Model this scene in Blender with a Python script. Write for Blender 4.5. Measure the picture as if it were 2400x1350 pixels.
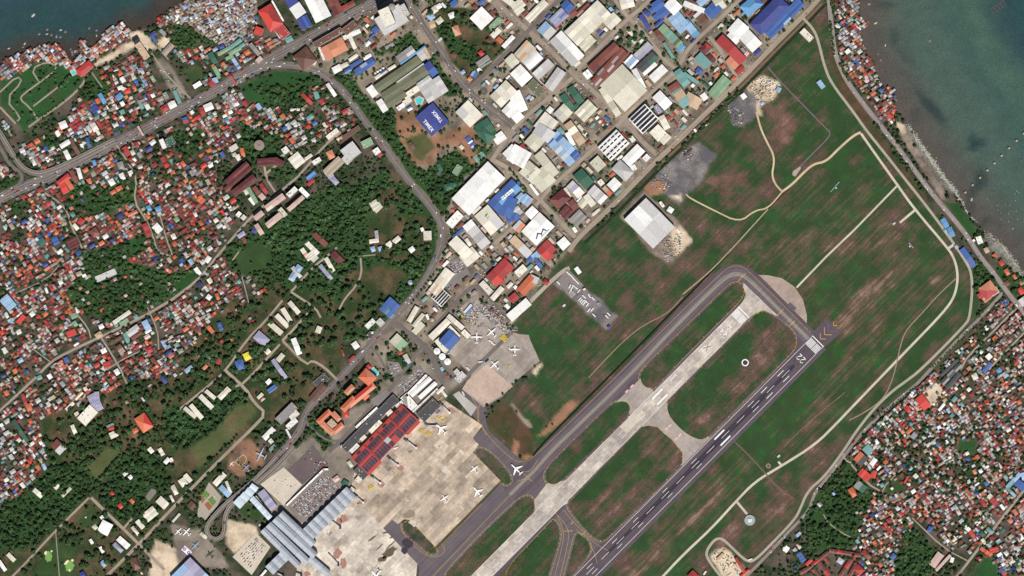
import bpy, bmesh, math, random
import numpy as np
from mathutils import Vector, Matrix
from mathutils.geometry import tessellate_polygon
R = math.radians
sc = bpy.context.scene
for o in list(bpy.data.objects): bpy.data.objects.remove(o)
C = sc.collection
S = 1.15                                     # metres per map unit
def W(px, py, z=0.0): return ((px-1200.0)*S, (675.0-py)*S, z)

# ---------------------------------------------------------------- camera, sky, sun
CAM_H = 9000.0
cd = bpy.data.cameras.new('camera'); cam = bpy.data.objects.new('camera', cd); C.objects.link(cam)
cam.location = (0, 0, CAM_H); cam.rotation_euler = (0, 0, 0)
cd.sensor_width = 36.0; cd.lens = 36.0*CAM_H/(2400*S); cd.clip_start = 100.0; cd.clip_end = 60000.0
sc.camera = cam
SUN_EL, SUN_AZ = 50.0, 164.0                 # azimuth clockwise from north (+Y)
wd = bpy.data.worlds.new('World'); sc.world = wd; wd.use_nodes = True
nt = wd.node_tree; nt.nodes.clear()
sky = nt.nodes.new('ShaderNodeTexSky'); sky.sky_type = 'NISHITA'; sky.sun_disc = False
sky.sun_elevation = R(SUN_EL); sky.sun_rotation = R(SUN_AZ); sky.air_density = 1.0; sky.dust_density = 0.6
bg = nt.nodes.new('ShaderNodeBackground'); bg.inputs[1].default_value = 0.05
wo = nt.nodes.new('ShaderNodeOutputWorld')
nt.links.new(sky.outputs[0], bg.inputs[0]); nt.links.new(bg.outputs[0], wo.inputs[0])
sl = bpy.data.lights.new('sun', 'SUN'); sl.energy = 5.0; sl.angle = R(0.53); sl.color = (1.0, 0.965, 0.91)
so = bpy.data.objects.new('sun', sl); C.objects.link(so); so.location = (0, 0, 800)
az = R(SUN_AZ); el = R(SUN_EL)
sd = Vector((math.sin(az)*math.cos(el), math.cos(az)*math.cos(el), math.sin(el)))
so.rotation_euler = sd.to_track_quat('Z', 'Y').to_euler()
sc.view_settings.view_transform = 'Standard'; sc.view_settings.look = 'None'
sc.view_settings.exposure = 0.08; sc.view_settings.gamma = 1.0
sc.render.engine = 'CYCLES'
sc.cycles.max_bounces = 4

# ---------------------------------------------------------------- colour and materials
def lin(h):
    if isinstance(h, str): c = [int(h[i:i+2], 16)/255.0 for i in (0, 2, 4)]
    else: c = [v/255.0 for v in h]
    return [((v+0.055)/1.055)**2.4 if v > 0.04045 else v/12.92 for v in c]
COL = dict(W='E4E2DE', C='D6CFC0', I='C6C2AE', L='B9B7B5', G='8E8B8A', D='4B4B4E', K='2E2F33',
  B='41609C', V='3D4786', P='92AECB', Y='5F94BE', T='6C9792', N='35614F', E='7E9C7C', O='696C56',
  R='A03C3C', Q='BE403A', A='C4684A', S='C48266', U='7A463E', M='603033', X='66493F', Z='BFA58A',
  F='D9CB48', J='C6A99F', H='9A97AE', t='A89884')
NAME = dict(W='white', C='cream', I='ivory', L='light grey', G='grey', D='dark grey', K='black', B='blue', V='navy blue',
  P='pale blue', Y='sky blue', T='teal', N='dark green', E='light green', O='olive', R='red', Q='bright red', A='orange',
  S='salmon', U='rust red', M='maroon', X='brown', Z='tan', F='yellow', J='pink', H='lavender', t='taupe')
_M = {}
def nodes_of(name):
    m = bpy.data.materials.new(name); m.use_nodes = True
    n = m.node_tree.nodes; b = n['Principled BSDF']; return m, n, m.node_tree.links, b
def mix(n, l, a, b, f, mode='MIX'):
    x = n.new('ShaderNodeMix'); x.data_type = 'RGBA'; x.blend_type = mode
    for s, v in ((x.inputs[6], a), (x.inputs[7], b), (x.inputs[0], f)):
        if isinstance(v, bpy.types.NodeSocket): l.new(v, s)
        elif isinstance(v, (int, float)): s.default_value = v
        else: s.default_value = (*v[:3], 1)
    return x.outputs[2]
def mth(n, l, op, a, b=None, clamp=False):
    x = n.new('ShaderNodeMath'); x.operation = op; x.use_clamp = clamp
    for i, v in enumerate((a, b)):
        if v is None: continue
        if isinstance(v, bpy.types.NodeSocket): l.new(v, x.inputs[i])
        else: x.inputs[i].default_value = v
    return x.outputs[0]
def noise(n, l, vec, scale, detail=3.0, rough=0.55):
    x = n.new('ShaderNodeTexNoise'); x.inputs['Scale'].default_value = scale
    x.inputs['Detail'].default_value = detail; x.inputs['Roughness'].default_value = rough
    if vec: l.new(vec, x.inputs['Vector'])
    return x.outputs['Fac']
def mapping(n, l, vec, rot=0.0, scale=(1, 1, 1)):
    for r_, s_ in (((0, 0, rot), (1, 1, 1)), ((0, 0, 0), scale)):       # rotate first, then stretch
        x = n.new('ShaderNodeMapping'); x.inputs['Rotation'].default_value = r_; x.inputs['Scale'].default_value = s_
        l.new(vec, x.inputs['Vector']); vec = x.outputs[0]
    return vec
def ramp(n, l, fac, lo, hi, a=0.0, b=1.0):
    x = n.new('ShaderNodeMapRange'); x.inputs[1].default_value = lo; x.inputs[2].default_value = hi
    x.inputs[3].default_value = a; x.inputs[4].default_value = b; l.new(fac, x.inputs[0]); return x.outputs[0]
def wpos(n): return n.new('ShaderNodeNewGeometry').outputs['Position']

def roofmat(c, rough=0.55):
    """painted or bare sheet metal: every panel its own tint, streaks running down the slope, rust blotches"""
    k = ('roof', c, rough)
    if k in _M: return _M[k]
    base = lin(COL.get(c, c)); m, n, l, b = nodes_of('roof_'+NAME.get(c, c).replace(' ', '_'))
    oc = n.new('ShaderNodeTexCoord').outputs['Object']; oi = n.new('ShaderNodeObjectInfo')
    st = noise(n, l, mapping(n, l, oc, 0, (0.55, 0.05, 1)), 1.0, 3)
    bl = noise(n, l, wpos(n), 0.06, 4, 0.65)
    v = mth(n, l, 'ADD', ramp(n, l, oi.outputs['Random'], 0, 1, 0.80, 1.07), ramp(n, l, st, 0.25, 0.75, -0.15, 0.10))
    col = mix(n, l, base, (0.5, 0.5, 0.5), 0.0)
    vm = n.new('ShaderNodeVectorMath'); vm.operation = 'SCALE'; l.new(col, vm.inputs[0]); l.new(v, vm.inputs['Scale'])
    dirt = [0.6*x+0.4*y for x, y in zip(base, (0.17, 0.11, 0.08))]
    col = mix(n, l, vm.outputs[0], dirt, ramp(n, l, bl, 0.50, 0.74, 0.0, 0.6 if c in 'WCIL' else 0.75))
    l.new(col, b.inputs['Base Color']); b.inputs['Roughness'].default_value = rough; b.inputs['Metallic'].default_value = 0.0
    b.inputs['Specular IOR Level'].default_value = 0.25
    _M[k] = m; return m
def flatmat(c, rough=0.85, amp=0.25, sc_=0.12):
    k = ('flat', c, rough, amp, sc_)
    if k in _M: return _M[k]
    base = lin(COL.get(c, c)); m, n, l, b = nodes_of('surface_'+NAME.get(c, c).replace(' ', '_'))
    p = wpos(n); f = mth(n, l, 'ADD', mth(n, l, 'MULTIPLY', noise(n, l, p, sc_, 4, 0.65), 0.6), mth(n, l, 'MULTIPLY', noise(n, l, p, sc_*7, 2), 0.4))
    v = ramp(n, l, f, 0.3, 0.7, 1-amp, 1+amp)
    vm = n.new('ShaderNodeVectorMath'); vm.operation = 'SCALE'; vm.inputs[0].default_value = base; l.new(v, vm.inputs['Scale'])
    l.new(vm.outputs[0], b.inputs['Base Color']); b.inputs['Roughness'].default_value = rough
    b.inputs['Specular IOR Level'].default_value = 0.2
    _M[k] = m; return m
def attrmat(name, attr='tint', rough=0.7, amp=0.2):
    k = ('attr', name)
    if k in _M: return _M[k]
    m, n, l, b = nodes_of(name); a = n.new('ShaderNodeAttribute'); a.attribute_name = attr
    v = ramp(n, l, noise(n, l, wpos(n), 0.35, 3), 0.3, 0.7, 1-amp, 1+amp)
    vm = n.new('ShaderNodeVectorMath'); vm.operation = 'SCALE'; l.new(a.outputs['Color'], vm.inputs[0]); l.new(v, vm.inputs['Scale'])
    l.new(vm.outputs[0], b.inputs['Base Color']); b.inputs['Roughness'].default_value = rough; b.inputs['Specular IOR Level'].default_value = 0.2
    _M[k] = m; return m

# ---------------------------------------------------------------- object helpers
def mesh(name, vs, fs, mat=None, smooth=False):
    me = bpy.data.meshes.new(name); me.from_pydata(vs, [], fs); me.update()
    if mat: me.materials.append(mat)
    if smooth: me.polygons.foreach_set('use_smooth', [True]*len(me.polygons))
    return me
def link(name, data=None, parent=None, loc=None, rz=0.0):
    o = bpy.data.objects.new(name, data); C.objects.link(o)
    if loc is not None: o.location = loc
    if rz: o.rotation_euler = (0, 0, rz)
    if parent is not None: o.parent = parent
    return o
def tag(o, label=None, cat=None, group=None, kind=None):
    if label: o['label'] = label
    if cat: o['category'] = cat
    if group: o['group'] = group
    if kind: o['kind'] = kind
    return o
class MB:
    def __init__(s): s.v = []; s.f = []
    def poly(s, pts): i = len(s.v); s.v += [tuple(p) for p in pts]; s.f.append(tuple(range(i, i+len(pts))))
    def box(s, x0, y0, z0, x1, y1, z1):
        i = len(s.v); s.v += [(x0,y0,z0),(x1,y0,z0),(x1,y1,z0),(x0,y1,z0),(x0,y0,z1),(x1,y0,z1),(x1,y1,z1),(x0,y1,z1)]
        for q in ((0,3,2,1),(4,5,6,7),(0,1,5,4),(1,2,6,5),(2,3,7,6),(3,0,4,7)): s.f.append(tuple(i+k for k in q))
    def slab(s, pts, t):
        """closed slab below a top polygon (counter-clockwise from above)"""
        n = len(pts); i = len(s.v); s.v += [tuple(p) for p in pts]+[(p[0], p[1], p[2]-t) for p in pts]
        s.f.append(tuple(range(i, i+n))); s.f.append(tuple(range(i+2*n-1, i+n-1, -1)))
        for k in range(n): s.f.append((i+k, i+n+k, i+n+(k+1) % n, i+(k+1) % n))
    def cyl(s, x, y, z0, z1, r0, r1=None, n=12, cap=True):
        r1 = r0 if r1 is None else r1; i = len(s.v)
        for z, r in ((z0, r0), (z1, r1)): s.v += [(x+r*math.cos(2*math.pi*k/n), y+r*math.sin(2*math.pi*k/n), z) for k in range(n)]
        for k in range(n): s.f.append((i+k, i+(k+1) % n, i+n+(k+1) % n, i+n+k))
        if cap: s.f.append(tuple(range(i+n, i+2*n))); s.f.append(tuple(range(i+n-1, i-1, -1)))
    def bar(s, a, b, w, h):
        a = Vector(a); b = Vector(b); d = (b-a); d.z = 0; d.normalize(); q = Vector((-d.y, d.x, 0))*w/2; u = Vector((0, 0, h))
        i = len(s.v); s.v += [tuple(p) for p in (a-q, b-q, b+q, a+q, a-q+u, b-q+u, b+q+u, a+q+u)]
        for q_ in ((0,3,2,1),(4,5,6,7),(0,1,5,4),(1,2,6,5),(2,3,7,6),(3,0,4,7)): s.f.append(tuple(i+k for k in q_))
    def build(s, name, mat, parent=None, loc=None, rz=0.0, smooth=False):
        return link(name, mesh(name, s.v, s.f, mat, smooth), parent, loc, rz)
def thing(name, label, cat, loc, rz=0.0, group=None):
    return tag(link(name, None, None, loc, rz), label, cat, group)
def sheet(name, poly, z, mat, kind='structure', parent=None, holes=()):
    loops = [[Vector((*W(*p)[:2], z)) for p in lp] for lp in (poly, *holes)]
    vs = [v for lp in loops for v in lp]; tr = tessellate_polygon(loops); fs = []
    for t in tr:
        a, b, c = (vs[i] for i in t)
        fs.append(t if (b-a).cross(c-a).z > 0 else (t[0], t[2], t[1]))
    o = link(name, mesh(name, [tuple(v) for v in vs], fs, mat), parent)
    if kind: o['kind'] = kind
    return o
def smooth_line(pts, closed=False, it=2):
    pts = [tuple(map(float, p)) for p in pts]
    for _ in range(it):
        q = []; n = len(pts)
        rng_ = range(n) if closed else range(n-1)
        if not closed: q.append(pts[0])
        for i in rng_:
            a, b = pts[i], pts[(i+1) % n]
            q += [(a[0]*.75+b[0]*.25, a[1]*.75+b[1]*.25), (a[0]*.25+b[0]*.75, a[1]*.25+b[1]*.75)]
        if not closed: q.append(pts[-1])
        pts = q
    return pts
def offset_line(pts, d, closed=False):
    out = []; n = len(pts)
    for i, p in enumerate(pts):
        a = pts[i-1] if (i or closed) else p; b = pts[(i+1) % n] if (i < n-1 or closed) else p
        t = np.array(b)-np.array(a); L = math.hypot(*t) or 1; t = t/L
        out.append((p[0]-t[1]*d, p[1]+t[0]*d))
    return out
def ribbon(name, pts, w, z, mat, it=2, parent=None, kind='structure', closed=False):
    """strip of width w (map units) along a polyline"""
    pts = smooth_line(pts, closed, it); a = offset_line(pts, w/2, closed); b = offset_line(pts, -w/2, closed); n = len(pts)
    zz = z if callable(z) else (lambda i, t: z)
    vs = [W(*p, zz(i, i/(n-1))) for i, p in enumerate(a)]+[W(*p, zz(i, i/(n-1))) for i, p in enumerate(b)]
    fs = [(i, i+1, n+i+1, n+i) for i in range(n-1)]
    if closed: fs.append((n-1, 0, n, 2*n-1))
    o = link(name, mesh(name, vs, fs, mat), parent)
    if kind: o['kind'] = kind
    return o
# occupancy raster, 2 units per cell
OX, OY, NX, NY = -60, -60, 1262, 736
OCC = np.zeros((NY, NX), bool)
def inpoly(X, Y, poly):
    r = np.zeros(X.shape, bool); n = len(poly)
    for i in range(n):
        x1, y1 = poly[i]; x2, y2 = poly[i-1]
        if y1 == y2: continue
        c = ((y1 > Y) != (y2 > Y)) & (X < (x2-x1)*(Y-y1)/(y2-y1)+x1); r ^= c
    return r
def burn(poly, val=True, ras=None):
    ras = OCC if ras is None else ras
    xs = [p[0] for p in poly]; ys = [p[1] for p in poly]
    i0 = max(0, int((min(xs)-OX)//2)); i1 = min(NX, int((max(xs)-OX)//2)+2)
    j0 = max(0, int((min(ys)-OY)//2)); j1 = min(NY, int((max(ys)-OY)//2)+2)
    if i1 <= i0 or j1 <= j0: return
    X, Y = np.meshgrid(OX+2*np.arange(i0, i1)+1, OY+2*np.arange(j0, j1)+1)
    ras[j0:j1, i0:i1][inpoly(X, Y, poly)] = val
def burn_line(pts, w, it=2):
    pts = smooth_line(pts, False, it)
    for a, b in zip(pts[:-1], pts[1:]):
        q = offset_line([a, b], w/2); p = offset_line([a, b], -w/2); burn([q[0], q[1], p[1], p[0]])
def occ(px, py):
    i = int((px-OX)//2); j = int((py-OY)//2)
    return not (0 <= i < NX and 0 <= j < NY) or OCC[j, i]
LAND = []        # landmarks used to describe where a thing stands: (px, py, phrase)
rnd = random.Random(7)
# ================================================================ LAND AND SEA
COAST_L = [(-80,178),(0,160),(22,144),(55,134),(89,124),(124,124),(164,136),(187,133),(222,120),(244,109),(272,101),(300,93),(300,72),(333,66),(373,56),(389,30),(400,18),(422,9),(440,-6),(470,-80)]
COAST_R = [(2022,-80),(2020,0),(2016,29),(2022,56),(2020,89),(2033,122),(2056,156),(2062,189),(2078,211),(2096,236),(2104,267),(2126,293),(2140,312),(2160,345),(2184,378),(2211,418),(2240,451),(2262,491),(2287,522),(2318,549),(2350,576),(2362,600),(2380,622),(2400,640),(2500,730)]
SEA_L = COAST_L+[(470,-900),(-1200,-900),(-1200,178)]
SEA_R = COAST_R+[(3400,1300),(3400,-900),(2022,-900)]
def vnoise(X, Y, s, seed=0):
    """smooth value noise"""
    x = X/s; y = Y/s; xi = np.floor(x).astype(int); yi = np.floor(y).astype(int); fx = x-xi; fy = y-yi
    fx = fx*fx*(3-2*fx); fy = fy*fy*(3-2*fy)
    def h(a, b):
        v = (a*374761393+b*668265263+seed*974634) & 0x7fffffff; v = ((v ^ (v >> 13))*1274126177) & 0x7fffffff
        return (v & 0xffff)/65535.0
    return (h(xi, yi)*(1-fx)+h(xi+1, yi)*fx)*(1-fy)+(h(xi, yi+1)*(1-fx)+h(xi+1, yi+1)*fx)*fy
def fbm(X, Y, s, seed=0): return .55*vnoise(X, Y, s, seed)+.3*vnoise(X, Y, s/2.1, seed+1)+.15*vnoise(X, Y, s/4.3, seed+2)
def pdist(X, Y, line):
    d = np.full(X.shape, 1e9)
    for (x1, y1), (x2, y2) in zip(line[:-1], line[1:]):
        vx, vy = x2-x1, y2-y1; t = np.clip(((X-x1)*vx+(Y-y1)*vy)/(vx*vx+vy*vy+1e-9), 0, 1)
        d = np.minimum(d, np.hypot(X-x1-t*vx, Y-y1-t*vy))
    return d
# class: colour A, colour B, bias (share of B), stripes
CLS = dict(
 urb=((92,80,72),(40,54,34),.43,0), ind=((140,127,112),(92,84,74),.42,0), veg=((46,69,38),(66,68,46),.28,0), lawn=((50,70,40),(84,78,54),.33,.3),
 grass=((46,69,40),(92,72,64),.395,.7), mown=((50,70,42),(88,74,60),.385,1.25), lush=((42,74,40),(66,74,48),.30,.4), soil=((146,108,86),(98,78,60),.4,0), red=((46,69,40),(104,78,70),.455,.4),
 sand=((200,182,158),(156,138,116),.38,0), grey=((92,88,91),(132,125,119),.40,0), brown=((88,66,52),(52,62,36),.42,.3), rock=((140,138,128),(92,90,82),.5,0),
 park=((46,60,35),(96,78,60),.40,0), pave=((134,123,112),(100,93,86),.4,0), fieldb=((76,84,52),(104,88,66),.36,.2), slum=((142,128,116),(92,81,72),.4,0), darkveg=((26,42,24),(44,56,32),.3,0))
ZONES = [
 ('ind',[(700,130),(960,-60),(1930,-60),(1930,0),(1340,570),(1200,760),(1030,900),(900,960),(840,800),(1020,640),(1030,520),(930,400),(800,215)]),
 ('veg',[(880,130),(960,70),(1010,130),(1080,215),(1050,230),(960,120)]), ('park',[(1000,10),(1110,20),(1190,110),(1110,200),(1060,150)]), ('veg',[(1010,60),(1050,50),(1070,90),(1120,110),(1110,150),(1060,130)]), ('veg',[(770,172),(805,205),(842,252),(875,300),(908,338),(942,388),(975,432),(1010,472),(1034,505),(1052,500),(1024,455),(990,405),(945,345),(908,295),(865,235),(820,178)]),
 ('veg',[(780,180),(810,170),(880,260),(960,380),(1040,500),(1090,420),(1160,350),(1090,330),(1000,400),(950,380),(930,260),(870,240)]),
 ('soil',[(925,262),(965,258),(1005,320),(1110,290),(1130,320),(1040,345),(1010,390),(975,385),(935,330)]), ('fieldb',[(945,325),(995,310),(1020,345),(985,378),(960,350)]),
 ('soil',[(1066,345),(1100,312),(1125,340),(1110,355),(1135,365),(1110,385)]), ('park',[(995,430),(1010,440),(1050,455),(1020,450)]),
 ('lush',[(560,200),(640,165),(740,170),(760,195),(720,210),(715,250),(650,250),(575,240)]), ('veg',[(600,205),(660,200),(750,185),(715,215),(712,248),(650,246),(610,225)]), ('pave',[(362,140),(385,135),(440,222),(418,236),(388,195)]), ('lawn',[(388,170),(400,172),(412,196),(400,200)]),
 ('lawn',[(430,168),(450,150),(478,170),(475,190),(450,195)]), ('veg',[(405,60),(470,60),(470,90),(450,115),(405,110)]),
 ('lush',[(0,175),(60,150),(100,138),(140,145),(165,165),(195,180),(200,190),(175,215),(110,280),(60,310),(0,240)]), ('veg',[(200,180),(245,170),(265,210),(250,230),(190,240)]),
 ('sand',[(215,152),(300,100),(320,95),(320,108),(222,160)]), ('sand',[(300,75),(330,70),(345,82),(372,112),(350,118),(310,100)]), ('sand',[(370,95),(395,85),(400,110),(378,115)]),
 ('slum',[(400,20),(440,0),(600,-20),(605,80),(560,110),(480,90),(440,55),(400,50)]),
 ('veg',[(0,420),(45,412),(50,430),(0,450)]), ('veg',[(110,305),(140,320),(135,350),(90,330)]), ('veg',[(20,470),(70,470),(70,505),(20,510)]),
 ('veg',[(140,430),(260,430),(320,420),(320,470),(250,500),(200,510),(160,480)]), ('veg',[(405,310),(470,300),(490,345),(450,372),(420,360)]), ('veg',[(560,290),(660,320),(660,370),(700,400),(680,440),(620,400),(560,380)]),
 ('veg',[(195,590),(250,580),(300,560),(345,545),(350,580),(300,610),(400,640),(470,625),(420,690),(330,730),(250,760),(200,735),(150,690),(190,640)]), ('lush',[(305,560),(335,545),(347,575),(330,595),(300,590)]), ('lush',[(400,680),(460,625),(470,640),(420,690)]),
 ('veg',[(520,590),(620,510),(720,460),(830,430),(900,400),(960,440),(1030,520),(1025,600),(960,700),(870,790),(810,800),(750,700),(690,680),(600,650),(545,640)]),
 ('lawn',[(555,600),(600,570),(640,580),(640,620),(590,640),(555,635)]), ('park',[(870,440),(930,440),(935,500),(890,530),(870,500)]), ('red',[(915,400),(945,410),(940,430),(910,430)]), ('park',[(860,520),(1000,500),(1015,560),(960,620),(870,600)]),
 ('soil',[(840,650),(880,640),(890,700),(860,720),(840,700)]), ('park',[(800,640),(900,620),(960,640),(880,760),(800,790)]),
 ('park',[(530,700),(680,680),(770,690),(800,720),(800,880),(640,1000),(540,1100),(400,1200),(300,1300),(330,1360),(-80,1360),(-80,1270),(60,1150),(110,1090),(90,980),(60,960),(100,980),(210,940),(300,890),(400,880)]),
 ('veg',[(380,960),(560,915),(580,950),(450,1040),(400,1060)]), ('fieldb',[(440,1060),(500,1010),(560,950),(590,945),(600,965),(560,1010),(500,1070),(470,1100)]), ('fieldb',[(205,1100),(250,1050),(280,1055),(275,1075),(240,1120),(215,1130)]),
 ('veg',[(0,1180),(60,1150),(120,1090),(200,1090),(230,1140),(140,1230),(60,1290),(0,1290)]), ('veg',[(270,1070),(380,1060),(400,1130),(330,1200),(280,1230),(240,1160)]), ('lawn',[(180,1210),(215,1180),(235,1205),(205,1237),(170,1230)]),
 ('lawn',[(70,1350),(130,1270),(180,1280),(180,1360)]), ('soil',[(545,1035),(590,1030),(620,1080),(570,1120),(535,1100)]), ('sand',[(530,1220),(600,1230),(608,1250),(550,1300),(530,1270)]), ('lawn',[(555,1190),(600,1178),(620,1210),(615,1225),(565,1210)]),
 ('pave',[(620,1100),(820,960),(900,930),(1000,860),(1050,830),(1080,890),(1000,990),(830,1170),(720,1250),(620,1200)]), ('sand',[(360,1260),(420,1290),(430,1360),(350,1360)]), ('pave',[(400,1230),(470,1240),(540,1330),(420,1330)]),
 ('veg',[(905,830),(950,820),(975,850),(960,880),(900,890)]), ('veg',[(720,1000),(735,980),(790,1040),(760,1060)]),
 # airfield
 ('grass',[(1930,-20),(1940,40),(1950,150),(2010,240),(2060,320),(2200,500),(2270,600),(2300,700),(2280,790),(2160,900),(2060,960),(1980,1070),(1900,1170),(1860,1250),(1760,1340),(1740,1420),(960,1420),(1000,1290),(1180,1130),(1110,1020),(1270,850),(1230,770),(1340,600),(1600,350)]),
 ('mown',[(2010,420),(2140,600),(2240,640),(2240,720),(2000,960),(1830,1090),(1720,1180),(1560,1350),(1440,1370),(1930,830),(1980,780),(1900,700),(1800,640)]), ('mown',[(1850,450),(2010,400),(2100,430),(1870,670),(1760,620)]),
 ('grass',[(1200,760),(1350,560),(1400,580),(1300,780),(1290,860),(1230,850)]),
 ('sand',[(1745,195),(1790,178),(1830,195),(1820,225),(1785,250),(1790,270),(1775,270),(1755,225)]), ('grey',[(1700,245),(1745,212),(1775,225),(1775,265),(1745,300),(1720,295)]),
 ('grey',[(1515,425),(1635,330),(1680,370),(1620,450),(1590,480)]), ('soil',[(1505,440),(1530,415),(1560,430),(1560,450),(1530,460)]), ('sand',[(1570,460),(1600,455),(1600,470)]),
 ('slum',[(1456,508),(1510,446),(1600,530),(1625,560),(1570,620),(1535,600),(1520,585)]), ('sand',[(1575,535),(1597,530),(1625,562),(1590,600),(1570,570)]),
 ('grey',[(1300,665),(1330,628),(1365,665),(1450,742),(1420,775),(1350,710)]),
 ('brown',[(1136,990),(1180,940),(1220,950),(1250,1040),(1250,1070),(1200,1050)]), ('soil',[(1255,1025),(1340,935),(1360,935),(1345,960),(1290,1010)]), ('slum',[(1197,945),(1204,945),(1243,1000),(1236,1004)]), ('soil',[(1200,1025),(1215,1040),(1215,1060),(1248,1070),(1230,1080),(1200,1065)]), ('sand',[(1248,870),(1272,848),(1276,855),(1253,877)]),
 
 ('red',[(1800,250),(1870,220),(1900,270),(1860,340),(1800,330)]), ('red',[(1650,420),(1760,400),(1700,470)]), 
 ('slum',[(2100,285),(2122,290),(2140,330),(2200,420),(2220,470),(2208,468),(2156,392),(2116,330)]), ('sand',[(2102,288),(2118,290),(2122,312),(2108,316)]), ('rock',[(2126,300),(2140,312),(2160,345),(2184,378),(2211,418),(2240,451),(2225,452),(2195,420),(2165,375),(2140,335)]), ('rock',[(2318,549),(2350,576),(2362,600),(2380,622),(2400,640),(2400,660),(2360,630),(2330,590),(2300,560)]),
 ('lush',[(2215,475),(2245,475),(2290,540),(2280,560)]), ('veg',[(2280,610),(2320,620),(2360,690),(2300,690),(2280,670)]), ('veg',[(2340,600),(2400,660),(2400,720),(2330,640)]),
 ('brown',[(1950,100),(1960,140),(2010,230),(2060,310),(2170,470),(2150,470),(2040,320),(1985,240),(1945,150)]),
 ('sand',[(1665,1305),(1690,1280),(1710,1290),(1755,1345),(1740,1370),(1700,1360)]), ('sand',[(2145,930),(2200,900),(2215,925),(2180,960)]), ('soil',[(2080,1165),(2110,1160),(2105,1178),(2080,1180)]),
 ('veg',[(1880,1200),(1990,1070),(2050,1150),(2000,1280),(1900,1300)]), ('veg',[(2120,1220),(2200,1290),(2180,1360),(2090,1360),(2110,1280)]), ('lush',[(2260,1360),(2310,1300),(2340,1330),(2340,1360)]), ('lush',[(2240,1030),(2290,1030),(2290,1065),(2240,1060)]), ('lawn',[(2070,1140),(2105,1125),(2125,1150),(2080,1165)]),
]
# dry or bare blotches in the airfield turf: x, y, half length, half width, angle, strength
BLOTS = [(1950,250,50,45,40,-.45),(1690,860,110,22,-45,-.45),(1420,1110,70,25,-45,-.5),(1310,830,70,50,-45,-.35),(1640,800,90,20,-45,-.3),(1380,1060,70,20,-45,-.35),(1700,350,30,40,0,-.3),(1880,300,40,60,20,-.3),(1950,410,60,40,-45,-.3),(1720,480,20,40,0,-.4),(1800,560,120,20,-45,-.3),(1830,960,120,40,-45,-.35),(1900,880,100,20,-45,-.4),(2180,760,60,30,-45,-.3),(1780,1060,40,30,0,-.5),(2060,380,30,60,-30,-.3),(1420,680,60,40,-40,-.25),(1240,830,40,40,0,-.3),(1270,1000,40,30,-40,-.4),(1250,1300,60,20,-60,-.4),(1300,1210,30,20,0,-.3),(2100,900,80,20,-45,-.25),(1850,120,50,30,-45,-.3),(1460,1110,70,9,-45,.5),(1400,1180,50,10,-45,.45),(1540,1060,30,30,0,.3),(1480,1170,70,30,-40,.2),(1760,850,70,14,-45,.45),(1800,800,30,40,30,.35),(1690,1000,50,18,-45,.4),(1640,985,18,12,0,.5),
 (1420,760,50,20,-40,.3),(1560,640,60,25,-45,.25),(1480,700,30,12,60,.3),(1380,860,40,8,-60,.25),(1660,330,50,10,40,.4),(1700,410,60,12,-20,.3),(1780,470,50,10,-30,.35),(1840,320,18,40,10,.35),(1690,540,25,40,20,.3),(1640,590,40,14,-45,.3),
 (1930,560,60,40,-40,.22),(2040,560,30,60,60,.25),(2100,650,60,25,-45,.2),(2200,660,25,14,0,.4),(2030,790,60,40,-40,.22),(1880,640,25,20,0,.25),(2050,680,110,16,-45,.45),(1960,760,80,14,-45,.35),(1940,670,50,12,-45,-.3),(1980,620,60,14,-45,-.3),
 (1720,1240,100,12,-45,.35),(1660,1180,120,8,-45,.35),(1900,1060,40,20,-40,.3),(1840,1160,40,10,35,.35),(1810,1200,30,40,0,.3),(1930,1080,30,30,0,.3),(1560,1280,120,10,-45,.35),(1500,1330,120,10,-45,.3),(1640,1340,40,10,-45,.25),
 (1350,700,14,40,30,.2),(1440,640,14,30,20,.3),(1310,880,30,12,0,.25),(1260,960,30,10,60,.3),(1470,780,8,20,20,.4),(1390,900,30,8,-50,.35),(1570,760,10,30,30,.3),(1620,820,40,10,-50,.25),(1560,930,10,10,0,.3),(1350,1040,14,10,0,.45),(1380,1010,10,6,0,.4),(1580,350,40,20,-30,.2),(1880,380,25,25,0,.25),(1830,520,40,20,-45,.25),(1760,620,30,12,-30,.4),(1650,660,40,14,-50,.4)]
def ground_cols1(X, Y):
    n = X.shape; A = np.zeros(n+(4,)); B = np.zeros(n+(4,))
    X2 = X+14*(fbm(X, Y, 26, 3)-.5); Y2 = Y+14*(fbm(X, Y, 26, 9)-.5)
    def put(mask, c):
        a, b, bias, st = CLS[c]; A[mask, :3] = lin(a); A[mask, 3] = bias; B[mask, :3] = lin(b); B[mask, 3] = st
    put(np.ones(n, bool), 'urb')
    for c, poly in ZONES:
        xs = [p[0] for p in poly]; ys = [p[1] for p in poly]
        bb = (X > min(xs)-12) & (X < max(xs)+12) & (Y > min(ys)-12) & (Y < max(ys)+12)
        if not bb.any(): continue
        m = np.zeros(n, bool); m[bb] = inpoly(X2[bb], Y2[bb], poly); put(m, c)
    for x, y, a, b, ang, s in BLOTS:
        c, q = math.cos(R(ang)), math.sin(R(ang)); dx, dy = X-x, Y-y
        e = ((dx*c+dy*q)/a)**2+((-dx*q+dy*c)/b)**2
        A[..., 3] += .27*s*np.exp(-e*.9)*(.55+.9*fbm(X, Y, 14, 61))
    return A, B
def ground_cols(X, Y):
    r = [ground_cols1(X+dx, Y+dy) for dx, dy in ((-2, -1.5), (2, -1), (-1, 2), (1.5, 1.5))]
    return sum(q[0] for q in r)/4, sum(q[1] for q in r)/4
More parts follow.
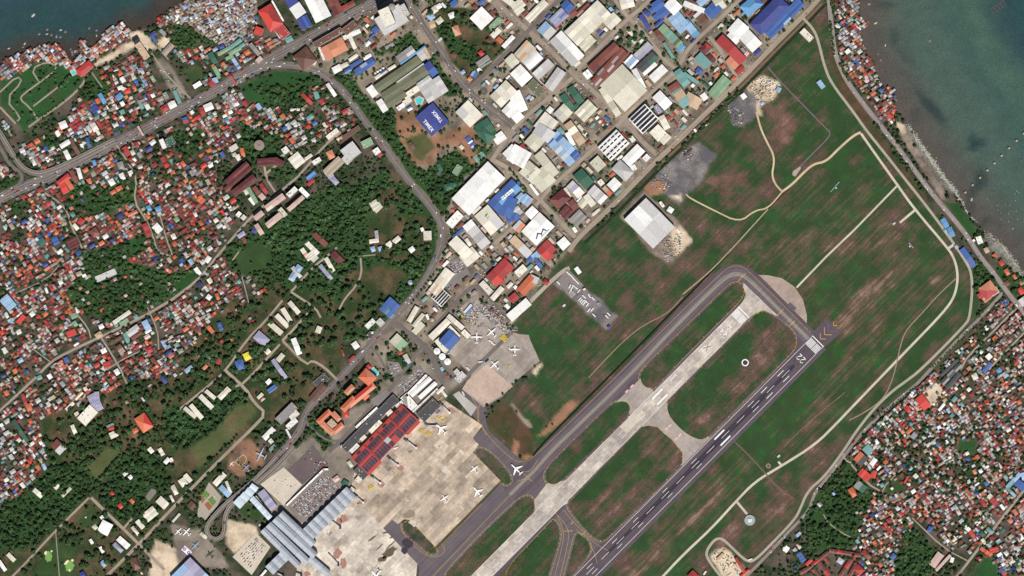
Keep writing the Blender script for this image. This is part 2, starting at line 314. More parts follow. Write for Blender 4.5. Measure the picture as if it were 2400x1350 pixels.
def ground_shader():
    m, n, l, b = nodes_of('ground_cover')
    a = n.new('ShaderNodeAttribute'); a.attribute_name = 'colour_a'; c = n.new('ShaderNodeAttribute'); c.attribute_name = 'colour_b'
    p = wpos(n)
    n1 = noise(n, l, p, 0.014, 10, .66); n2 = noise(n, l, p, 0.022, 7, .62); n3 = noise(n, l, p, 0.33, 3, .7)
    st = noise(n, l, mapping(n, l, p, R(-45), (0.008, 0.11, 1)), 1.0, 3, .6)
    k = mth(n, l, 'MULTIPLY', mth(n, l, 'SUBTRACT', st, .5), mth(n, l, 'MULTIPLY', c.outputs['Alpha'], .55))
    s = mth(n, l, 'ADD', mth(n, l, 'ADD', mth(n, l, 'MULTIPLY', n1, .80), mth(n, l, 'MULTIPLY', n3, .20)), k)
    s = mth(n, l, 'ADD', s, mth(n, l, 'SUBTRACT', a.outputs['Alpha'], .40))
    f = ramp(n, l, s, 0.45, 0.60); f2 = ramp(n, l, s, 0.615, 0.72, 0, .8)
    lu = mix(n, l, a.outputs['Color'], (.64, 1.24, .82), 1.0, 'MULTIPLY')
    ca = mix(n, l, a.outputs['Color'], lu, mth(n, l, 'MULTIPLY', ramp(n, l, n2, .52, .70), c.outputs['Alpha'], True))
    col = mix(n, l, ca, c.outputs['Color'], f)
    hi = mix(n, l, c.outputs['Color'], lin((168,136,122)), .5)
    col = mix(n, l, col, hi, f2)
    v = mth(n, l, 'MULTIPLY', ramp(n, l, n3, .25, .75, .62, 1.38), ramp(n, l, n2, .3, .7, .82, 1.18))
    vm = n.new('ShaderNodeVectorMath'); vm.operation = 'SCALE'; l.new(col, vm.inputs[0]); l.new(v, vm.inputs['Scale'])
    l.new(vm.outputs[0], b.inputs['Base Color']); b.inputs['Roughness'].default_value = 0.95; b.inputs['Specular IOR Level'].default_value = 0.1
    return m
GROUND = ground_shader()
def set_cols(me, X, Y):
    A, B = ground_cols(X, Y)
    for nm, D in (('colour_a', A), ('colour_b', B)):
        at = me.attributes.new(nm, 'FLOAT_COLOR', 'POINT'); at.data.foreach_set('color', D.astype(np.float32).ravel())
def grid_mesh(name, x0, x1, y0, y1, st, zf, mat):
    xs = np.arange(x0, x1+1, st, float); ys = np.arange(y0, y1+1, st, float); X, Y = np.meshgrid(xs, ys); Z = zf(X, Y)
    V = np.stack([(X-1200)*S, (675-Y)*S, Z], -1).reshape(-1, 3); nx, ny = len(xs), len(ys)
    i = (np.arange(ny-1)[:, None]*nx+np.arange(nx-1)[None, :]).ravel(); F = np.stack([i, i+nx, i+nx+1, i+1], -1)
    me = bpy.data.meshes.new(name); me.vertices.add(len(V)); me.vertices.foreach_set('co', V.ravel())
    me.loops.add(F.size); me.loops.foreach_set('vertex_index', F.ravel().astype(np.int32))
    me.polygons.add(len(F)); me.polygons.foreach_set('loop_start', np.arange(0, F.size, 4, dtype=np.int32))
    me.update(calc_edges=True); me.validate(); me.materials.append(mat); return me, X.ravel(), Y.ravel()
def in_sea(X, Y): return inpoly(X, Y, SEA_L) | inpoly(X, Y, SEA_R)
def land_z(X, Y):
    X2 = X+5*(fbm(X, Y, 9, 21)-.5); Y2 = Y+5*(fbm(X, Y, 9, 22)-.5)
    return np.where(in_sea(X2, Y2), -4.0, 0.0)
me, gx, gy = grid_mesh('ground', -120, 2520, -100, 1450, 5, land_z, GROUND); set_cols(me, gx, gy)
tag(link('ground', me), kind='structure')
# terrain beyond the mapped area, lower than the near sheet
sheet('terrain', [(-2400,240),(-120,140),(-120,1450),(2520,1450),(2520,760),(4200,1700),(4200,4200),(-2400,4200)], -.3, flatmat('5c5a44', .95, .35, .02))
def sea_shader():
    m, n, l, b = nodes_of('sea_water'); a = n.new('ShaderNodeAttribute'); a.attribute_name = 'bottom'
    p = wpos(n); n1 = noise(n, l, p, .02, 7, .62); n3 = noise(n, l, p, .5, 2, .7)
    v = mth(n, l, 'MULTIPLY', ramp(n, l, n1, .3, .7, .86, 1.14), ramp(n, l, n3, .25, .75, .55, 1.45))
    vm = n.new('ShaderNodeVectorMath'); vm.operation = 'SCALE'; l.new(a.outputs['Color'], vm.inputs[0]); l.new(v, vm.inputs['Scale'])
    l.new(vm.outputs[0], b.inputs['Base Color']); b.inputs['Roughness'].default_value = .28; b.inputs['IOR'].default_value = 1.33; b.inputs['Specular IOR Level'].default_value = .35
    bp = n.new('ShaderNodeBump'); bp.inputs['Strength'].default_value = .35; bp.inputs['Distance'].default_value = .5
    l.new(noise(n, l, p, .35, 3), bp.inputs['Height']); l.new(bp.outputs[0], b.inputs['Normal']); return m
me, gx, gy = grid_mesh('sea', -700, 3200, -700, 1100, 10, lambda X, Y: X*0-1.2, sea_shader())
X, Y = gx, gy; Xw = X+26*(fbm(X, Y, 60, 5)-.5); Yw = Y+26*(fbm(X, Y, 60, 6)-.5)
dl = pdist(Xw, Yw, COAST_L); dr = pdist(Xw, Yw, COAST_R); left = X < 1200
def lerp(a, b, t): return np.array(a)+(np.array(b)-np.array(a))*t[:, None]
def sst(a, b, x): t = np.clip((x-a)/(b-a), 0, 1); return t*t*(3-2*t)
mud = lin((62,55,50)); Lc = lerp(mud, lin((42,66,68)), sst(8, 70, dl)); Lc = lerp(Lc, lin((46,70,78)), sst(90, 170, dl))
Rc = lerp(lin((80,73,68)), lin((76,76,70)), sst(6, 50, dr)); Rc = lerp(Rc, lin((68,86,78)), sst(30, 120, dr)); Rc = lerp(Rc, lin((58,82,76)), sst(140, 220, dr))
Rc = lerp(Rc, lin((68,90,78)), .6*sst(190, 250, dr)*(1-sst(250, 310, dr))); Rc = lerp(Rc, lin((44,66,70)), sst(265, 340, dr)); Rc = lerp(Rc, lin((32,80,66)), .8*sst(330, 430, dr)*sst(190, 40, Y))
for x, y, a, b_, ang, s in [(2185,255,60,12,50,.7),(2290,340,26,12,-20,.8),(2280,330,12,22,0,.6),(2300,420,16,24,0,.7),(2283,445,8,20,30,.7),(2310,520,20,12,-40,.5),(2095,85,14,26,0,.45),(2120,130,30,14,40,.3),(2080,10,20,10,0,.5),(2275,480,6,26,-10,.5),(2145,270,16,20,0,.35)]:
    c, q = math.cos(R(ang)), math.sin(R(ang)); dx, dy = X-x+10*(fbm(X, Y, 20, 31)-.5), Y-y+10*(fbm(X, Y, 20, 32)-.5)
    e = ((dx*c+dy*q)/a)**2+((-dx*q+dy*c)/b_)**2; Rc = lerp(Rc, lin((34,52,54)), s*np.exp(-e*e))
Cc = np.where(left[:, None], Lc, Rc)
at = me.attributes.new('bottom', 'FLOAT_COLOR', 'POINT'); at.data.foreach_set('color', np.concatenate([Cc, np.ones((len(Cc), 1))], 1).astype(np.float32).ravel())
tag(link('sea', me), kind='structure')
burn(SEA_L); burn(SEA_R)
sheet('outer_sea', [(-16000,-16000),(18000,-16000),(18000,16000),(-16000,16000)], -6.0, flatmat('34504e', .35, .12, .01))

# ================================================================ PAVEMENTS
def paved(name, a, b, rot=-45, brick=None, streak=.3, rough=.85, blot=0):
    """asphalt or slab concrete: patches, streaks along the traffic direction, slab grid"""
    m, n, l, bs = nodes_of(name); p = wpos(n); q = mapping(n, l, p, R(rot), (1, 1, 1))
    n1 = noise(n, l, p, .02, 4, .6); n2 = noise(n, l, p, .35, 3, .7); st = noise(n, l, mapping(n, l, p, R(rot), (.004, .28, 1)), 1.0, 3, .6)
    f = mth(n, l, 'ADD', mth(n, l, 'MULTIPLY', n1, 1-streak), mth(n, l, 'MULTIPLY', st, streak))
    col = mix(n, l, lin(a), lin(b), ramp(n, l, f, .36, .64))
    if brick:
        for i, (w, h, k, mort) in enumerate(brick):
            bt = n.new('ShaderNodeTexBrick'); l.new(q, bt.inputs['Vector']); bt.offset = 0.37 if i else 0.0; bt.squash = 1
            bt.inputs['Color1'].default_value = (0, 0, 0, 1); bt.inputs['Color2'].default_value = (1, 1, 1, 1); bt.inputs['Mortar'].default_value = (.05, .05, .05, 1)
            bt.inputs['Scale'].default_value = 1; bt.inputs['Brick Width'].default_value = w; bt.inputs['Row Height'].default_value = h
            bt.inputs['Mortar Size'].default_value = mort; bt.inputs['Mortar Smooth'].default_value = .3
            col = mix(n, l, col, mix(n, l, (.74, .72, .71), (1.30, 1.28, 1.26), bt.outputs['Color']), k, 'MULTIPLY')
    if blot: col = mix(n, l, col, (.52, .52, .54), mth(n, l, 'MULTIPLY', ramp(n, l, noise(n, l, p, .028, 6, .62), .54, .70), blot), 'MULTIPLY')
    v = ramp(n, l, n2, .25, .75, .84, 1.16)
    vm = n.new('ShaderNodeVectorMath'); vm.operation = 'SCALE'; l.new(col, vm.inputs[0]); l.new(v, vm.inputs['Scale'])
    l.new(vm.outputs[0], bs.inputs['Base Color']); bs.inputs['Roughness'].default_value = rough; bs.inputs['Specular IOR Level'].default_value = .2
    return m
ASPH = paved('asphalt_road', (94,86,84), (112,103,98)); STREET = paved('street_concrete', (134,122,110), (156,142,126))
DIRT = paved('dirt_track', (198,176,148), (176,150,122)); PALE = paved('pale_concrete_road', (196,186,170), (176,164,146)); GREYC = paved('grey_concrete_road', (148,140,128), (164,154,138))
TAXI = paved('taxiway_asphalt', (84,75,81), (102,94,97), streak=.6); SHOULDER = paved('shoulder_asphalt', (78,67,77), (90,79,86)); LANE = paved('taxiway_lane', (112,106,106), (132,126,122), streak=.8)
RWY_C = paved('runway_concrete', (188,179,168), (158,150,144), brick=[(7.5, 7.5, .5, .15), (30, 15, .6, 0)], blot=.3); RWY_A = paved('runway_asphalt', (76,67,74), (90,80,85), streak=.6); RUBBER = paved('rubbered_asphalt', (46,40,54), (62,54,64), streak=.8)
APRON = paved('apron_concrete', (186,171,153), (148,136,123), brick=[(7.5, 7.5, .45, .2), (45, 15, .9, .0), (90, 30, .45, 0)], blot=.55); APRON2 = paved('apron_concrete_grey', (156,147,139), (132,122,114), brick=[(7.5, 7.5, .35, .15), (45, 22, .5, 0)], blot=.4); APRONP = paved('apron_concrete_pink', (184,162,146), (164,144,132), brick=[(7, 7, .25, .12)]); APRONW = paved('apron_concrete_white', (206,196,182), (158,149,139), brick=[(7.5, 7.5, .45, .2), (38, 15, .9, 0)], blot=.6)
LOT = paved('car_park_asphalt', (112,104,102), (130,122,116)); LOTD = paved('car_park_paver', (90,78,80), (104,92,90), rot=45, streak=.5); LOTC = paved('car_park_concrete', (196,186,170), (178,166,150))
Z_RD = .25
RN = [0]
def road(name, pts, w, mat, z=Z_RD, it=2, label=None, lines=None):
    RN[0] += 1; z += .006*RN[0]
    o = ribbon(name, pts, w, z, mat, it); burn_line(pts, w+3, it)
    if lines:
        for off in lines:
            q = offset_line(smooth_line(pts, False, it), off)
            ribbon('painted_line', q, .35, z+.08, flatmat('B8B2A8'), 0, o, None)
    return o
ROADS = {}
def rd(key, name, pts, w, mat=ASPH, **k): ROADS[key] = (pts, w); return road(name, pts, w, mat, **k)
BLVD = [(-30,490),(0,464),(67,433),(111,420),(155,396),(222,360),(311,318),(400,270),(460,238),(524,204),(578,169),(644,131),(711,96),(760,70),(800,47),(867,13),(910,-20)]
rd('boulevard', 'road', BLVD, 25, ASPH, lines=(-6, 0, 6))
LOOP = [(560,190),(600,166),(636,152),(689,152),(733,163),(764,179),(800,209),(833,251),(866,300),(900,340),(933,389),(967,433),(1000,473),(1022,502),(1036,529),(1037,562),(1025,600),(1000,651),(969,694),(933,733),(900,769),(867,809),(833,847),(800,882),(765,918),(733,944),(714,973),(704,1007),(684,1033),(656,1064),(622,1100)]
rd('curving highway', 'road', LOOP, 16, paved('highway_asphalt', (96,88,86), (112,103,99)), z=.3, lines=(0,))
rd('left street', 'road', [(-30,300),(0,345),(25,390),(52,405),(50,430),(20,450),(0,458)], 8)
EPZ = [(940,-30),(953,0),(978,33),(1000,73),(1036,122),(1067,173),(1100,216),(1156,260),(1215,306)]
rd('factory avenue', 'road', EPZ, 13, ASPH, lines=(0,))
rd('cross avenue', 'road', [(1160,0),(1200,40),(1238,71),(1289,116),(1342,173),(1400,222),(1458,273),(1478,300),(1511,338),(1540,362)], 11, paved('avenue', (128,116,106), (150,136,122)))
rd('warehouse street', 'road', [(1320,-10),(1278,33),(1238,71),(1200,115),(1104,204)], 10)
rd('lower warehouse street', 'road', [(1342,182),(1273,240),(1200,300),(1150,380)], 9, STREET)
rd('middle warehouse street', 'road', [(1353,163),(1410,105),(1473,42),(1511,13),(1530,-10)], 9, STREET)
rd('upper cross street', 'road', [(1435,-10),(1456,20),(1473,42),(1516,84),(1551,133),(1578,158),(1600,175)], 9, STREET)
rd('long factory street', 'road', [(1745,-15),(1722,11),(1667,62),(1613,111),(1589,160),(1551,196),(1507,236),(1467,271),(1436,307),(1389,351),(1333,402),(1290,440),(1267,468)], 9, STREET)
rd('south factory street', 'road', [(1155,375),(1200,398),(1244,451),(1267,469),(1300,507),(1348,556)], 10, STREET)
rd('yard lane', 'road', [(1267,469),(1240,500),(1200,535),(1160,570)], 8, STREET)
rd('lot driveway', 'road', [(1662,85),(1693,124),(1733,193)], 8, STREET)
PERI = [(1930,-20),(1918,0),(1878,42),(1800,120),(1731,193),(1622,296),(1600,320),(1533,382),(1484,433),(1422,496),(1356,556),(1333,590)]
rd('fence road', 'road', PERI, 11, paved('fence_road', (156,142,124), (134,120,106), streak=.7))
ribbon('path', offset_line(PERI, -12)[1:8], 6, .2, flatmat('6c5546')); ribbon('drain', offset_line(PERI, -19)[1:11], 7, .2, flatmat('1f2c18', .9, .5))
rd('service lane', 'road', [(1335,628),(1320,634),(1273,676),(1195,757)], 9, GREYC)
ASV = [(1882,42),(1909,71),(1920,104),(1931,151),(1947,193),(2000,262),(2029,304),(2067,351),(2111,407),(2178,491),(2236,571),(2270,622),(2277,645),(2279,680),(2273,742),(2264,760),(2156,869),(2124,893),(2089,918),(2044,962),(2000,1020),(1982,1050),(1933,1117),(1893,1150),(1876,1192),(1862,1219),(1800,1283),(1775,1308),(1757,1318),(1738,1306),(1700,1268),(1687,1261),(1673,1266),(1656,1290),(1656,1308),(1696,1360)]
rd('perimeter patrol road', 'road', ASV, 6, GREYC)
ASB = [(2018,313),(2060,373),(2100,429),(2144,491),(2222,582),(2236,605),(2244,634),(2244,667),(2233,704),(2200,744),(2133,813),(2049,900),(2000,951),(1960,993),(1911,1042),(1833,1091),(1769,1129),(1724,1176),(1667,1239),(1600,1301),(1545,1360)]
road('road', ASB, 5.6, PALE); road('road', [(2106,432),(2000,541),(1938,600),(1867,674)], 4.4, PALE, it=0); road('road', [(2146,491),(2109,522)], 5.5, PALE, it=0); road('road', [(2223,582),(2236,573)], 6, PALE, it=0); road('road', [(1727,1176),(1751,1205)], 5.5, PALE, it=0); road('road', [(1833,1092),(1824,1082)], 5, PALE, it=0)
DP = [(1773,262),(1782,300),(1800,338),(1813,362),(1814,384),(1809,409),(1816,431),(1833,449)]
road('path', DP, 4.4, DIRT); road('path', [(1833,449),(1856,433),(1884,404),(1907,384),(1936,379),(1967,347),(2000,318),(2017,310)], 5.4, DIRT); road('path', [(1608,455),(1616,464),(1673,493),(1733,522),(1769,493),(1800,489),(1833,450)], 3.4, DIRT)
road('path', [(1800,158),(1833,196),(1933,298),(1947,311),(1940,325),(1911,353),(1876,389)], 3, flatmat('6e5a62')); sheet('pad', [(1858,402),(1876,389),(1877,395),(1864,414),(1857,410)], .2, flatmat('a08f88'))
road('path', [(2240,653),(2200,690),(2160,735),(2122,775),(2110,810),(2100,860),(2088,900),(2070,935),(2030,965),(1990,985)], 2.6, flatmat('8e7868')); road('path', [(1722,1035),(1760,1072),(1793,1108),(1820,1140),(1860,1170)], 3.2, flatmat('6a554e')); road('path', [(1980,920),(1900,985),(1836,1048)], 2, flatmat('7a6050'))
road('path', [(1600,696),(1565,735),(1507,762),(1460,800),(1413,849),(1380,885)], 2.2, flatmat('8e7666')); road('path', [(1600,690),(1660,640),(1700,600),(1800,490)], 3, flatmat('9c8870'))
ribbon('drain', [(1250,1068),(1262,1050),(1340,970),(1420,890),(1600,706),(1690,612),(1706,596)], 4.2, .3, flatmat('0e160c', .9, .4), 1); ribbon('drain', [(1706,592),(1760,530),(1840,450),(1900,395)], 3.5, .2, flatmat('33361f', .9, .5), 1)
COASTRD = [(1943,-20),(1943,0),(1949,67),(1956,124),(1978,178),(2000,212),(2033,256),(2067,298),(2107,349),(2156,416),(2200,473),(2233,511),(2267,553),(2296,600),(2329,640),(2360,684),(2410,745)]
rd('coastal road', 'road', COASTRD, 11, paved('coast_asphalt', (124,114,112), (140,128,122)), lines=(0,))
rd('shanty street', 'road', [(2350,686),(2296,747),(2244,796),(2156,893),(2144,904),(2078,958),(2027,1007),(2000,1040),(1947,1110),(1909,1154),(1898,1192),(1878,1217),(1844,1250),(1811,1288),(1740,1360)], 7, paved('shanty_asphalt', (120,110,106), (136,126,118)))
for p, w in [([(2382,722),(2330,775),(2267,836),(2251,867)],4.5),([(2410,770),(2329,853),(2318,866)],4),([(2410,1138),(2400,1148),(2311,1263),(2240,1355)],6),([(2116,1097),(2062,1150),(2078,1179),(2100,1177),(2125,1162)],3),([(2062,1150),(2035,1135),(1995,1088)],4),([(2138,1214),(2213,1286),(2267,1314)],3),([(1995,1085),(1980,1078),(1975,1060)],4),([(1930,1205),(1940,1225),(1975,1250),(2000,1262)],2.4),
  ([(273,340),(300,380),(322,420),(313,471),(344,518),(358,551),(369,591),(400,600)],4),([(105,452),(142,476),(160,500),(167,531),(193,582)],4),([(375,505),(390,560),(405,600)],3),([(410,698),(400,704),(333,744),(236,789),(156,827),(120,847),(76,893),(0,962),(-20,980)],6),
  ([(400,704),(462,658),(493,620),(520,587),(584,513),(622,478),(676,433),(704,409),(764,336),(800,310)],5.5),([(236,789),(278,856),(300,905)],4),([(213,793),(207,769),(180,736)],3.5),([(249,867),(300,835),(367,807)],3),([(345,720),(370,775),(372,820)],3),([(80,820),(118,848)],2.6),([(565,640),(578,690),(585,718)],2.4),([(30,690),(110,655),(140,620)],2.4),
  ([(682,684),(733,627),(767,600),(790,580)],5),([(682,684),(740,722),(752,745)],5),([(662,798),(690,770),(722,733)],6),([(662,798),(718,856),(731,844),(760,860),(790,890)],6),([(656,807),(573,898),(551,906)],5.5),([(662,704),(620,755),(578,796),(529,869),(496,898),(420,960)],5),([(529,869),(575,910),(596,944),(624,969),(591,1004),(533,1060),(471,1122),(400,1195),(327,1274),(245,1355)],7),
  ([(213,1166),(289,1239),(324,1274),(385,1335)],7),([(209,1166),(133,1241),(60,1320),(20,1360)],5),([(289,1239),(310,1215)],5),([(130,1240),(135,1300),(140,1360)],2),
  ([(845,605),(848,640),(835,670),(808,700),(795,725)],4.5),([(850,600),(880,597)],2.5),([(355,125),(380,160),(395,180),(430,215),(446,230)],4),([(395,140),(370,110)],3),
  ([(560,590),(545,610)],3),([(617,375),(625,420),(645,450)],5),([(620,410),(650,385)],5)]:
    road('street', p, w, STREET, it=1)
for p, w in [([(37,290),(0,251)],5),([(0,216),(40,178),(53,191),(13,233),(49,276),(40,284)],4),([(89,280),(69,251),(47,233),(53,222),(89,196),(140,158),(109,144),(73,162),(91,191)],4),([(78,249),(153,191)],4),([(67,298),(91,280),(156,236),(191,202),(200,184)],5),([(215,170),(240,205)],3)]:
    road('path', p, w, paved('cemetery_path', (150,138,124), (132,120,108)), it=1)
for p, w in [([(918,751),(955,780),(989,804),(1013,833),(1027,878),(1040,900)],11),([(1000,787),(1044,738),(1100,673),(1127,673),(1167,724),(1196,753)],8),([(1000,805),(960,850),(911,920),(856,971),(800,1033),(770,1060)],9),([(870,815),(890,835),(900,860),(920,880)],5),([(800,1033),(770,1035),(735,1010),(715,985)],5),([(1030,905),(1010,890),(995,870),(960,900),(900,960)],4)]:
    road('road', p, w, ASPH)
# air-side sheets: shoulders and asphalt first, then concrete, then turf islands, then paint
D1 = (-.7046, .7096); N1 = (.7096, .7046)
def fr(o, s, t): return (o[0]+D1[0]*s+N1[0]*t, o[1]+D1[1]*s+N1[1]*t)
def strip(name, o, s0, s1, t0, t1, z, mat, parent=None, kind='structure'):
    return sheet(name, [fr(o, s0, t0), fr(o, s1, t0), fr(o, s1, t1), fr(o, s0, t1)], z, mat, kind, parent)
O1 = (1743, 732); O2 = (1917, 800)
TW = [(1195,1160),(1225,1130),(1256,1100),(1293,1056),(1356,996),(1456,900),(1600,747),(1680,668),(1704,646),(1730,640),(1756,654),(1831,731),(1905,805)]
ribbon('taxiway', TW, 47, .30, SHOULDER); ribbon('taxiway', TW, 26, .36, TAXI); ribbon('taxiway', TW, 9, .42, LANE)
sheet('taxiway', [(1060,925),(1095,905),(1130,945),(1140,960),(1138,985),(1146,1010),(1200,1060),(1230,1082),(1256,1075),(1290,1042),(1330,1090),(1290,1140),(1262,1182),(1100,1365),(980,1365),(983,1330),(895,1237),(919,1212),(940,1225),(1024,1290),(1180,1127),(1100,1048),(1120,1035),(1105,1027),(1131,1003),(1128,995)], .28, TAXI)
sheet('taxiway', [(1290,1172),(1330,1172),(1350,1212),(1425,1280),(1440,1262),(1380,1370),(1270,1370),(1300,1262),(1300,1235)], .28, TAXI)
sheet('apron', [(1042,938),(1131,997),(1108,1027),(1122,1042),(1108,1060),(1173,1126),(1020,1282),(962,1219),(947,1217),(933,1228),(919,1218),(898,1238),(855,1192),(812,1188),(830,1110),(985,955)], .36, APRON)
sheet('apron', [(856,1193),(898,1238),(978,1321),(974,1365),(690,1365),(700,1310),(640,1250),(812,1186)], .33, APRONW)
sheet('apron', [(1052,826),(1105,765),(1078,722),(1110,694),(1200,778),(1216,783),(1240,785),(1242,795),(1265,846),(1195,905),(1178,930),(1133,955),(1083,912),(1105,880)], .36, APRON2)
sheet('apron', [(1095,892),(1140,853),(1202,905),(1178,926),(1135,950),(1083,912)], .42, APRONP); ribbon('road', [(1075,900),(1200,778),(1212,766)], 9, .48, ASPH, 0)
sheet('apron', [(1062,925),(1075,917),(1118,955),(1104,975)], .45, paved('new_concrete', (178,176,168), (160,154,146)))
for x0, y0, r in [(1042,1100,8),(966,1228,9)]: sheet('pad', [(x0+r*math.cos(k)*(.9+.3*rnd.random()), y0+r*math.sin(k)*(.9+.3*rnd.random())) for k in np.linspace(0, 6.2, 14)][:-1], .43, flatmat('bdb7ac'))
sheet('apron', [(1773,644),(1800,645),(1833,652),(1862,672),(1882,702),(1891,738),(1891,762),(1830,705)], .26, paved('worn_concrete', (168,150,136), (134,118,110), brick=[(7, 7, .2, .1)]))
sheet('pad', [(1843,716),(1852,708),(1867,722),(1860,731)], .34, TAXI)
sheet('blast_pad', [(1902,781),(1937,747),(1972,780),(1927,817)], .26, SHOULDER)
strip('shoulder', O1, -6, 940, -26, 26, .335, SHOULDER); strip('shoulder', O2, 0, 900, -27, 27, .335, SHOULDER)
sheet('taxiway', [(1742,662),(1825,742),(1810,736),(1787,727),(1769,736),(1756,745),(1730,720),(1742,705),(1748,689),(1742,673)], .40, RWY_C)
sheet('taxiway', [(1442,945),(1503,885),(1530,915),(1545,930),(1590,965),(1625,1000),(1683,1037),(1645,1090),(1598,1096),(1600,1060),(1540,1000),(1505,1000),(1465,960)], .40, paved('link_concrete', (166,156,148), (140,130,126), brick=[(7, 7, .25, .1)]))
sheet('taxiway', [(1252,1172),(1282,1133),(1330,1125),(1330,1180),(1255,1215)], .40, RWY_C)
RW1 = strip('runway', O1, 0, 940, -18, 18, .46, RWY_C); RW2 = strip('runway', O2, 0, 900, -20, 20, .46, RWY_A)
for a, b, w_ in [(80,180,4),(180,420,6.5),(420,600,5),(600,700,3.5)]: strip('wheel_wear', O2, a, b, -w_, w_, .52, RUBBER, RW2, None)
strip('concrete_patch', O1, 395, 425, -17, 17, .50, paved('patched_slab', (140,132,128), (156,146,140), brick=[(7, 7, .3, .1)]), RW1, None); strip('concrete_patch', O1, 330, 395, -17, 6, .50, paved('pale_slab', (194,184,168), (176,166,154), brick=[(7, 7, .3, .1)]), RW1, None)
ISL = [[(1722,664),(1735,667),(1741,678),(1738,692),(1725,710),(1600,834),(1542,899),(1530,909),(1515,909),(1504,898),(1500,882),(1512,862),(1600,778),(1708,672)],
 [(1422,960),(1442,944),(1458,940),(1471,944),(1477,956),(1473,969),(1464,982),(1320,1122),(1307,1133),(1293,1136),(1282,1129),(1278,1116),(1282,1102),(1304,1076)],
 [(1787,733),(1800,735),(1822,750),(1851,772),(1863,790),(1862,810),(1853,824),(1673,1008),(1658,1025),(1642,1031),(1622,1024),(1600,1010),(1573,982),(1564,962),(1565,944),(1575,932),(1765,745)],
 [(1516,997),(1533,1000),(1556,1016),(1578,1033),(1593,1056),(1598,1078),(1592,1092),(1424,1258),(1409,1266),(1396,1262),(1373,1241),(1330,1188),(1336,1176),(1502,1004)],
 [(1351,1250),(1365,1256),(1381,1273),(1383,1290),(1372,1308),(1325,1362),(1322,1362),(1345,1275)],
 [(1298,1218),(1309,1236),(1312,1262),(1290,1330),(1280,1366),(1160,1366),(1285,1235)],
 [(1238,1163),(1249,1172),(1253,1188),(1244,1205),(1090,1366),(1026,1366),(1118,1265),(1200,1187),(1222,1168)],
 [(1118,1053),(1133,1053),(1156,1069),(1184,1100),(1196,1118),(1196,1131),(1184,1136),(1164,1118),(1116,1064)],
 [(944,1234),(953,1224),(964,1228),(982,1250),(1022,1290),(1022,1297),(1007,1297),(978,1272),(949,1246)]]
def island(poly):
    bm = bmesh.new(); bm.faces.new([bm.verts.new(W(*p, .56)) for p in smooth_line(poly, True, 1)])
    xs = [p[0] for p in poly]; ys = [p[1] for p in poly]
    for k in range(0, 2):
        lo, hi = (min(xs), max(xs)) if k == 0 else (min(ys), max(ys))
        for c in np.arange(lo+7, hi, 8):
            w = W(c, 0) if k == 0 else W(0, c)
            bmesh.ops.bisect_plane(bm, geom=bm.verts[:]+bm.edges[:]+bm.faces[:], plane_co=w, plane_no=(1, 0, 0) if k == 0 else (0, 1, 0))
    bmesh.ops.recalc_face_normals(bm, faces=bm.faces[:])
    if bm.faces[0].normal.z < 0: bmesh.ops.reverse_faces(bm, faces=bm.faces[:])
    me = bpy.data.meshes.new('grass_island'); bm.to_mesh(me); bm.free(); me.materials.append(GROUND)
    co = np.zeros(len(me.vertices)*3); me.vertices.foreach_get('co', co); co = co.reshape(-1, 3); set_cols(me, co[:, 0]/S+1200, 675-co[:, 1]/S)
    return tag(link('grass_island', me), kind='structure')
YEL = flatmat('C2A040', .8, .15); WHT = flatmat('E4E2DE', .8, .1); PNK = flatmat('D8A8A0')
for q in ISL:
    isl = island(q); sp = smooth_line(q, True, 2)
    ring = offset_line(sp, -5, True)
    c = (sum(p[0] for p in q)/len(q), sum(p[1] for p in q)/len(q))
    if sum(math.hypot(a[0]-c[0], a[1]-c[1]) for a in ring) < sum(math.hypot(a[0]-c[0], a[1]-c[1]) for a in sp): ring = offset_line(sp, 5, True)
    ribbon('edge_line', ring, .55, .64, YEL, 0, isl, None, True)
    mb = MB(); acc = 0
    for i in range(len(ring)):
        a, b = ring[i-1], ring[i]; tl = math.hypot(b[0]-a[0], b[1]-a[1]); acc += tl
        v0 = (ring[i-2][0]-a[0], ring[i-2][1]-a[1]); turn = abs(math.atan2(v0[0]*(b[1]-a[1])-v0[1]*(b[0]-a[0]), -(v0[0]*(b[0]-a[0])+v0[1]*(b[1]-a[1]))))
        if acc > (9 if turn > .06 else 24):
            acc = 0; t = ((b[0]-a[0])/(tl+1e-6), (b[1]-a[1])/(tl+1e-6)); nn = (-t[1], t[0]); s_ = 1 if (c[0]-b[0])*nn[0]+(c[1]-b[1])*nn[1] > 0 else -1
            mb.poly([W(b[0]-t[0]*.4, b[1]-t[1]*.4, .7), W(b[0]+t[0]*.4, b[1]+t[1]*.4, .7), W(b[0]+t[0]*.4+nn[0]*s_*4, b[1]+t[1]*.4+nn[1]*s_*4, .7), W(b[0]-t[0]*.4+nn[0]*s_*4, b[1]-t[1]*.4+nn[1]*s_*4, .7)])
    if mb.v: mb.build('edge_ticks', YEL, isl)
def mark(name, o, s0, s1, t0, t1, par, mat=None, z=.60): strip(name, o, s0, s1, t0, t1, z, mat or WHT, par, None)
for o, par in ((O1, RW1), (O2, RW2)):
    mark('threshold_line', o, -1.2, .8, -18.5, 18.5, par)
    for i in range(12):
        t = -16.2+i*2.85+(1.2 if i > 5 else 0); mark('threshold_bar', o, 5, 25, t, t+1.55, par)
    for t in (-18, 17.3): mark('edge_line', o, 2, 930 if o is O1 else 880, t, t+.75, par)
for o, par, ss in ((O1, RW1, [(120,140),(215,235)]), (O2, RW2, [(105,125),(160,180)])):
    for a, b in ss:
        for t in (-10, 8.5): mark('touchdown_bar', o, a, b, t, t+1.3, par)
for a in (262, 284): pass
for t in (-10.5, 7): mark('aiming_point', O1, 262, 296, t, t+3.4, par=RW1)
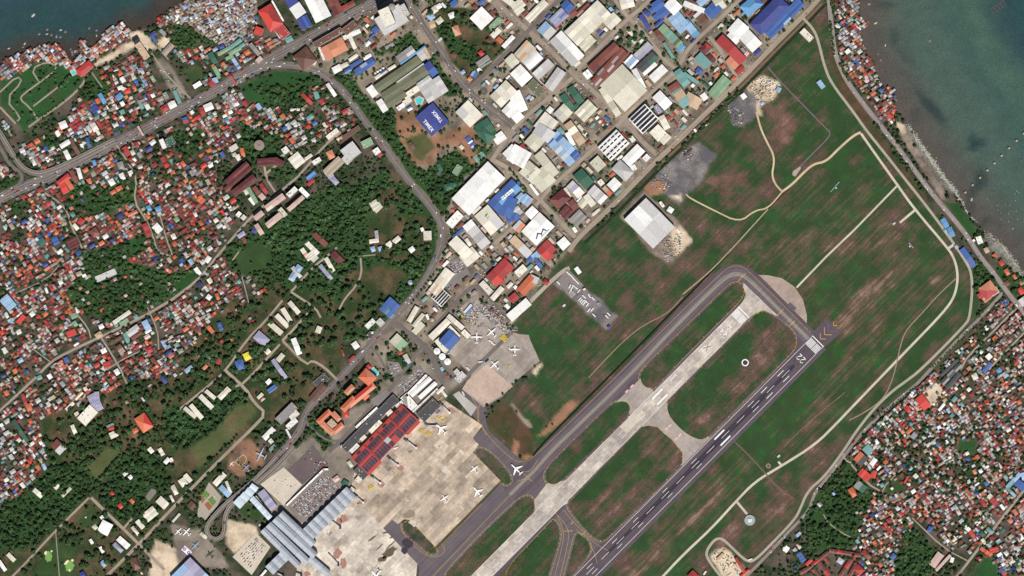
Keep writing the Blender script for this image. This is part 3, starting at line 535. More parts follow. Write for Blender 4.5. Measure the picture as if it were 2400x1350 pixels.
for t in (-11.5, 8.5): mark('aiming_point', O2, 302, 334, t, t+3.4, par=RW2)
for a, b in [(332,348),(396,412),(455,470),(560,578),(645,662),(735,752),(820,840)]:
    for t in (-6, 5): mark('touchdown_bar', O1, a, b, t, t+.8, par=RW1)
for a, b in [(205,225),(395,412),(492,508),(590,606),(660,676),(742,760)]:
    for t in (-9, 8): mark('touchdown_bar', O2, a, b, t, t+.9, par=RW2)
for k in range(15): mark('centre_line', O2, 95+k*50, 120+k*50, -.4, .4, RW2)
for k in range(16): mark('centre_line', O1, 90+k*52, 116+k*52, -.25, .25, RW1, flatmat('C9C2B8'))
# displaced-paint crosses and chevrons
XB = flatmat('3A3440', .85)
def cross(o, s, t, r, par, w=1.0):
    for sg in (-1, 1):
        mb = MB(); a = fr(o, s-r, t-sg*r*.55); b = fr(o, s+r, t+sg*r*.55); q = offset_line([a, b], w/2); p = offset_line([a, b], -w/2)
        mb.poly([W(*x, .66+.02*sg) for x in (q[0], q[1], p[1], p[0])]); mb.build('cross_bar', XB, par)
cross(O1, 118, -3, 9, RW1); cross(O2, 80, -1, 14, RW2)
BP = sheet('painted_pad', [(1905,781),(1937,750),(1968,780),(1927,813)], .34, SHOULDER)
for s, r, m_ in [(-22,13,YEL),(-34,16,flatmat('6a5a6c')),(-52,7,YEL),(-8,10,YEL)]:
    for sg in (-1, 1):
        mb = MB(); a = fr(O2, s, 0); b = fr(O2, s-r*.9+0*r, sg*r*.95); q = offset_line([a, b], .6); p = offset_line([a, b], -.6); mb.poly([W(*x, .42+.02*sg) for x in (q[0], q[1], p[1], p[0])]); mb.build('chevron', m_, BP)
# runway numerals, drawn with seven-segment style strokes and diagonals
def glyph(par, o, s, t, strokes, h, w, mat=None, wd_=1.7):
    """local x to the right of the reader, y up; the reader looks along +s (down the runway)"""
    mb = MB()
    for k, st_ in enumerate(strokes):
        for (x0, y0), (x1, y1) in zip(st_[:-1], st_[1:]):
            a = fr(o, s+y0*h, t-x0*w); b = fr(o, s+y1*h, t-x1*w); dx, dy = b[0]-a[0], b[1]-a[1]; L = math.hypot(dx, dy); ex = (dx/L*wd_*.4, dy/L*wd_*.4)
            a = (a[0]-ex[0], a[1]-ex[1]); b = (b[0]+ex[0], b[1]+ex[1]); q = offset_line([a, b], wd_/2); p = offset_line([a, b], -wd_/2)
            mb.poly([W(*x, .62) for x in (q[0], q[1], p[1], p[0])])
    return mb.build('numeral', mat or WHT, par)
TWO = [[(0,.8),(.2,1),(.8,1),(1,.8),(1,.62),(0,0),(1,0)]]; RR = [[(0,0),(0,1),(.75,1),(1,.82),(.75,.55),(0,.55)],[(.45,.55),(1,0)]]
glyph(RW1, O1, 44, 3.2, RR, 10, 6.4); glyph(RW1, O1, 64, 9.6, TWO, 12.5, 7.2); glyph(RW1, O1, 64, -1.6, TWO, 12.5, 7.2)
glyph(RW2, O2, 50, 9.6, TWO, 13.5, 7.2); glyph(RW2, O2, 50, -1.6, TWO, 13.5, 7.2)
for p in [[(1605,722),(1690,640),(1712,624),(1735,623),(1757,636),(1900,780)],[(1430,897),(1605,722)],[(1245,1075),(1290,1035),(1430,897)],[(1256,1098),(1293,1056),(1456,900),(1600,747),(1690,660),(1727,643),(1753,654),(1890,788)],
          [(1120,985),(1150,1030),(1190,1068),(1215,1085),(1245,1076)],[(1210,1098),(1240,1110),(1262,1075)],[(1212,1128),(1238,1120),(1262,1140)],[(1215,1100),(1262,1140)],[(1262,1096),(1215,1140),(1100,1260),(1010,1355)],
          [(942,1212),(938,1240),(960,1270),(1000,1305),(1030,1305),(1045,1290),(1035,1275)],[(1130,1180),(1090,1220),(1022,1290)],[(1305,1205),(1322,1245),(1318,1280),(1300,1350)],[(1320,1195),(1345,1225),(1395,1275),(1425,1290)],[(1350,1240),(1390,1285),(1400,1320)],[(1300,1200),(1335,1240),(1330,1280),(1312,1355)],
          [(1105,930),(1125,965),(1118,990),(1122,1010)],[(1128,940),(1115,975),(1140,1020)]]:
    ribbon('taxi_line', p, .6, .50, YEL, 2)
for a, b in [((1748,640),(1727,662)),((1836,724),(1822,739)),((1863,752),(1850,764)),((1344,1222),(1338,1229)),((1322,1245),(1342,1244)),((1371,1247),(1361,1256))]: ribbon('holding_line', [a, b], 1.2, .52, YEL, 0)
for x, y, ang in [(1481,905,-45),(1469,917,-45),(1562,1005,-45),(1570,998,-45),(1585,1028,-45),(1593,1020,-45)]:
    c, q = math.cos(R(ang))*4.5, math.sin(R(ang))*4.5; ribbon('holding_panel', [(x-c, y-q), (x+c, y+q)], 3.6, .50, PNK, 0)
# apron guide lines, stand stains and wet run-off
LNE = flatmat('6f6252'); YL2 = flatmat('A88E58')
for p in [[(938,1248),(1010,1175),(1060,1125),(1110,1072)],[(880,1145),(910,1170),(958,1178)],[(958,1178),(1000,1140),(1040,1095)],[(985,1035),(1020,1070),(1045,1080)],[(990,1190),(1005,1150),(1040,1140)],[(955,1190),(980,1184),(992,1192)],[(1000,1135),(1042,1100),(1035,1082)],[(840,1170),(890,1192)]]: ribbon('guide_line', p, .45, .46, LNE)
for p in [[(1085,955),(1080,1040),(1060,1075)],[(1002,1010),(1030,1035)],[(960,1065),(1000,1100)],[(925,1105),(955,1130)],[(868,1148),(905,1190)],[(1030,1020),(1100,1085)]]: ribbon('guide_line', p, .6, .48, YL2)
def blob(name, x, y, rx, ry, ang, mat, z, seed=0):
    g = random.Random(seed); pts = []
    for k in range(18):
        a = k*math.pi/9; r = .75+.45*g.random(); u, v = rx*r*math.cos(a), ry*r*math.sin(a); c, s_ = math.cos(R(ang)), math.sin(R(ang)); pts.append((x+u*c-v*s_, y+u*s_+v*c))
    return sheet(name, smooth_line(pts, True, 1), z, mat)
STN = flatmat('9a7468', .9, .35); OIL = flatmat('857868', .9, .3)
for i, (x, y, rx, ry, a) in enumerate([(1058,962,9,7,30),(938,1096,9,7,30),(976,1044,7,6,20),(893,1135,9,8,20),(850,1175,9,8,20),(1016,998,8,5,20),(806,1216,9,10,0),(790,1298,10,14,20),(795,1222,7,10,0),(720,1345,10,6,0),(805,1320,8,12,0)]): blob('stain', x, y, rx, ry, a, STN, .50, i)
DK = flatmat('5c5446', .9, .4)
for i, (x, y, rx, ry, a) in enumerate([(912,1295,20,9,-35),(897,1310,12,6,-20),(872,1262,14,2.2,-35),(905,1248,10,2,-10),(890,1282,12,1.8,-45),(915,1278,16,1.6,-40),(920,1258,9,2,-30)]): blob('stain', x, y, rx, ry, a, DK, .52, 40+i)
for i, (x, y, rx, ry, a) in enumerate([(957,1272,14,12,30),(948,1290,9,8,60),(968,1262,8,5,0)]): blob('stain', x, y, rx, ry, a, flatmat('3c343c', .8, .3), .54, 60+i)
for i, (x, y, rx, ry, a) in enumerate([(960,1205,14,9,-20),(1030,1045,2.5,2.5,0)]): blob('stain', x, y, rx, ry, a, OIL, .50, 80+i)
# parking lots
for poly, mt in [([(668,1110),(735,1043),(757,1078),(770,1085),(708,1136)],LOTD),([(610,1135),(665,1095),(708,1136),(665,1185)],LOTC),([(672,1185),(765,1105),(800,1150),(712,1225)],LOT),([(545,1305),(600,1248),(634,1282),(590,1348)],LOTC),([(925,905),(985,855),(1000,885),(975,915),(940,930)],LOT),([(905,845),(935,850),(945,870),(920,885)],LOT),([(1050,615),(1085,600),(1100,640),(1060,680),(1042,670)],LOT),([(1305,660),(1330,630),(1368,668),(1338,700)],flatmat('7c7472')),([(1350,695),(1375,680),(1412,715),(1385,735)],flatmat('787070')),
  ([(466,1178),(490,1130),(520,1165),(510,1185),(480,1220),(462,1210)],GREYC),([(355,1145),(370,1150),(350,1175),(340,1165)],LOT),([(870,935),(905,912),(920,925),(880,960)],LOT)]:
    RN[0] += 1; sheet('parking_lot', poly, .2+.006*RN[0], mt); burn(poly)
burn([(1052,826),(1105,765),(1078,722),(1110,694),(1200,778),(1265,846),(1195,905),(1133,955),(1173,1126),(1020,1282),(978,1365),(540,1365),(540,1300),(640,1210),(830,1090),(985,940)])

for q, c in [([(472,1157),(480,1147),(492,1159),(484,1169)],'5a7c3c'),([(488,1173),(496,1163),(507,1176),(499,1186)],'5a7c3c'),([(463,1167),(471,1158),(482,1170),(475,1180)],'8c6248'),([(479,1183),(487,1174),(498,1187),(490,1197)],'8c5a40')]: sheet('garden_bed', q, .9, flatmat(c, .95, .3, .4))
for i, (x, y, rx, ry, a) in enumerate([(114,1304,9,12,10),(164,1327,10,13,20),(25,1300,6,8,0)]): blob('golf_green', x, y, rx, ry, a, flatmat('6f9650', .95, .15), .12, 120+i)
for i, (x, y, rx, ry, a) in enumerate([(107,1296,3,5,20),(121,1292,2.5,2.5,0),(156,1318,3,7,40),(170,1313,3,3,0),(163,1336,2.5,2.5,0),(332,1344,4,2,30)]): blob('bunker', x, y, rx, ry, a, flatmat('d8c8a8', .95, .1), .16, 130+i)
MARK = flatmat('c8b898', .95, .2)
ribbon('painted_loop', [(548,1086),(566,1068),(572,1065),(578,1074),(577,1082),(568,1090),(560,1091),(551,1083)], .9, .2, MARK, 1)
# ================================================================ BUILDINGS
WALL = {}
def wallmat(c): return flatmat(c, .85, .12, .3)
def frame(p1, p2, p3):
    """centre, length, depth, rotation (world) of the rectangle p1-p2 (ridge side), p3 next corner; map units in, metres out"""
    ux, uy = p2[0]-p1[0], p2[1]-p1[1]; L = math.hypot(ux, uy); ux /= L; uy /= L
    vx, vy = -uy, ux; d = (p3[0]-p2[0])*vx+(p3[1]-p2[1])*vy
    cx = p1[0]+ux*L/2+vx*d/2; cy = p1[1]+uy*L/2+vy*d/2
    return cx, cy, L*S, abs(d)*S, math.atan2(-uy, ux), [tuple(p1), tuple(p2), (p2[0]+vx*d, p2[1]+vy*d), (p1[0]+vx*d, p1[1]+vy*d)]
def bays(L, step, mx):
    n = max(1, min(mx, int(round(L/step)))); return n
def add_roof(root, L, D, h, typ, cols, rise=None, step=24.0, mx=7, seed=0, ov=.5):
    g = random.Random(seed); t = typ[0]; num = int(typ[1]) if len(typ) > 1 and typ[1].isdigit() else 1
    pick = lambda: cols[0] if len(cols) == 1 or g.random() > .2 else g.choice(cols[1:])
    L2, D2 = L/2+ov, D/2+ov
    if t in 'gm':
        n = bays(L, step, mx); nr = max(1, num); wd = 2*D2/nr
        for r in range(nr):
            y0 = -D2+r*wd; rs = (rise or .11)*wd/2*1.0; rs = max(rs, .5)
            for sgn in (0, 1):
                ya, yb = (y0, y0+wd/2-.12) if sgn == 0 else (y0+wd/2+.12, y0+wd); za, zb = (h, h+rs) if sgn == 0 else (h+rs, h)
                for i in range(n):
                    x0 = -L2+2*L2*i/n; x1 = -L2+2*L2*(i+1)/n-(.12 if i < n-1 else 0); dz = .04*(i % 2)
                    mb = MB(); mb.slab([(x0, ya, za+dz), (x1, ya, za+dz), (x1, yb, zb+dz), (x0, yb, zb+dz)], .3); mb.build('roof_panel', roofmat(pick()), root)
            mb = MB(); mb.box(-L2, y0+wd/2-.45, h+rs-.1, L2, y0+wd/2+.45, h+rs+.18); mb.build('ridge_cap', roofmat(cols[0]), root)
            for e in (-L/2+.1, L/2-.1): mb = MB(); mb.poly([(e, y0+.5, h-.2), (e, y0+wd-.5, h-.2), (e, y0+wd/2, h+rs-.3)]); mb.build('gable_wall', wallmat('b8b0a4'), root)
        return h+max(.5, (rise or .11)*wd/2)
    if t == 'h':
        rs = (rise or .3)*D2; rl = max(0, L2-D2*.95)
        A_, B_, C_, D_ = (-L2, -D2, h), (L2, -D2, h), (L2, D2, h), (-L2, D2, h); E_, F_ = (-rl, 0, h+rs), (rl, 0, h+rs)
        for pts in ([A_, B_, F_, E_], [C_, D_, E_, F_], [B_, C_, F_], [D_, A_, E_]):
            if rl == 0: pts = [p for i, p in enumerate(pts) if p not in pts[:i]]
            mb = MB(); mb.poly(pts); mb.build('roof_slope', roofmat(pick()), root)
        mb = MB(); mb.box(-rl-.4, -.4, h+rs-.2, rl+.4, .4, h+rs+.15); mb.build('ridge_cap', roofmat(cols[-1]), root)
        return h+rs
    if t == 's':
        rs = .1*D
        n = bays(L, step, mx)
        for i in range(n):
            x0 = -L2+2*L2*i/n; x1 = -L2+2*L2*(i+1)/n-(.12 if i < n-1 else 0); mb = MB(); mb.slab([(x0, -D2, h), (x1, -D2, h), (x1, D2, h+rs), (x0, D2, h+rs)], .3); mb.build('roof_panel', roofmat(pick()), root)
        return h+rs
    if t == 'b':
        n = bays(L, step, mx); k = 10; rs = (rise or .28)*D2
        for i in range(n):
            x0 = -L2+2*L2*i/n; x1 = -L2+2*L2*(i+1)/n-(.15 if i < n-1 else 0); mb = MB()
            pr = [(-D2+2*D2*j/k, h+rs*math.sin(math.pi*j/k)) for j in range(k+1)]
            vs = [(x, y, z) for y, z in pr for x in (x0, x1)]; mb.v = vs; mb.f = [(2*j, 2*j+1, 2*j+3, 2*j+2) for j in range(k)]
            mb.build('roof_panel', roofmat(pick()), root, smooth=True)
        return h+rs
    # flat
    mb = MB(); mb.box(-L/2+.35, -D/2+.35, h-.5, L/2-.35, D/2-.35, h); deck = mb.build('roof_deck', roofmat(cols[0], .8), root)
    for a in ((-L/2, -D/2, L/2, -D/2+.35), (-L/2, D/2-.35, L/2, D/2), (-L/2, -D/2+.36, -L/2+.35, D/2-.36), (L/2-.35, -D/2+.36, L/2, D/2-.36)):
        mb = MB(); mb.box(a[0], a[1], h-.5, a[2], a[3], h+.9); mb.build('parapet', wallmat('c8c0b2'), root)
    n = int(min(6, L*D/90))
    for i in range(n):
        x = g.uniform(-L/2+2, L/2-3); y = g.uniform(-D/2+2, D/2-3); w = g.uniform(1.2, 3.2); d = g.uniform(1.2, 2.6)
        if abs(x) < L/2-2 and abs(y) < D/2-2:
            mb = MB(); mb.box(x-w/2, y-d/2, h+.003, x+w/2, y+d/2, h+g.uniform(.9, 2.4)); mb.build(g.choice(['roof_unit', 'stair_head', 'water_tank']), roofmat(g.choice('LWGC')), deck)
    return h
def extras(root, L, D, h, typ, ex, seed=0, wall=None):
    top = root; root = next((q for q in top.children if q.name.startswith('roof_')), top)
    g = random.Random(seed+5)
    num = int(typ[1]) if len(typ) > 1 and typ[1].isdigit() else 1; wd = D/num; slope = max(.5, .11*(D/2+.5)/num)/(wd/2)
    zt = lambda y: h+(slope*(wd/2-abs(((y+D/2) % wd)-wd/2)) if typ[0] in 'gm' else 0)
    if 'v' in ex:
        n = max(2, int(L/12))
        for i in range(n):
            x = -L/2+L*(i+.5)/n; y = wd/2-D/2+(0 if num > 1 else 0); mb = MB(); mb.cyl(x, y, zt(y)+.1, zt(y)+1.5, .9, .6, 8); mb.build('roof_vent', roofmat('L'), root)
    if 'k' in ex:
        n = max(2, int(L/14))
        for i in range(n):
            x = -L/2+L*(i+.5)/n
            for sy in (-1, 1):
                y0, y1 = sy*D*.12, sy*D*.42
                ya, yb = min(y0, y1), max(y0, y1); mb = MB(); mb.slab([(x-.7, ya, zt(ya)+.35), (x+.7, ya, zt(ya)+.35), (x+.7, yb, zt(yb)+.35), (x-.7, yb, zt(yb)+.35)], .12); mb.build('skylight', roofmat('8f9196'), root)
    if 'p' in ex:
        n = max(2, int(L/13))
        for i in range(n):
            x0 = -L/2+L*(i+.1)/n; x1 = -L/2+L*(i+.9)/n
            for sy in (-1, 1):
                y0, y1 = sorted((sy*D*.1, sy*D*.4)); mb = MB(); mb.slab([(x0, y0, zt(y0)+.5), (x1, y0, zt(y0)+.5), (x1, y1, zt(y1)+.5), (x0, y1, zt(y1)+.5)], .15); mb.build('solar_panel', roofmat('2a2d36', .3), root)
    if 'q' in ex:                               # long solar strips along the ridge
        n = 5
        for i in range(n):
            y0 = -D/2+D*(i+.12)/n; y1 = -D/2+D*(i+.80)/n
            mb = MB(); mb.slab([(-L*.46, y0, zt(y0)+.6), (L*.46, y0, zt(y0)+.6), (L*.46, y1, zt(y1)+.6), (-L*.46, y1, zt(y1)+.6)], .15); mb.build('solar_panel', roofmat('2c2e36', .3), root)
    if 'w' in ex:                               # windows along the walls
        for i in range(max(2, int(L/5))):
            x = -L/2+L*(i+.5)/max(2, int(L/5))
            for sy in (-1, 1):
                for z in np.arange(1.2, h-2, 3.4):
                    mb = MB(); mb.box(x-.9, sy*D/2-.06, z, x+.9, sy*D/2+.06, z+1.5); mb.build('window', roofmat('2e3440', .25), wall or top)
NB = [0]; INFO = {}; BYLAB = {}
def building(p1, p2, p3, h, typ, cols, name, label, cat=None, ex='', wall=None, z0=0.0, group=None, land=True, rise=None):
    cx, cy, L, D, rz, quad = frame(p1, p2, p3); NB[0] += 1; sd = NB[0]
    root = thing(name, label, cat or name.replace('_', ' ').split()[-1], W(cx, cy, z0), rz, group)
    mb = MB()
    if h > 1:
        a, b = L/2, D/2
        mb.v = [(-a, -b, -.6), (a, -b, -.6), (a, b, -.6), (-a, b, -.6), (-a, -b, h-.25), (a, -b, h-.25), (a, b, h-.25), (-a, b, h-.25)]
        mb.f = [(0, 1, 5, 4), (1, 2, 6, 5), (2, 3, 7, 6), (3, 0, 4, 7)]
        wob_ = mb.build('wall', wallmat(wall or rnd.choice(['b4aca0', 'c4bcae', 'a8a29a', 'bcb2a6'])), root)
    add_roof(root, L, D, h, typ, list(cols), rise, seed=sd)
    if ex: extras(root, L, D, h, typ, ex, sd, wob_ if h > 1 else None)
    burn(quad)
    if land: LAND.append((cx, cy, label))
    INFO[root.name] = (cx, cy, L, D, rz, h, typ); BYLAB[label] = root
    return root
def B(ox, oy, text):
    for ln in text.strip().split('\n'):
        ln = ln.strip()
        if not ln or ln[0] == '#': continue
        pt = ln.split('|'); a, nm, lab = pt[:3]; f = a.split(); v = [float(x)/4.5 for x in f[:6]]
        P = [(ox+v[0], oy+v[1]), (ox+v[2], oy+v[3]), (ox+v[4], oy+v[5])]
        building(*P, float(f[6]), f[7], f[8], nm.strip(), lab.strip(), ex=pt[4] if len(pt) > 4 else '')
B(0, 0, """
805 745 945 638 990 712 10 h QR|hall|red hipped seaside hall beside turquoise pool
815 785 900 805 895 770 8 s Q|annex|red lean-to annex below the seaside hall
1420 480 1480 440 1600 590 6 f ZC|unfinished_building|roofless concrete frame building beside the sand road
1395 420 1450 385 1485 430 7 g K|shed|black roofed shed on the upper shore
1580 365 1640 320 1665 350 7 g VB|school|blue roofed shore classroom above the sandy yard
1590 385 1630 445 1660 425 7 g BP|school|blue and white shore classroom facing sandy yard
1680 330 1740 390 1765 365 6 g G|school|grey classroom right of the sandy yard
1705 560 1800 450 1840 490 6 g tG|hall|long taupe hall on the upper shore
1035 1000 1070 980 1125 1080 7 g YP|row_house|pale blue long row house below cemetery lawn
950 1140 1015 1100 1045 1165 8 g2 V|warehouse|twin navy roofed warehouse among upper left houses
1580 815 1610 795 1650 850 3 f E|court|green walled court near the upper car park
1690 1140 1755 1095 1785 1150 7 h R|house|red hipped house beside the boulevard
1770 1095 1840 1060 1850 1130 8 g W|shop|white shop beside the red boulevard house
950 1320 1000 1290 1040 1370 7 g C|hall|cream hall among upper left houses
620 1300 690 1270 705 1345 6 g W|hall|white roofed yard hall below cemetery
1285 910 1340 935 1320 965 6 g C|store|cream store between crowded upper left houses
1240 920 1290 900 1310 930 6 g W|store|white store between crowded upper left houses
1305 945 1370 925 1375 980 6 h Q|store|bright red store amid upper left houses
1215 1020 1270 975 1295 1030 6 g Y|house|large sky blue house by upper woods
1450 1070 1480 1055 1525 1140 6 g T|house|long teal house beside grassy plot
1715 990 1755 970 1790 1030 7 f G|office|grey flat office beside upper car park
""")
B(400, 0, """
1060 40 1190 250 1055 335 14 h QR|mall|big bright red mall near the top shanties
1185 255 1265 355 1170 415 12 f RL|mall|lower red flat mall wing by the boulevard
905 280 985 310 950 385 11 g Q|mall|small red mall wing below big red mall
1045 290 1130 220 1190 260 11 g R|mall|red curved mall wing between red malls
1062 15 1080 5 1210 215 9 f W|canopy|long white canopy right of big red mall
1400 -30 1535 245 1690 160 13 g WC|supermarket|largest white roofed supermarket at top edge
1255 95 1330 205 1440 145 13 g W|supermarket|white left wing of the supermarket
1195 -10 1255 85 1352 28 12 g V|supermarket|navy upper wing of the supermarket
1330 212 1390 328 1495 265 12 g2 VB|supermarket|navy lower wing of the supermarket
1640 -10 1735 175 1830 130 10 g MU|store|maroon roofed store at the top edge
1690 40 1780 30 1770 90 4 f W|store|white raised roof beside maroon store
605 500 735 405 755 440 9 g T|school|long teal school roof by boulevard
490 560 615 490 630 525 8 g ET|school|pale green school wing by boulevard
610 555 730 485 745 525 8 g ET|school|lower green school wing by boulevard
725 480 775 450 790 480 8 g T|school|short teal school block at right end
395 570 440 545 500 655 7 g N|school|dark green school block left of playground
440 715 475 695 550 810 7 g ET|school|grey green school block left of playground
575 610 650 570 665 600 6 g E|school|small green block above the playground tree
640 625 670 605 740 715 7 g5 PV|school|blue and white striped school roof
585 800 680 752 688 770 5 g M|gatehouse|long dark red gatehouse by boulevard
505 490 555 465 570 500 6 h V|house|navy hipped house above the school
485 315 515 300 540 345 6 g W|house|white roof among the top shanties
235 900 310 855 332 893 7 g W|hall|white hall below the brown lawn
825 475 855 450 925 590 8 g G|hall|slanted grey hall left of pink roof
895 640 945 590 972 632 10 f J|shop|pink roofed shop beside the boulevard
1205 410 1270 375 1290 425 7 g TG|shop|teal grey shop below red malls
1100 330 1150 300 1195 385 10 f Lt|mall|grey flat roof between red malls
1290 600 1430 490 1530 655 9 h X|restaurant|brown hip roofed restaurant at highway fork
1290 590 1330 575 1350 635 5 g C|restaurant|cream side wing of brown restaurant
1450 655 1520 690 1535 650 5 g C|restaurant|cream front of brown restaurant
1500 455 1790 290 1820 345 12 f XD|store|long dark brown store beside boulevard
1580 515 1805 395 1870 525 10 g SZ|mall|salmon and cream mall below brown store
1555 505 1580 495 1660 625 9 f W|mall|white front strip of salmon mall
1700 720 1780 678 1812 738 7 g W|shop|white shop at the right highway bend
1638 895 1668 875 1745 1010 7 g W|workshop|tall white workshop inside the highway bend
1375 1005 1400 980 1512 1075 7 g RQ|row_house|long red row house inside highway bend
25 965 60 950 115 1085 6 g TE|market|long teal market roof below the boulevard
345 1115 430 1078 458 1145 7 g W|shop|white twin shop below the boulevard
-20 1085 15 1065 35 1115 7 g W|shop|white shop at boulevard car park
300 1140 340 1125 375 1210 6 g R|house|large red house near twin white shop
1265 1150 1360 1145 1362 1168 6 g C|row_house|cream row house below dense scrub
1505 975 1550 960 1585 1030 6 g T|house|large teal house inside highway bend
395 880 440 840 455 910 6 g R|shop|red shop beside the upper boulevard
440 830 490 815 500 870 6 g P|shop|pale blue shop beside the upper boulevard
790 1290 860 1260 870 1285 6 g A|row_house|orange row house below dense scrub
120 1250 170 1230 190 1290 6 g BR|house|blue roofed house just below boulevard
""")
# tall hospital block and its drum
building((877,46),(934,10),(965,46),13,'f','LC','hospital','wide grey hospital podium under the tower',ex='w')
building((887,29),(911,18),(927,58),44,'f','CL','hospital_tower','tall cream hospital tower on grey podium','tower',ex='w',wall='b9bcc0')
building((937,16),(948,10),(966,32),30,'f','LW','hospital_wing','grey slab wing right of hospital tower','wing',ex='w')
B(800, 0, """
5 310 130 215 170 295 11 f XD|store|dark brown flat store left of hospital
15 385 190 305 208 345 8 g WC|shop|white shop row under dark brown store
70 385 105 370 170 505 7 g CW|shop|cream shop wing behind white row
100 310 150 290 165 335 4 f W|annex|white annex on the dark brown store
-10 80 125 5 135 60 9 g UR|market|red brown market at the top edge
320 310 365 275 405 320 6 g B|shed|blue shed in hospital sand yard
130 745 325 610 352 680 9 g BP|factory|long pale blue factory left of olive factory
90 690 205 622 218 655 6 g B|workshop|narrow blue workshop left of blue factory
75 625 160 565 180 590 5 g CW|workshop|white workshop by the highway trees
230 605 305 565 318 600 5 g W|office|small white office above blue factory
-15 690 60 655 85 690 6 g C|workshop|cream workshop at the highway bend
25 750 90 710 110 745 5 g BY|shed|blue shed at blue factory gate
345 905 800 590 855 662 10 g O|factory|huge olive roofed factory upper hall
415 990 880 695 935 775 10 g O|factory|huge olive roofed factory middle hall
445 1065 640 935 695 1015 10 g O|factory|olive roofed factory lower hall
575 600 738 482 782 556 9 g GL|factory|grey upper annex of olive factory
620 672 880 485 886 500 10 s Y|canopy|long sky blue canopy on olive factory
845 512 888 490 962 605 8 f ZS|factory|tan end block of olive factory
790 565 848 522 903 612 8 g L|factory|light grey end block of olive factory
580 868 865 668 872 685 13 f LJ|monitor_roof|raised pinkish strip on olive factory
866 692 930 642 1025 768 10 g VB|factory|deep blue end hall of olive factory
645 1003 800 900 832 958 8 f C|factory|cream lower annex of olive factory
640 1075 722 1020 745 1075 7 f C|factory|cream corner annex of olive factory
820 932 1030 800 1145 950 10 g2 L|factory|twin grey hall right of olive factory
795 888 925 795 962 836 10 g L|factory|narrow grey hall beside twin grey hall
262 940 325 895 400 985 8 g WA|factory|rust stained white end of olive factory
368 1075 425 1040 485 1165 8 g W|factory|white lower end of olive factory
350 815 470 730 485 760 6 g CB|pump_house|cream pump house beside round tanks
490 725 565 680 580 705 6 g C|factory|small cream block on olive factory
580 1135 650 1085 672 1130 6 f W|workshop|white workshop below the olive factory
690 1145 735 1120 755 1150 5 g WY|shed|white shed beside turquoise pool
460 495 545 450 560 480 5 g G|office|grey office below hospital palms
935 100 985 60 1020 115 6 h I|house|ivory hipped villa beside factory avenue
990 65 1040 35 1065 75 6 h W|house|white villa beside ivory villa
900 170 950 130 985 190 7 h P|house|pale bluish villa left of factory avenue trees
990 220 1045 175 1075 225 6 h I|house|ivory villa below the bluish villa
920 235 975 215 1010 280 6 g Zt|house|tan roofed villa by factory avenue
1125 150 1180 125 1190 185 6 h W|house|white villa among upper trees
1165 290 1225 265 1280 355 7 h SZ|house|salmon tiled villa among upper trees
1440 560 1475 530 1500 575 6 h Q|pavilion|small bright red hipped pavilion
1355 195 1480 72 1620 180 10 g W|factory|white gabled factory near top avenue
1545 290 1660 175 1700 215 6 f EG|yard|grey green yard building by white factory
1570 370 1650 290 1690 330 7 g WC|workshop|white workshop below grey green yard
1690 485 1800 370 1832 400 7 g W|warehouse|narrow white warehouse by warehouse street
1630 420 1660 385 1705 440 6 g A|shed|orange shed beside narrow white warehouse
1420 660 1540 580 1600 640 6 m3 GD|shed|weathered grey shed inside the upper triangle
1425 735 1460 710 1485 745 5 g W|shed|small white shed by weathered shed
1360 795 1395 740 1425 805 6 g BP|house|blue gabled house in avenue triangle
1325 835 1355 805 1385 835 5 h S|house|salmon house in avenue triangle
1255 760 1290 735 1310 765 5 h P|house|pale blue house in avenue triangle
1735 848 1567 1015 1678 1145 10 g CI|warehouse|cream warehouse right of avenue junction
1690 1170 1800 1050 1880 1130 10 g W|warehouse|white warehouse below cream avenue warehouse
1205 1185 1360 1345 1490 1215 9 g CL|warehouse|cream and grey warehouse by factory avenue
1400 1335 1540 1243 1650 1355 9 g N|warehouse|dark green warehouse beside factory avenue
1720 640 1800 565 1880 650 9 g I|factory|ivory factory right of warehouse street
1680 -10 1790 70 1840 30 8 m3 CW|warehouse|cream ribbed warehouse at top avenue
1440 30 1490 -10 1520 20 6 g B|shed|blue shed at top edge
1140 40 1200 -10 1240 30 7 g BV|shed|navy shed at top edge beside avenue
1375 75 1410 45 1440 85 6 h U|house|rust hipped house near top avenue
""")
tx = building((800+965/4.5,1085/4.5),(800+1135/4.5,1285/4.5),(800+945/4.5,1430/4.5),12,'g','V','warehouse','deep blue gabled warehouse with white roof lettering')
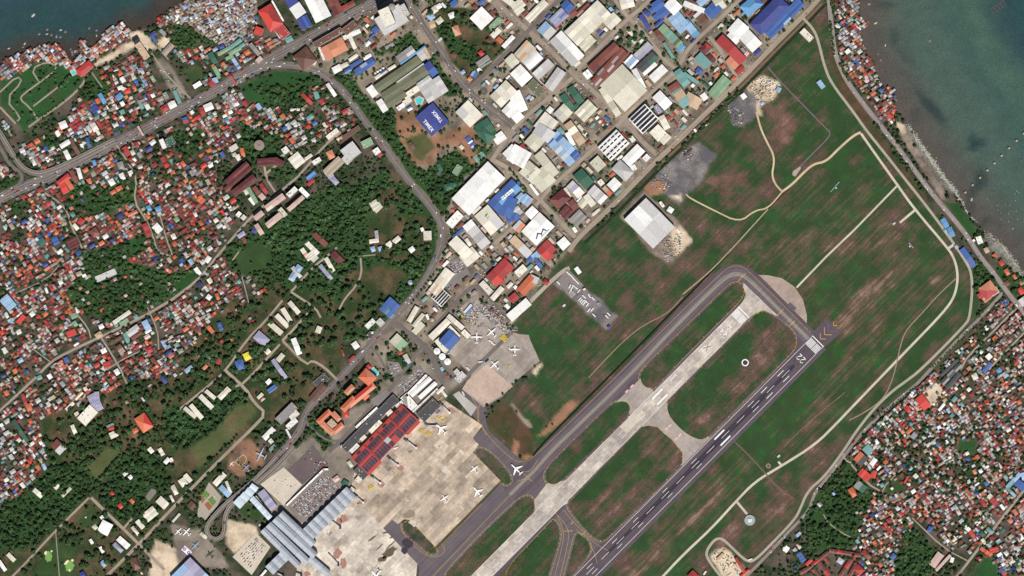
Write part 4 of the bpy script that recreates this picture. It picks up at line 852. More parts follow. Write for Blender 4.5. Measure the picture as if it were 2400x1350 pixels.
B(1200, 0, """
-20 60 90 -20 170 40 8 m2 CI|factory|cream factory with ribs at top edge
135 190 330 -10 400 30 8 g2 CI|factory|long cream factory beside top street
20 120 100 60 130 110 7 g I|factory|ivory block left of long cream factory
510 60 580 -5 660 85 9 g B|factory|bright blue gabled factory at top
390 205 520 85 600 165 8 m3 HPB|factory|patched lavender blue factory under blue factory
590 130 660 90 690 140 7 g UR|shed|rust red shed beside bright blue factory
665 150 800 30 830 60 7 m2 UJ|factory|pink and rust sheds by big cream warehouse
425 265 480 215 510 265 6 g BR|shed|small blue red shed by street corner
265 320 355 225 465 335 8 g PEL|factory|pale patched factory at avenue corner
355 320 410 275 465 335 6 g AU|factory|rust patched lean-to at avenue corner
550 340 900 5 1070 125 13 g2 CI|warehouse|biggest cream twin vault warehouse near top
705 485 825 368 890 430 9 g2 IC|warehouse|ivory annex below biggest cream warehouse
960 235 1070 130 1150 215 10 g CI|warehouse|cream wing right of biggest cream warehouse
545 330 605 275 625 300 6 g L|annex|grey lean-to on biggest cream warehouse
1130 5 1270 -30 1330 60 10 g CW|factory|cream factory at upper cross street
395 440 520 325 760 590 9 g WL|factory|long white slotted factory on cross avenue
655 690 710 645 725 665 5 g C|shed|small cream shed at slotted factory
20 575 155 425 255 510 9 m2 ZSL|warehouse|brown streaked cream warehouse by junction
105 650 245 525 340 605 9 b W|warehouse|white vaulted warehouse by cross avenue
215 775 380 620 445 690 9 g LW|factory|light grey factory wing beside white vault
340 905 480 710 555 790 9 g L|factory|light grey factory block by street trees
240 800 340 905 400 960 9 g L|factory|light grey link of the grey factory
-20 780 90 680 215 815 9 g W|warehouse|square white warehouse under yellow roof
-40 620 20 580 90 655 9 g I|warehouse|yellowish ivory warehouse by white square
150 910 225 830 330 985 8 f OE|factory|olive flat factory by white warehouse
300 935 330 905 350 945 6 g A|shed|small orange shed by olive flat factory
-40 1000 80 950 250 1120 9 g WL|factory|white stepped factory by dark trees
-60 1180 20 1110 120 1240 9 g WL|factory|white lower factory by dark trees
830 855 1150 500 1220 590 10 g2 UGL|warehouse|rusty grey striped warehouse along avenue
800 700 1075 445 1145 505 10 g UM|warehouse|long rust red warehouse beside wooded block
740 775 800 730 870 790 7 f W|office|white vaulted office at rust warehouse
925 905 1160 680 1440 940 12 g IC|warehouse|huge ivory warehouse with ribbed skylights
915 950 970 915 1215 1160 9 g2 IC|warehouse|cream lean-to of huge ivory warehouse
1260 745 1310 720 1490 890 10 g W|warehouse|white strip warehouse right of ivory warehouse
1280 580 1430 440 1490 500 9 g LH|factory|grey lavender factory below wooded block
1180 660 1260 575 1330 650 8 m2 PW|factory|pale blue patched workshop below wooded block
1310 700 1480 545 1550 610 9 g DN|factory|dark grey flat factory with teal end
1365 760 1500 650 1530 690 8 g W|warehouse|white narrow hall by dark factory
1440 810 1580 680 1650 740 9 g W|warehouse|white ribbed hall beside factory street
1460 50 1560 -20 1720 100 10 g2 B|factory|large blue twin gabled factory upper right
1340 170 1375 150 1500 290 8 g V|factory|navy gabled hall of blue tile cluster
1330 190 1360 165 1385 195 5 h V|house|small navy house in blue cluster
1380 130 1410 100 1460 160 6 g V|house|navy house in the blue tile cluster
1440 100 1475 75 1510 120 6 g B|house|blue gabled house in tile cluster
1480 175 1525 140 1570 185 6 g B|house|blue house right of tile cluster
1500 270 1590 190 1610 215 7 g VB|factory|narrow navy wing right of tile cluster
1600 60 1690 -30 1800 70 10 g W|warehouse|white warehouse right of blue twin factory
1640 200 1750 110 1900 260 9 g2 PG|factory|greyish blue factory beside green one
1540 310 1600 250 1800 455 8 m4 EOT|factory|green striped factory on long street
1490 340 1535 310 1615 390 8 g UX|factory|rust brown end of green striped factory
1590 460 1615 445 1745 590 6 g T|shed|long teal shed below green factory
1740 520 1800 465 1830 500 6 g Y|shed|cyan shed beside long teal shed
500 1020 560 980 690 1110 7 g N|warehouse|dark green L shaped warehouse left wing
580 945 640 900 780 1050 7 g N|warehouse|dark green L shaped warehouse right wing
610 1020 650 995 690 1060 7 g MU|shed|maroon shed between dark green wings
620 1140 680 1090 710 1120 6 g N|shed|dark green shed below green wings
660 1190 800 1050 910 1140 9 g2 IC|warehouse|ivory warehouse with twin slots
360 1165 400 1120 440 1160 7 g W|warehouse|small white block by cream warehouse
440 1200 545 1095 640 1190 8 g ILE|warehouse|pale green cream warehouse by lane
230 1330 350 1180 480 1300 9 m3 CL|warehouse|cream tan warehouse row by lane
820 1330 860 1290 880 1310 3 b TB|container|blue teal container stack at yard
1480 1030 1560 955 1700 1080 9 g W|warehouse|bright white square warehouse right of solar roof
1490 1130 1530 1100 1600 1170 6 f H|hall|dark purple flat hall under white square
1640 925 1740 860 1830 970 8 m2 UT|factory|rust and teal factory on long street
1700 1000 1790 940 1900 1080 9 g TZ|factory|teal factory with tan patches
1700 770 1770 720 1900 860 9 g2 T|factory|teal gabled factory right of ribbed hall
1540 1240 1600 1210 1700 1330 7 g2 C|factory|cream factory beside solar roof
1615 1240 1650 1215 1675 1250 5 g R|shed|red shed near cream solar neighbour
1230 1260 1400 1100 1550 1250 11 g2 W|factory|white factory roof covered in solar strips||q
""")
B(1600, 0, """
0 60 20 10 175 245 9 g W|warehouse|white narrow roof beside brown roofs
20 20 60 -30 180 80 9 g X|warehouse|brown flat warehouse at top right
110 170 180 110 275 230 9 g2 XW|warehouse|brown and white warehouse by long street
140 20 230 -60 280 0 9 g P|warehouse|pale blue warehouse at top edge
220 120 330 10 390 130 9 g B|warehouse|blue gabled warehouse by long street
300 -10 380 -60 480 60 9 g IW|warehouse|ivory warehouse at top right corner
-10 250 50 200 150 380 9 g2 PY|warehouse|pale blue long warehouse by red villa
80 450 130 400 165 390 5 g V|shed|navy shed near pale blue warehouse
600 75 760 -60 880 20 12 h YB|factory|steel blue hipped factory at top
615 150 660 110 800 10 12 g Y|factory|steel blue lower wing at top
700 260 1000 -50 1130 60 13 h V|factory|huge navy hipped factory by fence road
855 340 1210 -20 1300 40 11 g2 BP|factory|long blue ribbed factory along fence road
470 320 580 195 690 305 11 g W|warehouse|bright white warehouse upper block
465 375 500 340 600 430 9 g W|warehouse|bright white warehouse side block
590 405 690 310 845 450 11 g W|warehouse|bright white warehouse lower block
745 560 810 515 830 545 6 g V|shed|navy shed under bright white warehouse
345 440 420 365 680 610 10 g RQ|factory|long red factory beside villa garden
450 650 500 595 590 690 8 g S|factory|salmon wing of the red factory
545 750 620 690 650 740 8 g R|factory|small red block at fence road
175 530 240 450 290 520 7 h MQ|villa|red hipped villa ringed by trees
120 620 190 550 310 660 8 g TP|hall|grey teal hall below the villa
255 600 290 570 355 635 6 g M|hall|maroon hall right of teal hall
130 750 165 710 210 770 5 g B|shed|blue shed beside grass plot
0 790 20 760 135 920 8 g T|hall|long teal hall left of green warehouse
265 980 425 790 515 860 9 g2 E|warehouse|light green gabled warehouse by fence road
325 800 360 760 385 780 5 g A|shed|orange narrow shed by red factory lane
180 1010 230 975 275 1030 5 g WZ|shed|white and tan shed by fence road
0 1080 60 970 170 1120 8 g ZT|warehouse|tan patched teal warehouse at fence road
400 700 430 680 455 710 5 g A|shed|tiny orange shed in red factory yard
510 830 540 800 570 820 5 h A|shed|orange gate shed at fence road
1230 345 1280 295 1390 395 5 f CJ|depot|square pinkish depot inside airfield corner
605 1010 645 980 680 1020 5 g W|shed|white shed at the quarry yard
980 960 1000 915 1035 945 4 g PW|shed|pale shed right of sandy yard
1410 870 1450 840 1505 910 4 m5 PZ|shed|striped blue tan shed by patrol road
815 1085 845 1070 855 1100 3 g P|shed|pale blue shed below sandy yard
""")
B(0, 300, """
630 180 725 120 745 165 8 g W|shop|white L shaped shop upper wing by boulevard
670 250 710 230 755 320 8 g W|shop|white L shaped shop lower wing by boulevard
725 125 760 105 845 270 7 g XM|market|brown market beside white L shop
905 110 935 100 975 195 6 g B|station|bright blue fuel station roof by boulevard
845 170 880 165 900 220 6 f WX|shop|white brown shop left of fuel station
985 -10 1010 -25 1070 60 6 g C|row_house|cream row house above boulevard
600 570 720 480 745 530 10 h Q|church|red roofed church upper block by junction
620 590 680 560 715 680 10 g QR|church|red roofed church nave below junction
690 570 730 545 775 640 9 g AP|church|orange grey church side wing
810 430 845 420 905 525 7 g W|hall|white slanted hall below boulevard
730 460 770 440 830 570 6 g XU|row_house|brown row house below boulevard
970 350 1000 335 1020 390 6 g Y|house|blue house below boulevard trees
1235 370 1290 350 1320 430 7 h G|house|large grey hipped house by street
1255 490 1300 470 1325 535 7 h W|house|large white hipped house near bend street
1350 465 1390 445 1410 495 7 g W|house|white gabled house right of red house
1140 560 1190 530 1215 590 7 h W|house|white villa deep in west trees
1220 630 1280 605 1295 650 6 h A|house|large orange hipped house in trees
1285 220 1330 190 1370 285 7 g RQ|row_house|red row house right of bend street
1425 155 1450 145 1485 200 6 g R|row_house|narrow red row house by office tower
600 840 640 810 655 835 6 g C|house|cream house beside dirt lane
380 990 415 970 440 1025 6 h L|house|large light grey house in west quarter
765 1030 795 1005 825 1070 7 g C|chapel|tall cream house beside lane
815 1000 850 945 880 1000 7 h RQ|house|large red house beside lane bend
945 1090 1010 1045 1050 1120 7 h U|house|large rust roofed house in west quarter
1345 910 1440 865 1455 895 7 g AS|row_house|orange row house right of bend street
1540 830 1580 810 1610 860 6 h Y|house|large sky blue house near orange rows
1635 840 1690 820 1710 870 6 h Y|house|sky blue house left of white pair
1605 1050 1660 1000 1710 1080 7 g2 W|hall|white twin hall in west quarter
1500 1020 1550 1000 1600 1140 7 g2 R|row_house|red row houses above the pond thicket
700 1190 800 1140 840 1240 7 m3 MU|row_house|maroon row houses in west quarter
390 1200 450 1150 480 1220 6 g NT|house|large green house in west quarter
540 1170 600 1140 640 1210 6 g2 B|house|blue twin house in west quarter
1530 920 1560 900 1590 945 6 h A|house|orange villa beside curving street
""")
# striped office slab with dark side block
building((375,330),(384,326),(394,345),26,'s','W','office_tower','white louvred office slab below boulevard','tower',ex='w',wall='cfcfcf')
building((386,328),(394,324),(414,333),7,'f','N','office','green roofed low wing of office slab')
building((396,345),(413,334),(405,318),8,'f','N','office','green L shaped roof beside office slab')
B(400, 300, """
570 560 800 355 865 430 16 g2 MU|school|upper maroon school slab near round tower||w
640 670 870 490 915 545 18 g MU|school|lower maroon school slab below narrow courtyard||w
560 640 620 590 645 640 10 g MU|school|maroon end block of twin school slabs
915 330 1130 312 1140 395 16 g2 M|school|maroon bent school slab right of round tower||w
1120 315 1205 355 1170 410 16 g M|school|maroon angled end of bent slab||w
800 640 835 620 955 765 7 g E|hall|light green long hall below school
770 665 805 645 830 690 7 g I|hall|ivory hall beside green hall
820 750 855 720 905 790 6 g W|hall|white hall left of light green hall
935 600 965 580 1030 680 7 g R|hall|red long hall right of school
860 640 895 610 955 680 7 g U|house|rust house between red and green halls
925 720 965 685 1000 740 7 g J|house|pinkish house below rust house
730 220 765 210 800 300 6 g A|row_house|orange row house left of round tower
680 300 720 275 750 325 7 g C|house|cream house by orange row house
615 210 690 165 715 215 7 g CI|house|ivory house above maroon school
1165 230 1220 190 1260 245 8 f W|house|white house below red terraces
1240 330 1340 250 1440 340 9 g2 CW|hall|cream twin gable hall beside parking yard
1395 330 1480 270 1500 295 6 g C|annex|cream annex beside twin gable hall
1490 355 1570 305 1600 345 12 f W|office|white office right of twin hall
1635 90 1750 0 1800 30 9 f CL|office|cream flat office near highway
1640 260 1700 230 1750 300 8 h S|house|salmon house beside the condo
1610 450 1770 300 1830 370 14 g2 tL|condo|taupe condo near the highway bend||w
1610 460 1660 420 1700 520 11 g2 H|condo|lavender wing of taupe condo
1680 540 1720 505 1760 590 8 h H|house|large lavender house below taupe condo
1425 520 1510 450 1535 495 7 g2 YB|house|blue patched house by lane woods
1435 590 1500 535 1520 565 6 g R|house|red house under blue patched house
990 830 1180 690 1215 745 17 g JC|apartment_block|pink apartment slab at top of complex||w
875 940 960 870 1000 905 16 g J|apartment_block|pink apartment block lower left of complex||w
1220 700 1310 615 1340 665 15 f W|apartment_block|white apartment block right of complex||w
1350 655 1385 620 1460 720 14 f W|apartment_block|white end block beside dense forest||w
1230 850 1390 710 1405 755 16 g J|apartment_block|pink apartment slab beside forest||w
1000 1010 1150 890 1180 945 16 g J|apartment_block|pink middle apartment slab beside car court||w
1130 870 1170 835 1230 920 12 f IJ|apartment_block|ivory block right of apartment pool||w
885 1030 925 1005 1005 1100 14 g J|apartment_block|pink end block lower tip of complex||w
685 920 720 875 755 905 8 f W|house|white flat house by apartment lane
735 950 770 910 808 940 8 f C|house|cream flat house by apartment lane
700 1130 770 1085 800 1120 6 h H|house|lavender house on the woods lane
850 1090 880 1045 905 1105 6 h V|house|navy house beside apartment end block
745 1175 775 1150 805 1200 6 g U|shed|brown shed beside woods lane
1495 1140 1530 1100 1665 1215 7 g MU|barracks|maroon barracks in the forest clearing
1415 1225 1450 1190 1575 1310 6 m6 CW|barracks|ribbed cream barracks upper row
1365 1285 1400 1260 1500 1370 6 m6 CA|barracks|ribbed cream barracks lower row
1700 1320 1730 1290 1850 1390 6 g MU|barracks|maroon long barracks by lane
100 370 130 345 170 390 6 h A|house|large orange house near school wall
270 760 310 710 375 750 6 g2 A|row_house|orange row houses below school yard
30 960 70 930 100 970 6 h E|house|light green house left quarter
0 1130 40 1110 65 1160 6 h C|house|cream house in left quarter
""")
B(800, 300, """
1165 745 1545 355 1740 520 12 g WL|warehouse|huge white streaked warehouse beside forest
1545 790 1800 540 1920 620 10 g BY|factory|big blue factory with white roof sign
1640 900 1730 700 1850 800 10 g B|factory|blue lower wing of sign factory
1100 1000 1225 868 1298 930 8 f W|factory|white square factory below streaked warehouse
1405 930 1545 810 1640 1080 9 g CL|factory|cream factory with small leaf logo
1280 1040 1370 965 1590 1190 9 g2 LW|factory|light grey twin factory beside leaf factory
1170 1150 1270 1055 1290 1080 6 g B|shed|blue shed under white square factory
1130 1220 1215 1135 1410 1330 9 g CZ|factory|cream factory with vaulted end
1300 1180 1330 1160 1380 1230 5 g C|annex|cream annex between grey factories
1380 895 1460 820 1475 840 6 g C|canopy|cream canopy below streaked warehouse
1400 20 1490 -60 1650 80 8 h N|warehouse|dark green hipped warehouse beside villa
1590 100 1690 30 1760 100 7 m3 WV|factory|white factory with navy stripes
1700 270 1800 170 1900 290 8 g W|factory|white factory at street corner
1165 470 1225 380 1280 420 5 f E|pond|pale green tank yard by villa
1085 600 1165 575 1180 640 7 h N|villa|dark green villa beside forest
1160 600 1190 570 1215 600 6 h N|villa|dark green side house beside villa
1005 390 1040 375 1120 430 6 g N|villa|green lodge near the round garden
700 165 735 140 785 210 4 g X|shed|brown shed on the dry lawn
295 795 380 745 440 820 6 g2 IC|house|ivory twin house on forest lawn
345 870 410 805 440 830 6 g I|house|ivory wing of forest house
830 1060 860 1045 860 1095 6 f W|office|small white block by square hall
865 1090 950 1085 950 1185 7 f CW|hall|cream square hall beside the highway curve
350 1085 385 1080 420 1160 6 f HW|house|lavender white house in clearing
295 1180 390 1165 395 1205 6 g C|house|cream long house in clearing
465 1225 515 1190 545 1240 6 g C|house|cream house on the clearing lane
535 1190 600 1135 630 1175 6 g IC|house|ivory house on the clearing lane
705 1280 750 1245 775 1290 6 h W|house|white villa among highway trees
305 1260 345 1245 350 1300 6 h P|house|bluish house in the clearing
385 1260 425 1245 445 1285 6 h P|house|small bluish pavilion in the clearing
325 240 385 200 415 260 8 f W|shop|white shop below the condo
370 270 410 240 430 290 6 h R|shop|red roofed shop below the condo
-10 240 120 140 320 180 16 f LJ|condo|pale condo at highway edge||w
0 330 60 270 230 230 12 f LC|condo|pale condo terrace wing||w
205 150 310 100 325 180 10 f EL|condo|green grey condo drum wing
20 80 180 -30 210 10 8 m4 Xt|row_house|brown stepped row house at highway
1440 280 1480 245 1520 300 .4 f T|court|upper green tennis court
1390 310 1425 285 1480 350 .4 f T|court|lower green tennis court
1305 115 1345 85 1440 190 3 m4 BW|court|blue canopies on the red earth yard
1240 200 1265 175 1295 210 4 g C|shed|cream shed on the red earth yard
""")
B(1200, 300, """
75 470 180 345 320 480 9 g IC|factory|ivory factory carrying a dark roof sign
235 295 310 235 520 450 9 g I|factory|ivory long factory beside signed factory
180 530 330 400 420 590 9 g IC|factory|ivory lower factory beside signed factory
180 600 200 585 300 690 5 g W|canopy|narrow white canopy on factory front
-60 330 30 170 190 300 10 m3 W|factory|white ribbed factory left edge of row
80 190 110 165 190 290 6 g NR|shed|green red shed beside ribbed factory
130 150 230 40 340 150 9 g IL|warehouse|grey ivory warehouse by small trees
215 50 290 -60 480 60 10 g LW|warehouse|pale grey warehouse above patchwork factory
355 150 480 30 730 290 10 m4 PBHL|factory|blue lavender patchwork factory
470 20 510 -10 560 50 8 g T|factory|teal end of patchwork factory
560 60 600 40 680 170 8 g W|factory|white strip right of patchwork factory
640 340 700 290 720 310 7 g H|annex|lavender annex of patchwork factory
550 -30 620 -80 850 90 9 g2 ZCS|warehouse|tan streaked cream warehouse by container yard
640 205 665 190 740 285 5 g I|canopy|pale canopy by the patchwork factory
815 370 905 290 1000 390 8 f I|office|cream square office with garden
645 505 735 425 885 550 9 g N|warehouse|dark green square warehouse
575 620 640 555 710 610 8 g LH|warehouse|lavender grey warehouse beside green square
640 680 710 620 780 670 8 g WC|warehouse|white ribbed warehouse beside green square
400 755 530 640 620 740 9 h MU|factory|maroon hipped factory on south street
585 790 640 750 700 840 8 g UJ|factory|rust stained wing of maroon factory
490 900 570 815 650 880 8 g2 M|factory|dark maroon lower factory
545 640 575 625 640 710 6 g I|canopy|ivory canopy beside maroon factory
690 800 745 740 790 800 7 g I|warehouse|ivory small warehouse by maroon wing
795 680 870 600 1000 740 10 g2 LW|warehouse|pale ribbed warehouse by fence road
750 730 800 690 880 800 8 g C|warehouse|cream wing of pale ribbed warehouse
1000 600 1080 520 1160 590 8 g W|warehouse|white square warehouse at fence road
950 640 980 610 1060 690 7 g ZA|warehouse|tan lean-to beside white square warehouse
895 570 940 535 995 575 5 f C|office|small cream office by green square
1050 430 1140 335 1285 470 10 h L|warehouse|light grey hipped warehouse by fence road
905 205 1100 20 1250 150 11 g2 W|factory|white factory with black solar arrays||p
1160 330 1320 170 1400 250 9 g W|factory|white stepped factory beside solar arrays
1240 410 1290 380 1330 430 7 f W|factory|small white block of stepped factory
1370 320 1420 270 1470 310 7 f W|factory|white right block of stepped factory
1445 50 1540 -40 1660 40 9 f CI|factory|cream flat factory near fence road
1560 140 1640 60 1700 80 6 g C|factory|cream shed near fence road
1230 110 1270 80 1310 130 7 f W|annex|white annex right of solar factory
-60 960 70 900 90 950 7 g B|shed|small blue shed at left yard
135 900 215 820 280 890 8 g W|factory|white small factory above logo roof
100 1090 290 890 450 1035 11 g W|factory|white factory with dark zigzag roof logo
5 1050 80 970 130 1040 7 g SL|factory|salmon grey workshop left of logo roof
-30 1190 30 1130 240 1290 8 g ZL|factory|tan grey factory below logo roof
260 1290 370 1180 470 1280 8 g RQ|factory|red patched factory below logo roof
470 1215 550 1145 625 1215 8 g W|factory|white square factory by fence road corner
195 1350 260 1300 290 1350 6 g P|shed|pale blue shed beside red patched factory
600 965 710 860 800 930 9 g2 GL|factory|grey flat factory by fence road
630 1060 660 1040 700 1090 5 f W|office|white gate office by fence road
840 910 910 850 925 870 5 g C|canopy|cream canopy at fence road
0 710 60 560 80 590 8 g B|factory|blue gabled factory left of lane
15 760 100 680 160 700 7 g P|house|bluish patched workshop by lane
80 770 140 690 230 745 8 g2 PH|factory|pale lavender twin workshop by lane
0 870 60 820 150 860 7 g2 LC|factory|pale grey workshop below lavender one
-20 960 0 890 80 900 8 g B|factory|bright blue lower factory by lane
1545 790 1570 770 1610 830 5 f W|shed|white guard house beside airfield depot
1630 870 1660 825 1700 870 5 h W|shed|white hipped lodge beside airfield depot
""")
building((1463,514.5),(1513.5,464.5),(1580,533),13,'g','WL','airfield_warehouse','largest white warehouse alone inside airfield fence','warehouse',ex='')
B(1600, 300, """
10 290 90 215 105 230 3 g D|wall|dark broken shed on grey gravel lot
110 20 130 5 160 50 3 f W|shed|white gatehouse beside the fence canal
""")
B(2000, 300, """
915 970 960 945 1020 1030 6 g YP|barracks|upper light blue barracks beside coastal road
985 1060 1030 1040 1085 1130 6 g YP|barracks|middle light blue barracks beside coastal road
950 1080 970 1065 990 1090 4 g P|shed|tiny pale blue shed behind barracks
1115 1290 1165 1255 1290 1450 6 g B|barracks|long deep blue barracks beside coastal road
1060 1250 1085 1230 1105 1255 4 g P|shed|small pale shed near deep blue barracks
1285 1155 1340 1135 1375 1210 7 f W|house|bright white seaside house
1250 1185 1270 1170 1290 1190 5 f W|house|tiny white annex by seaside house
1370 1275 1410 1255 1440 1300 6 h Z|house|tan seaside house below white house
1460 1340 1490 1320 1515 1360 6 h A|house|orange seaside house near the shore
""")
B(0, 600, """
0 470 80 400 160 530 10 m5 P|covered_court|pale blue ribbed court roof at left edge
1190 690 1365 570 1385 605 8 g C|school|long cream school roof below forest
1255 700 1340 650 1355 690 6 g2 EO|school|green roofs under long cream school
1205 725 1240 705 1260 730 5 g T|school|teal hut under long cream school
1495 700 1550 670 1590 770 7 g P|hall|pale bluish hall right of school
1530 800 1590 765 1605 785 6 g W|annex|white annex of the bluish hall
1330 800 1445 720 1480 780 8 g L|gymnasium|light grey gymnasium beside school
1380 860 1490 790 1510 820 7 g U|hall|rust long hall below gymnasium
1300 820 1340 805 1375 910 6 g T|hall|narrow teal hall beside gymnasium
1405 640 1440 615 1450 655 6 h T|house|small mint house right of cream school
1140 920 1275 840 1290 870 7 g X|row_house|brown row house below the school street
1220 960 1270 925 1330 1000 7 g2 Xt|row_house|brown twin houses below school street
945 970 1010 925 1020 950 6 g X|row_house|narrow brown roof at street corner
1060 990 1110 965 1130 1010 6 h W|house|white house near the school corner
1000 830 1060 790 1090 840 6 h ZC|house|tan cornered house at junction
1000 220 1210 130 1240 190 2 f L|court|pale grey ball court hidden in forest
745 620 800 595 830 640 7 g E|house|light green house by left lane
765 700 800 680 850 715 7 g EN|house|green twin house by left lane
700 800 790 765 800 830 7 g2 Q|row_house|bright red twin row near left lane
1085 1130 1160 1105 1190 1160 7 g2 RQ|house|red twin house on grid street
1530 980 1590 945 1620 1000 7 h R|house|large red hipped house on grid street
1200 1210 1240 1185 1265 1240 6 h W|house|white villa on grid street
1060 1190 1080 1155 1110 1215 6 f C|house|cream house at grid street corner
455 150 520 105 530 130 7 g SA|row_house|salmon row house upper left quarter
530 100 600 60 615 80 7 g GX|row_house|grey brown row house upper left quarter
170 690 240 610 280 640 6 g2 Q|row_house|bright red row house left quarter
440 620 490 580 515 610 6 h A|house|large orange cornered house left quarter
600 740 640 710 680 750 6 h UA|house|large rust house left quarter
470 340 495 330 520 390 6 f W|house|slim white house left quarter
310 610 350 580 370 620 6 h W|house|large white house left quarter
670 1080 710 1060 740 1110 6 g B|house|large blue house below the street
170 790 215 770 240 810 6 h C|house|large cream house left quarter
380 1280 430 1250 450 1290 6 h T|house|teal house far lower left quarter
1690 1280 1720 1260 1760 1340 5 g V|shed|navy shed beside bare field
""")
B(400, 600, """
1235 500 1270 470 1400 565 7 g C|barracks|first cream barracks of four
1160 565 1200 540 1350 640 7 g CJ|barracks|second pinkish cream barracks of four
1100 640 1135 605 1275 710 7 g C|barracks|third cream barracks of four
1025 725 1060 685 1215 770 7 g I|barracks|fourth ivory barracks of four
870 860 935 785 1000 940 7 h Ht|hall|lavender brown hall below the barracks
1270 880 1320 860 1425 1010 7 g W|barracks|bright white angled barracks
1525 800 1550 735 1605 745 7 g I|office|ivory block near the forest track
1110 1090 1170 1020 1210 1050 6 g I|office|ivory office on bare ground
1060 1105 1095 1080 1240 1270 7 g HU|barracks|lavender rust barracks on bare ground
760 1040 820 1010 870 1070 6 g F|chapel|bright yellow roofed chapel
680 1110 760 1090 815 1180 7 h B|hall|blue roofed hall below yellow chapel
990 1010 1030 975 1060 1010 5 g C|office|cream U office by base road
1240 240 1340 85 1390 130 6 h PL|office|pale cross shaped office upper bar
1270 130 1300 105 1390 210 6 h L|office|pale cross shaped office lower bar
1435 -10 1490 -60 1550 30 6 m5 CL|barracks|ribbed cream barracks at clearing
1620 30 1655 10 1775 130 7 g C|barracks|cream barracks at forest edge
1560 110 1590 85 1730 220 6 g2 HL|barracks|grey lavender barracks at forest edge
1680 -10 1700 -30 1800 60 7 g M|barracks|maroon barracks at forest edge
355 50 395 -5 440 15 6 g W|shed|white shed on narrow quarter lane
245 140 280 115 330 180 6 g W|shed|white shed beside grass verge lane
325 1190 375 1140 390 1170 6 h S|house|salmon house in lower quarter
370 440 400 400 440 430 6 h W|house|white house in lower quarter
470 400 500 390 500 460 6 h A|house|orange house in lower quarter
490 710 525 695 585 765 6 g2 B|house|blue twin house in lower quarter
380 755 410 730 470 790 6 g2 A|row_house|orange brown row in lower quarter
470 1120 510 1075 545 1100 6 g R|house|red house in lower quarter
145 1205 215 1150 245 1180 6 g P|house|pale blue house in lower quarter
1000 1330 1040 1290 1070 1320 6 g W|shed|white shed below lavender rust barracks
1500 1330 1620 1230 1690 1290 5 f DX|shed|dark rusty shed beside base gate
340 165 380 145 430 190 0.6 f G|pad|grey slab beside quarter lane
""")
B(800, 600, """
920 360 1100 120 1200 180 9 g2 CZ|cargo_shed|cream cargo shed beside highway bend
950 440 1050 330 1150 430 8 g WE|cargo_shed|white green shed with dark roof slots||q
1530 215 1720 20 1800 150 10 g RQ|factory|big dark red factory with dormers
1640 250 1690 220 1720 280 8 g R|factory|red lower wing of dormer factory
1245 10 1380 -100 1470 0 8 g CJ|factory|pinkish cream factory above cargo car park
1450 300 1500 255 1610 370 7 f C|office|cream flat office on service lane
1570 440 1680 315 1720 350 7 g CJ|office|cream narrow shed on service lane
400 560 515 430 625 520 9 g2 BY|showroom|blue showroom beside highway
430 570 470 530 560 620 8 g T|showroom|teal wing of blue showroom
245 735 330 655 365 700 7 f W|shop|white shop left of highway junction
360 700 410 650 470 700 7 f LE|office|pale office at highway junction
250 840 310 790 345 840 5 f D|shed|dark flat shed by highway junction
105 930 155 895 210 945 6 g W|house|white house beside highway woods
690 680 780 525 825 545 7 g CI|row_house|cream long store below highway
745 730 850 600 885 620 6 g I|row_house|ivory long store below highway
745 790 840 690 885 730 6 g IZ|row_house|rust spotted ivory store below highway
885 620 910 610 955 660 5 f W|office|small white office by stores
510 900 590 815 700 925 8 g IE|office|pale green ivory office with vents||v
590 1010 640 985 665 1020 5 h R|shop|red roofed stall by car park
650 1050 690 1030 760 1110 5 g I|shop|ivory stall row by car park
650 1110 665 1090 725 1160 4 s B|awning|bright blue awning by car park
920 840 1110 655 1170 690 9 g C|hangar|cream side building of blue hangar
1110 645 1140 610 1280 770 7 g C|cargo_shed|cream cargo office behind hangar
1260 810 1300 770 1360 850 7 f C|cargo_shed|cream box store on apron
980 900 1030 860 1130 1000 8 f CJ|hangar|cream frame left of blue hangar
1120 760 1150 730 1255 850 8 f C|hangar|cream frame right of blue hangar
1030 895 1140 775 1245 880 14 g B|hangar|blue roofed aircraft hangar
1290 590 1365 505 1390 540 5 g WB|office|white blue office on cargo apron
1180 1220 1220 1185 1270 1240 6 f L|office|pale pavilion on fuel yard
1190 1290 1270 1210 1330 1260 4 f L|office|pale flat office beside apron road
230 1190 290 1140 330 1170 8 g Q|hotel|orange wing left of hotel pool
1020 1135 1040 1125 1060 1150 5 h N|kiosk|first green kiosk beside fuel yard
1040 1180 1065 1165 1085 1200 5 h P|kiosk|pale kiosk beside fuel yard
1075 1225 1095 1210 1120 1235 5 h N|kiosk|second green kiosk beside fuel yard
1100 1260 1125 1245 1145 1270 5 h R|kiosk|red kiosk beside fuel yard
1140 1285 1160 1270 1180 1295 5 h N|kiosk|third green kiosk beside fuel yard
0 990 15 985 30 1050 5 h R|house|dark red house beside highway woods
75 1095 130 1045 145 1070 5 g R|house|rust red house beside highway
""")
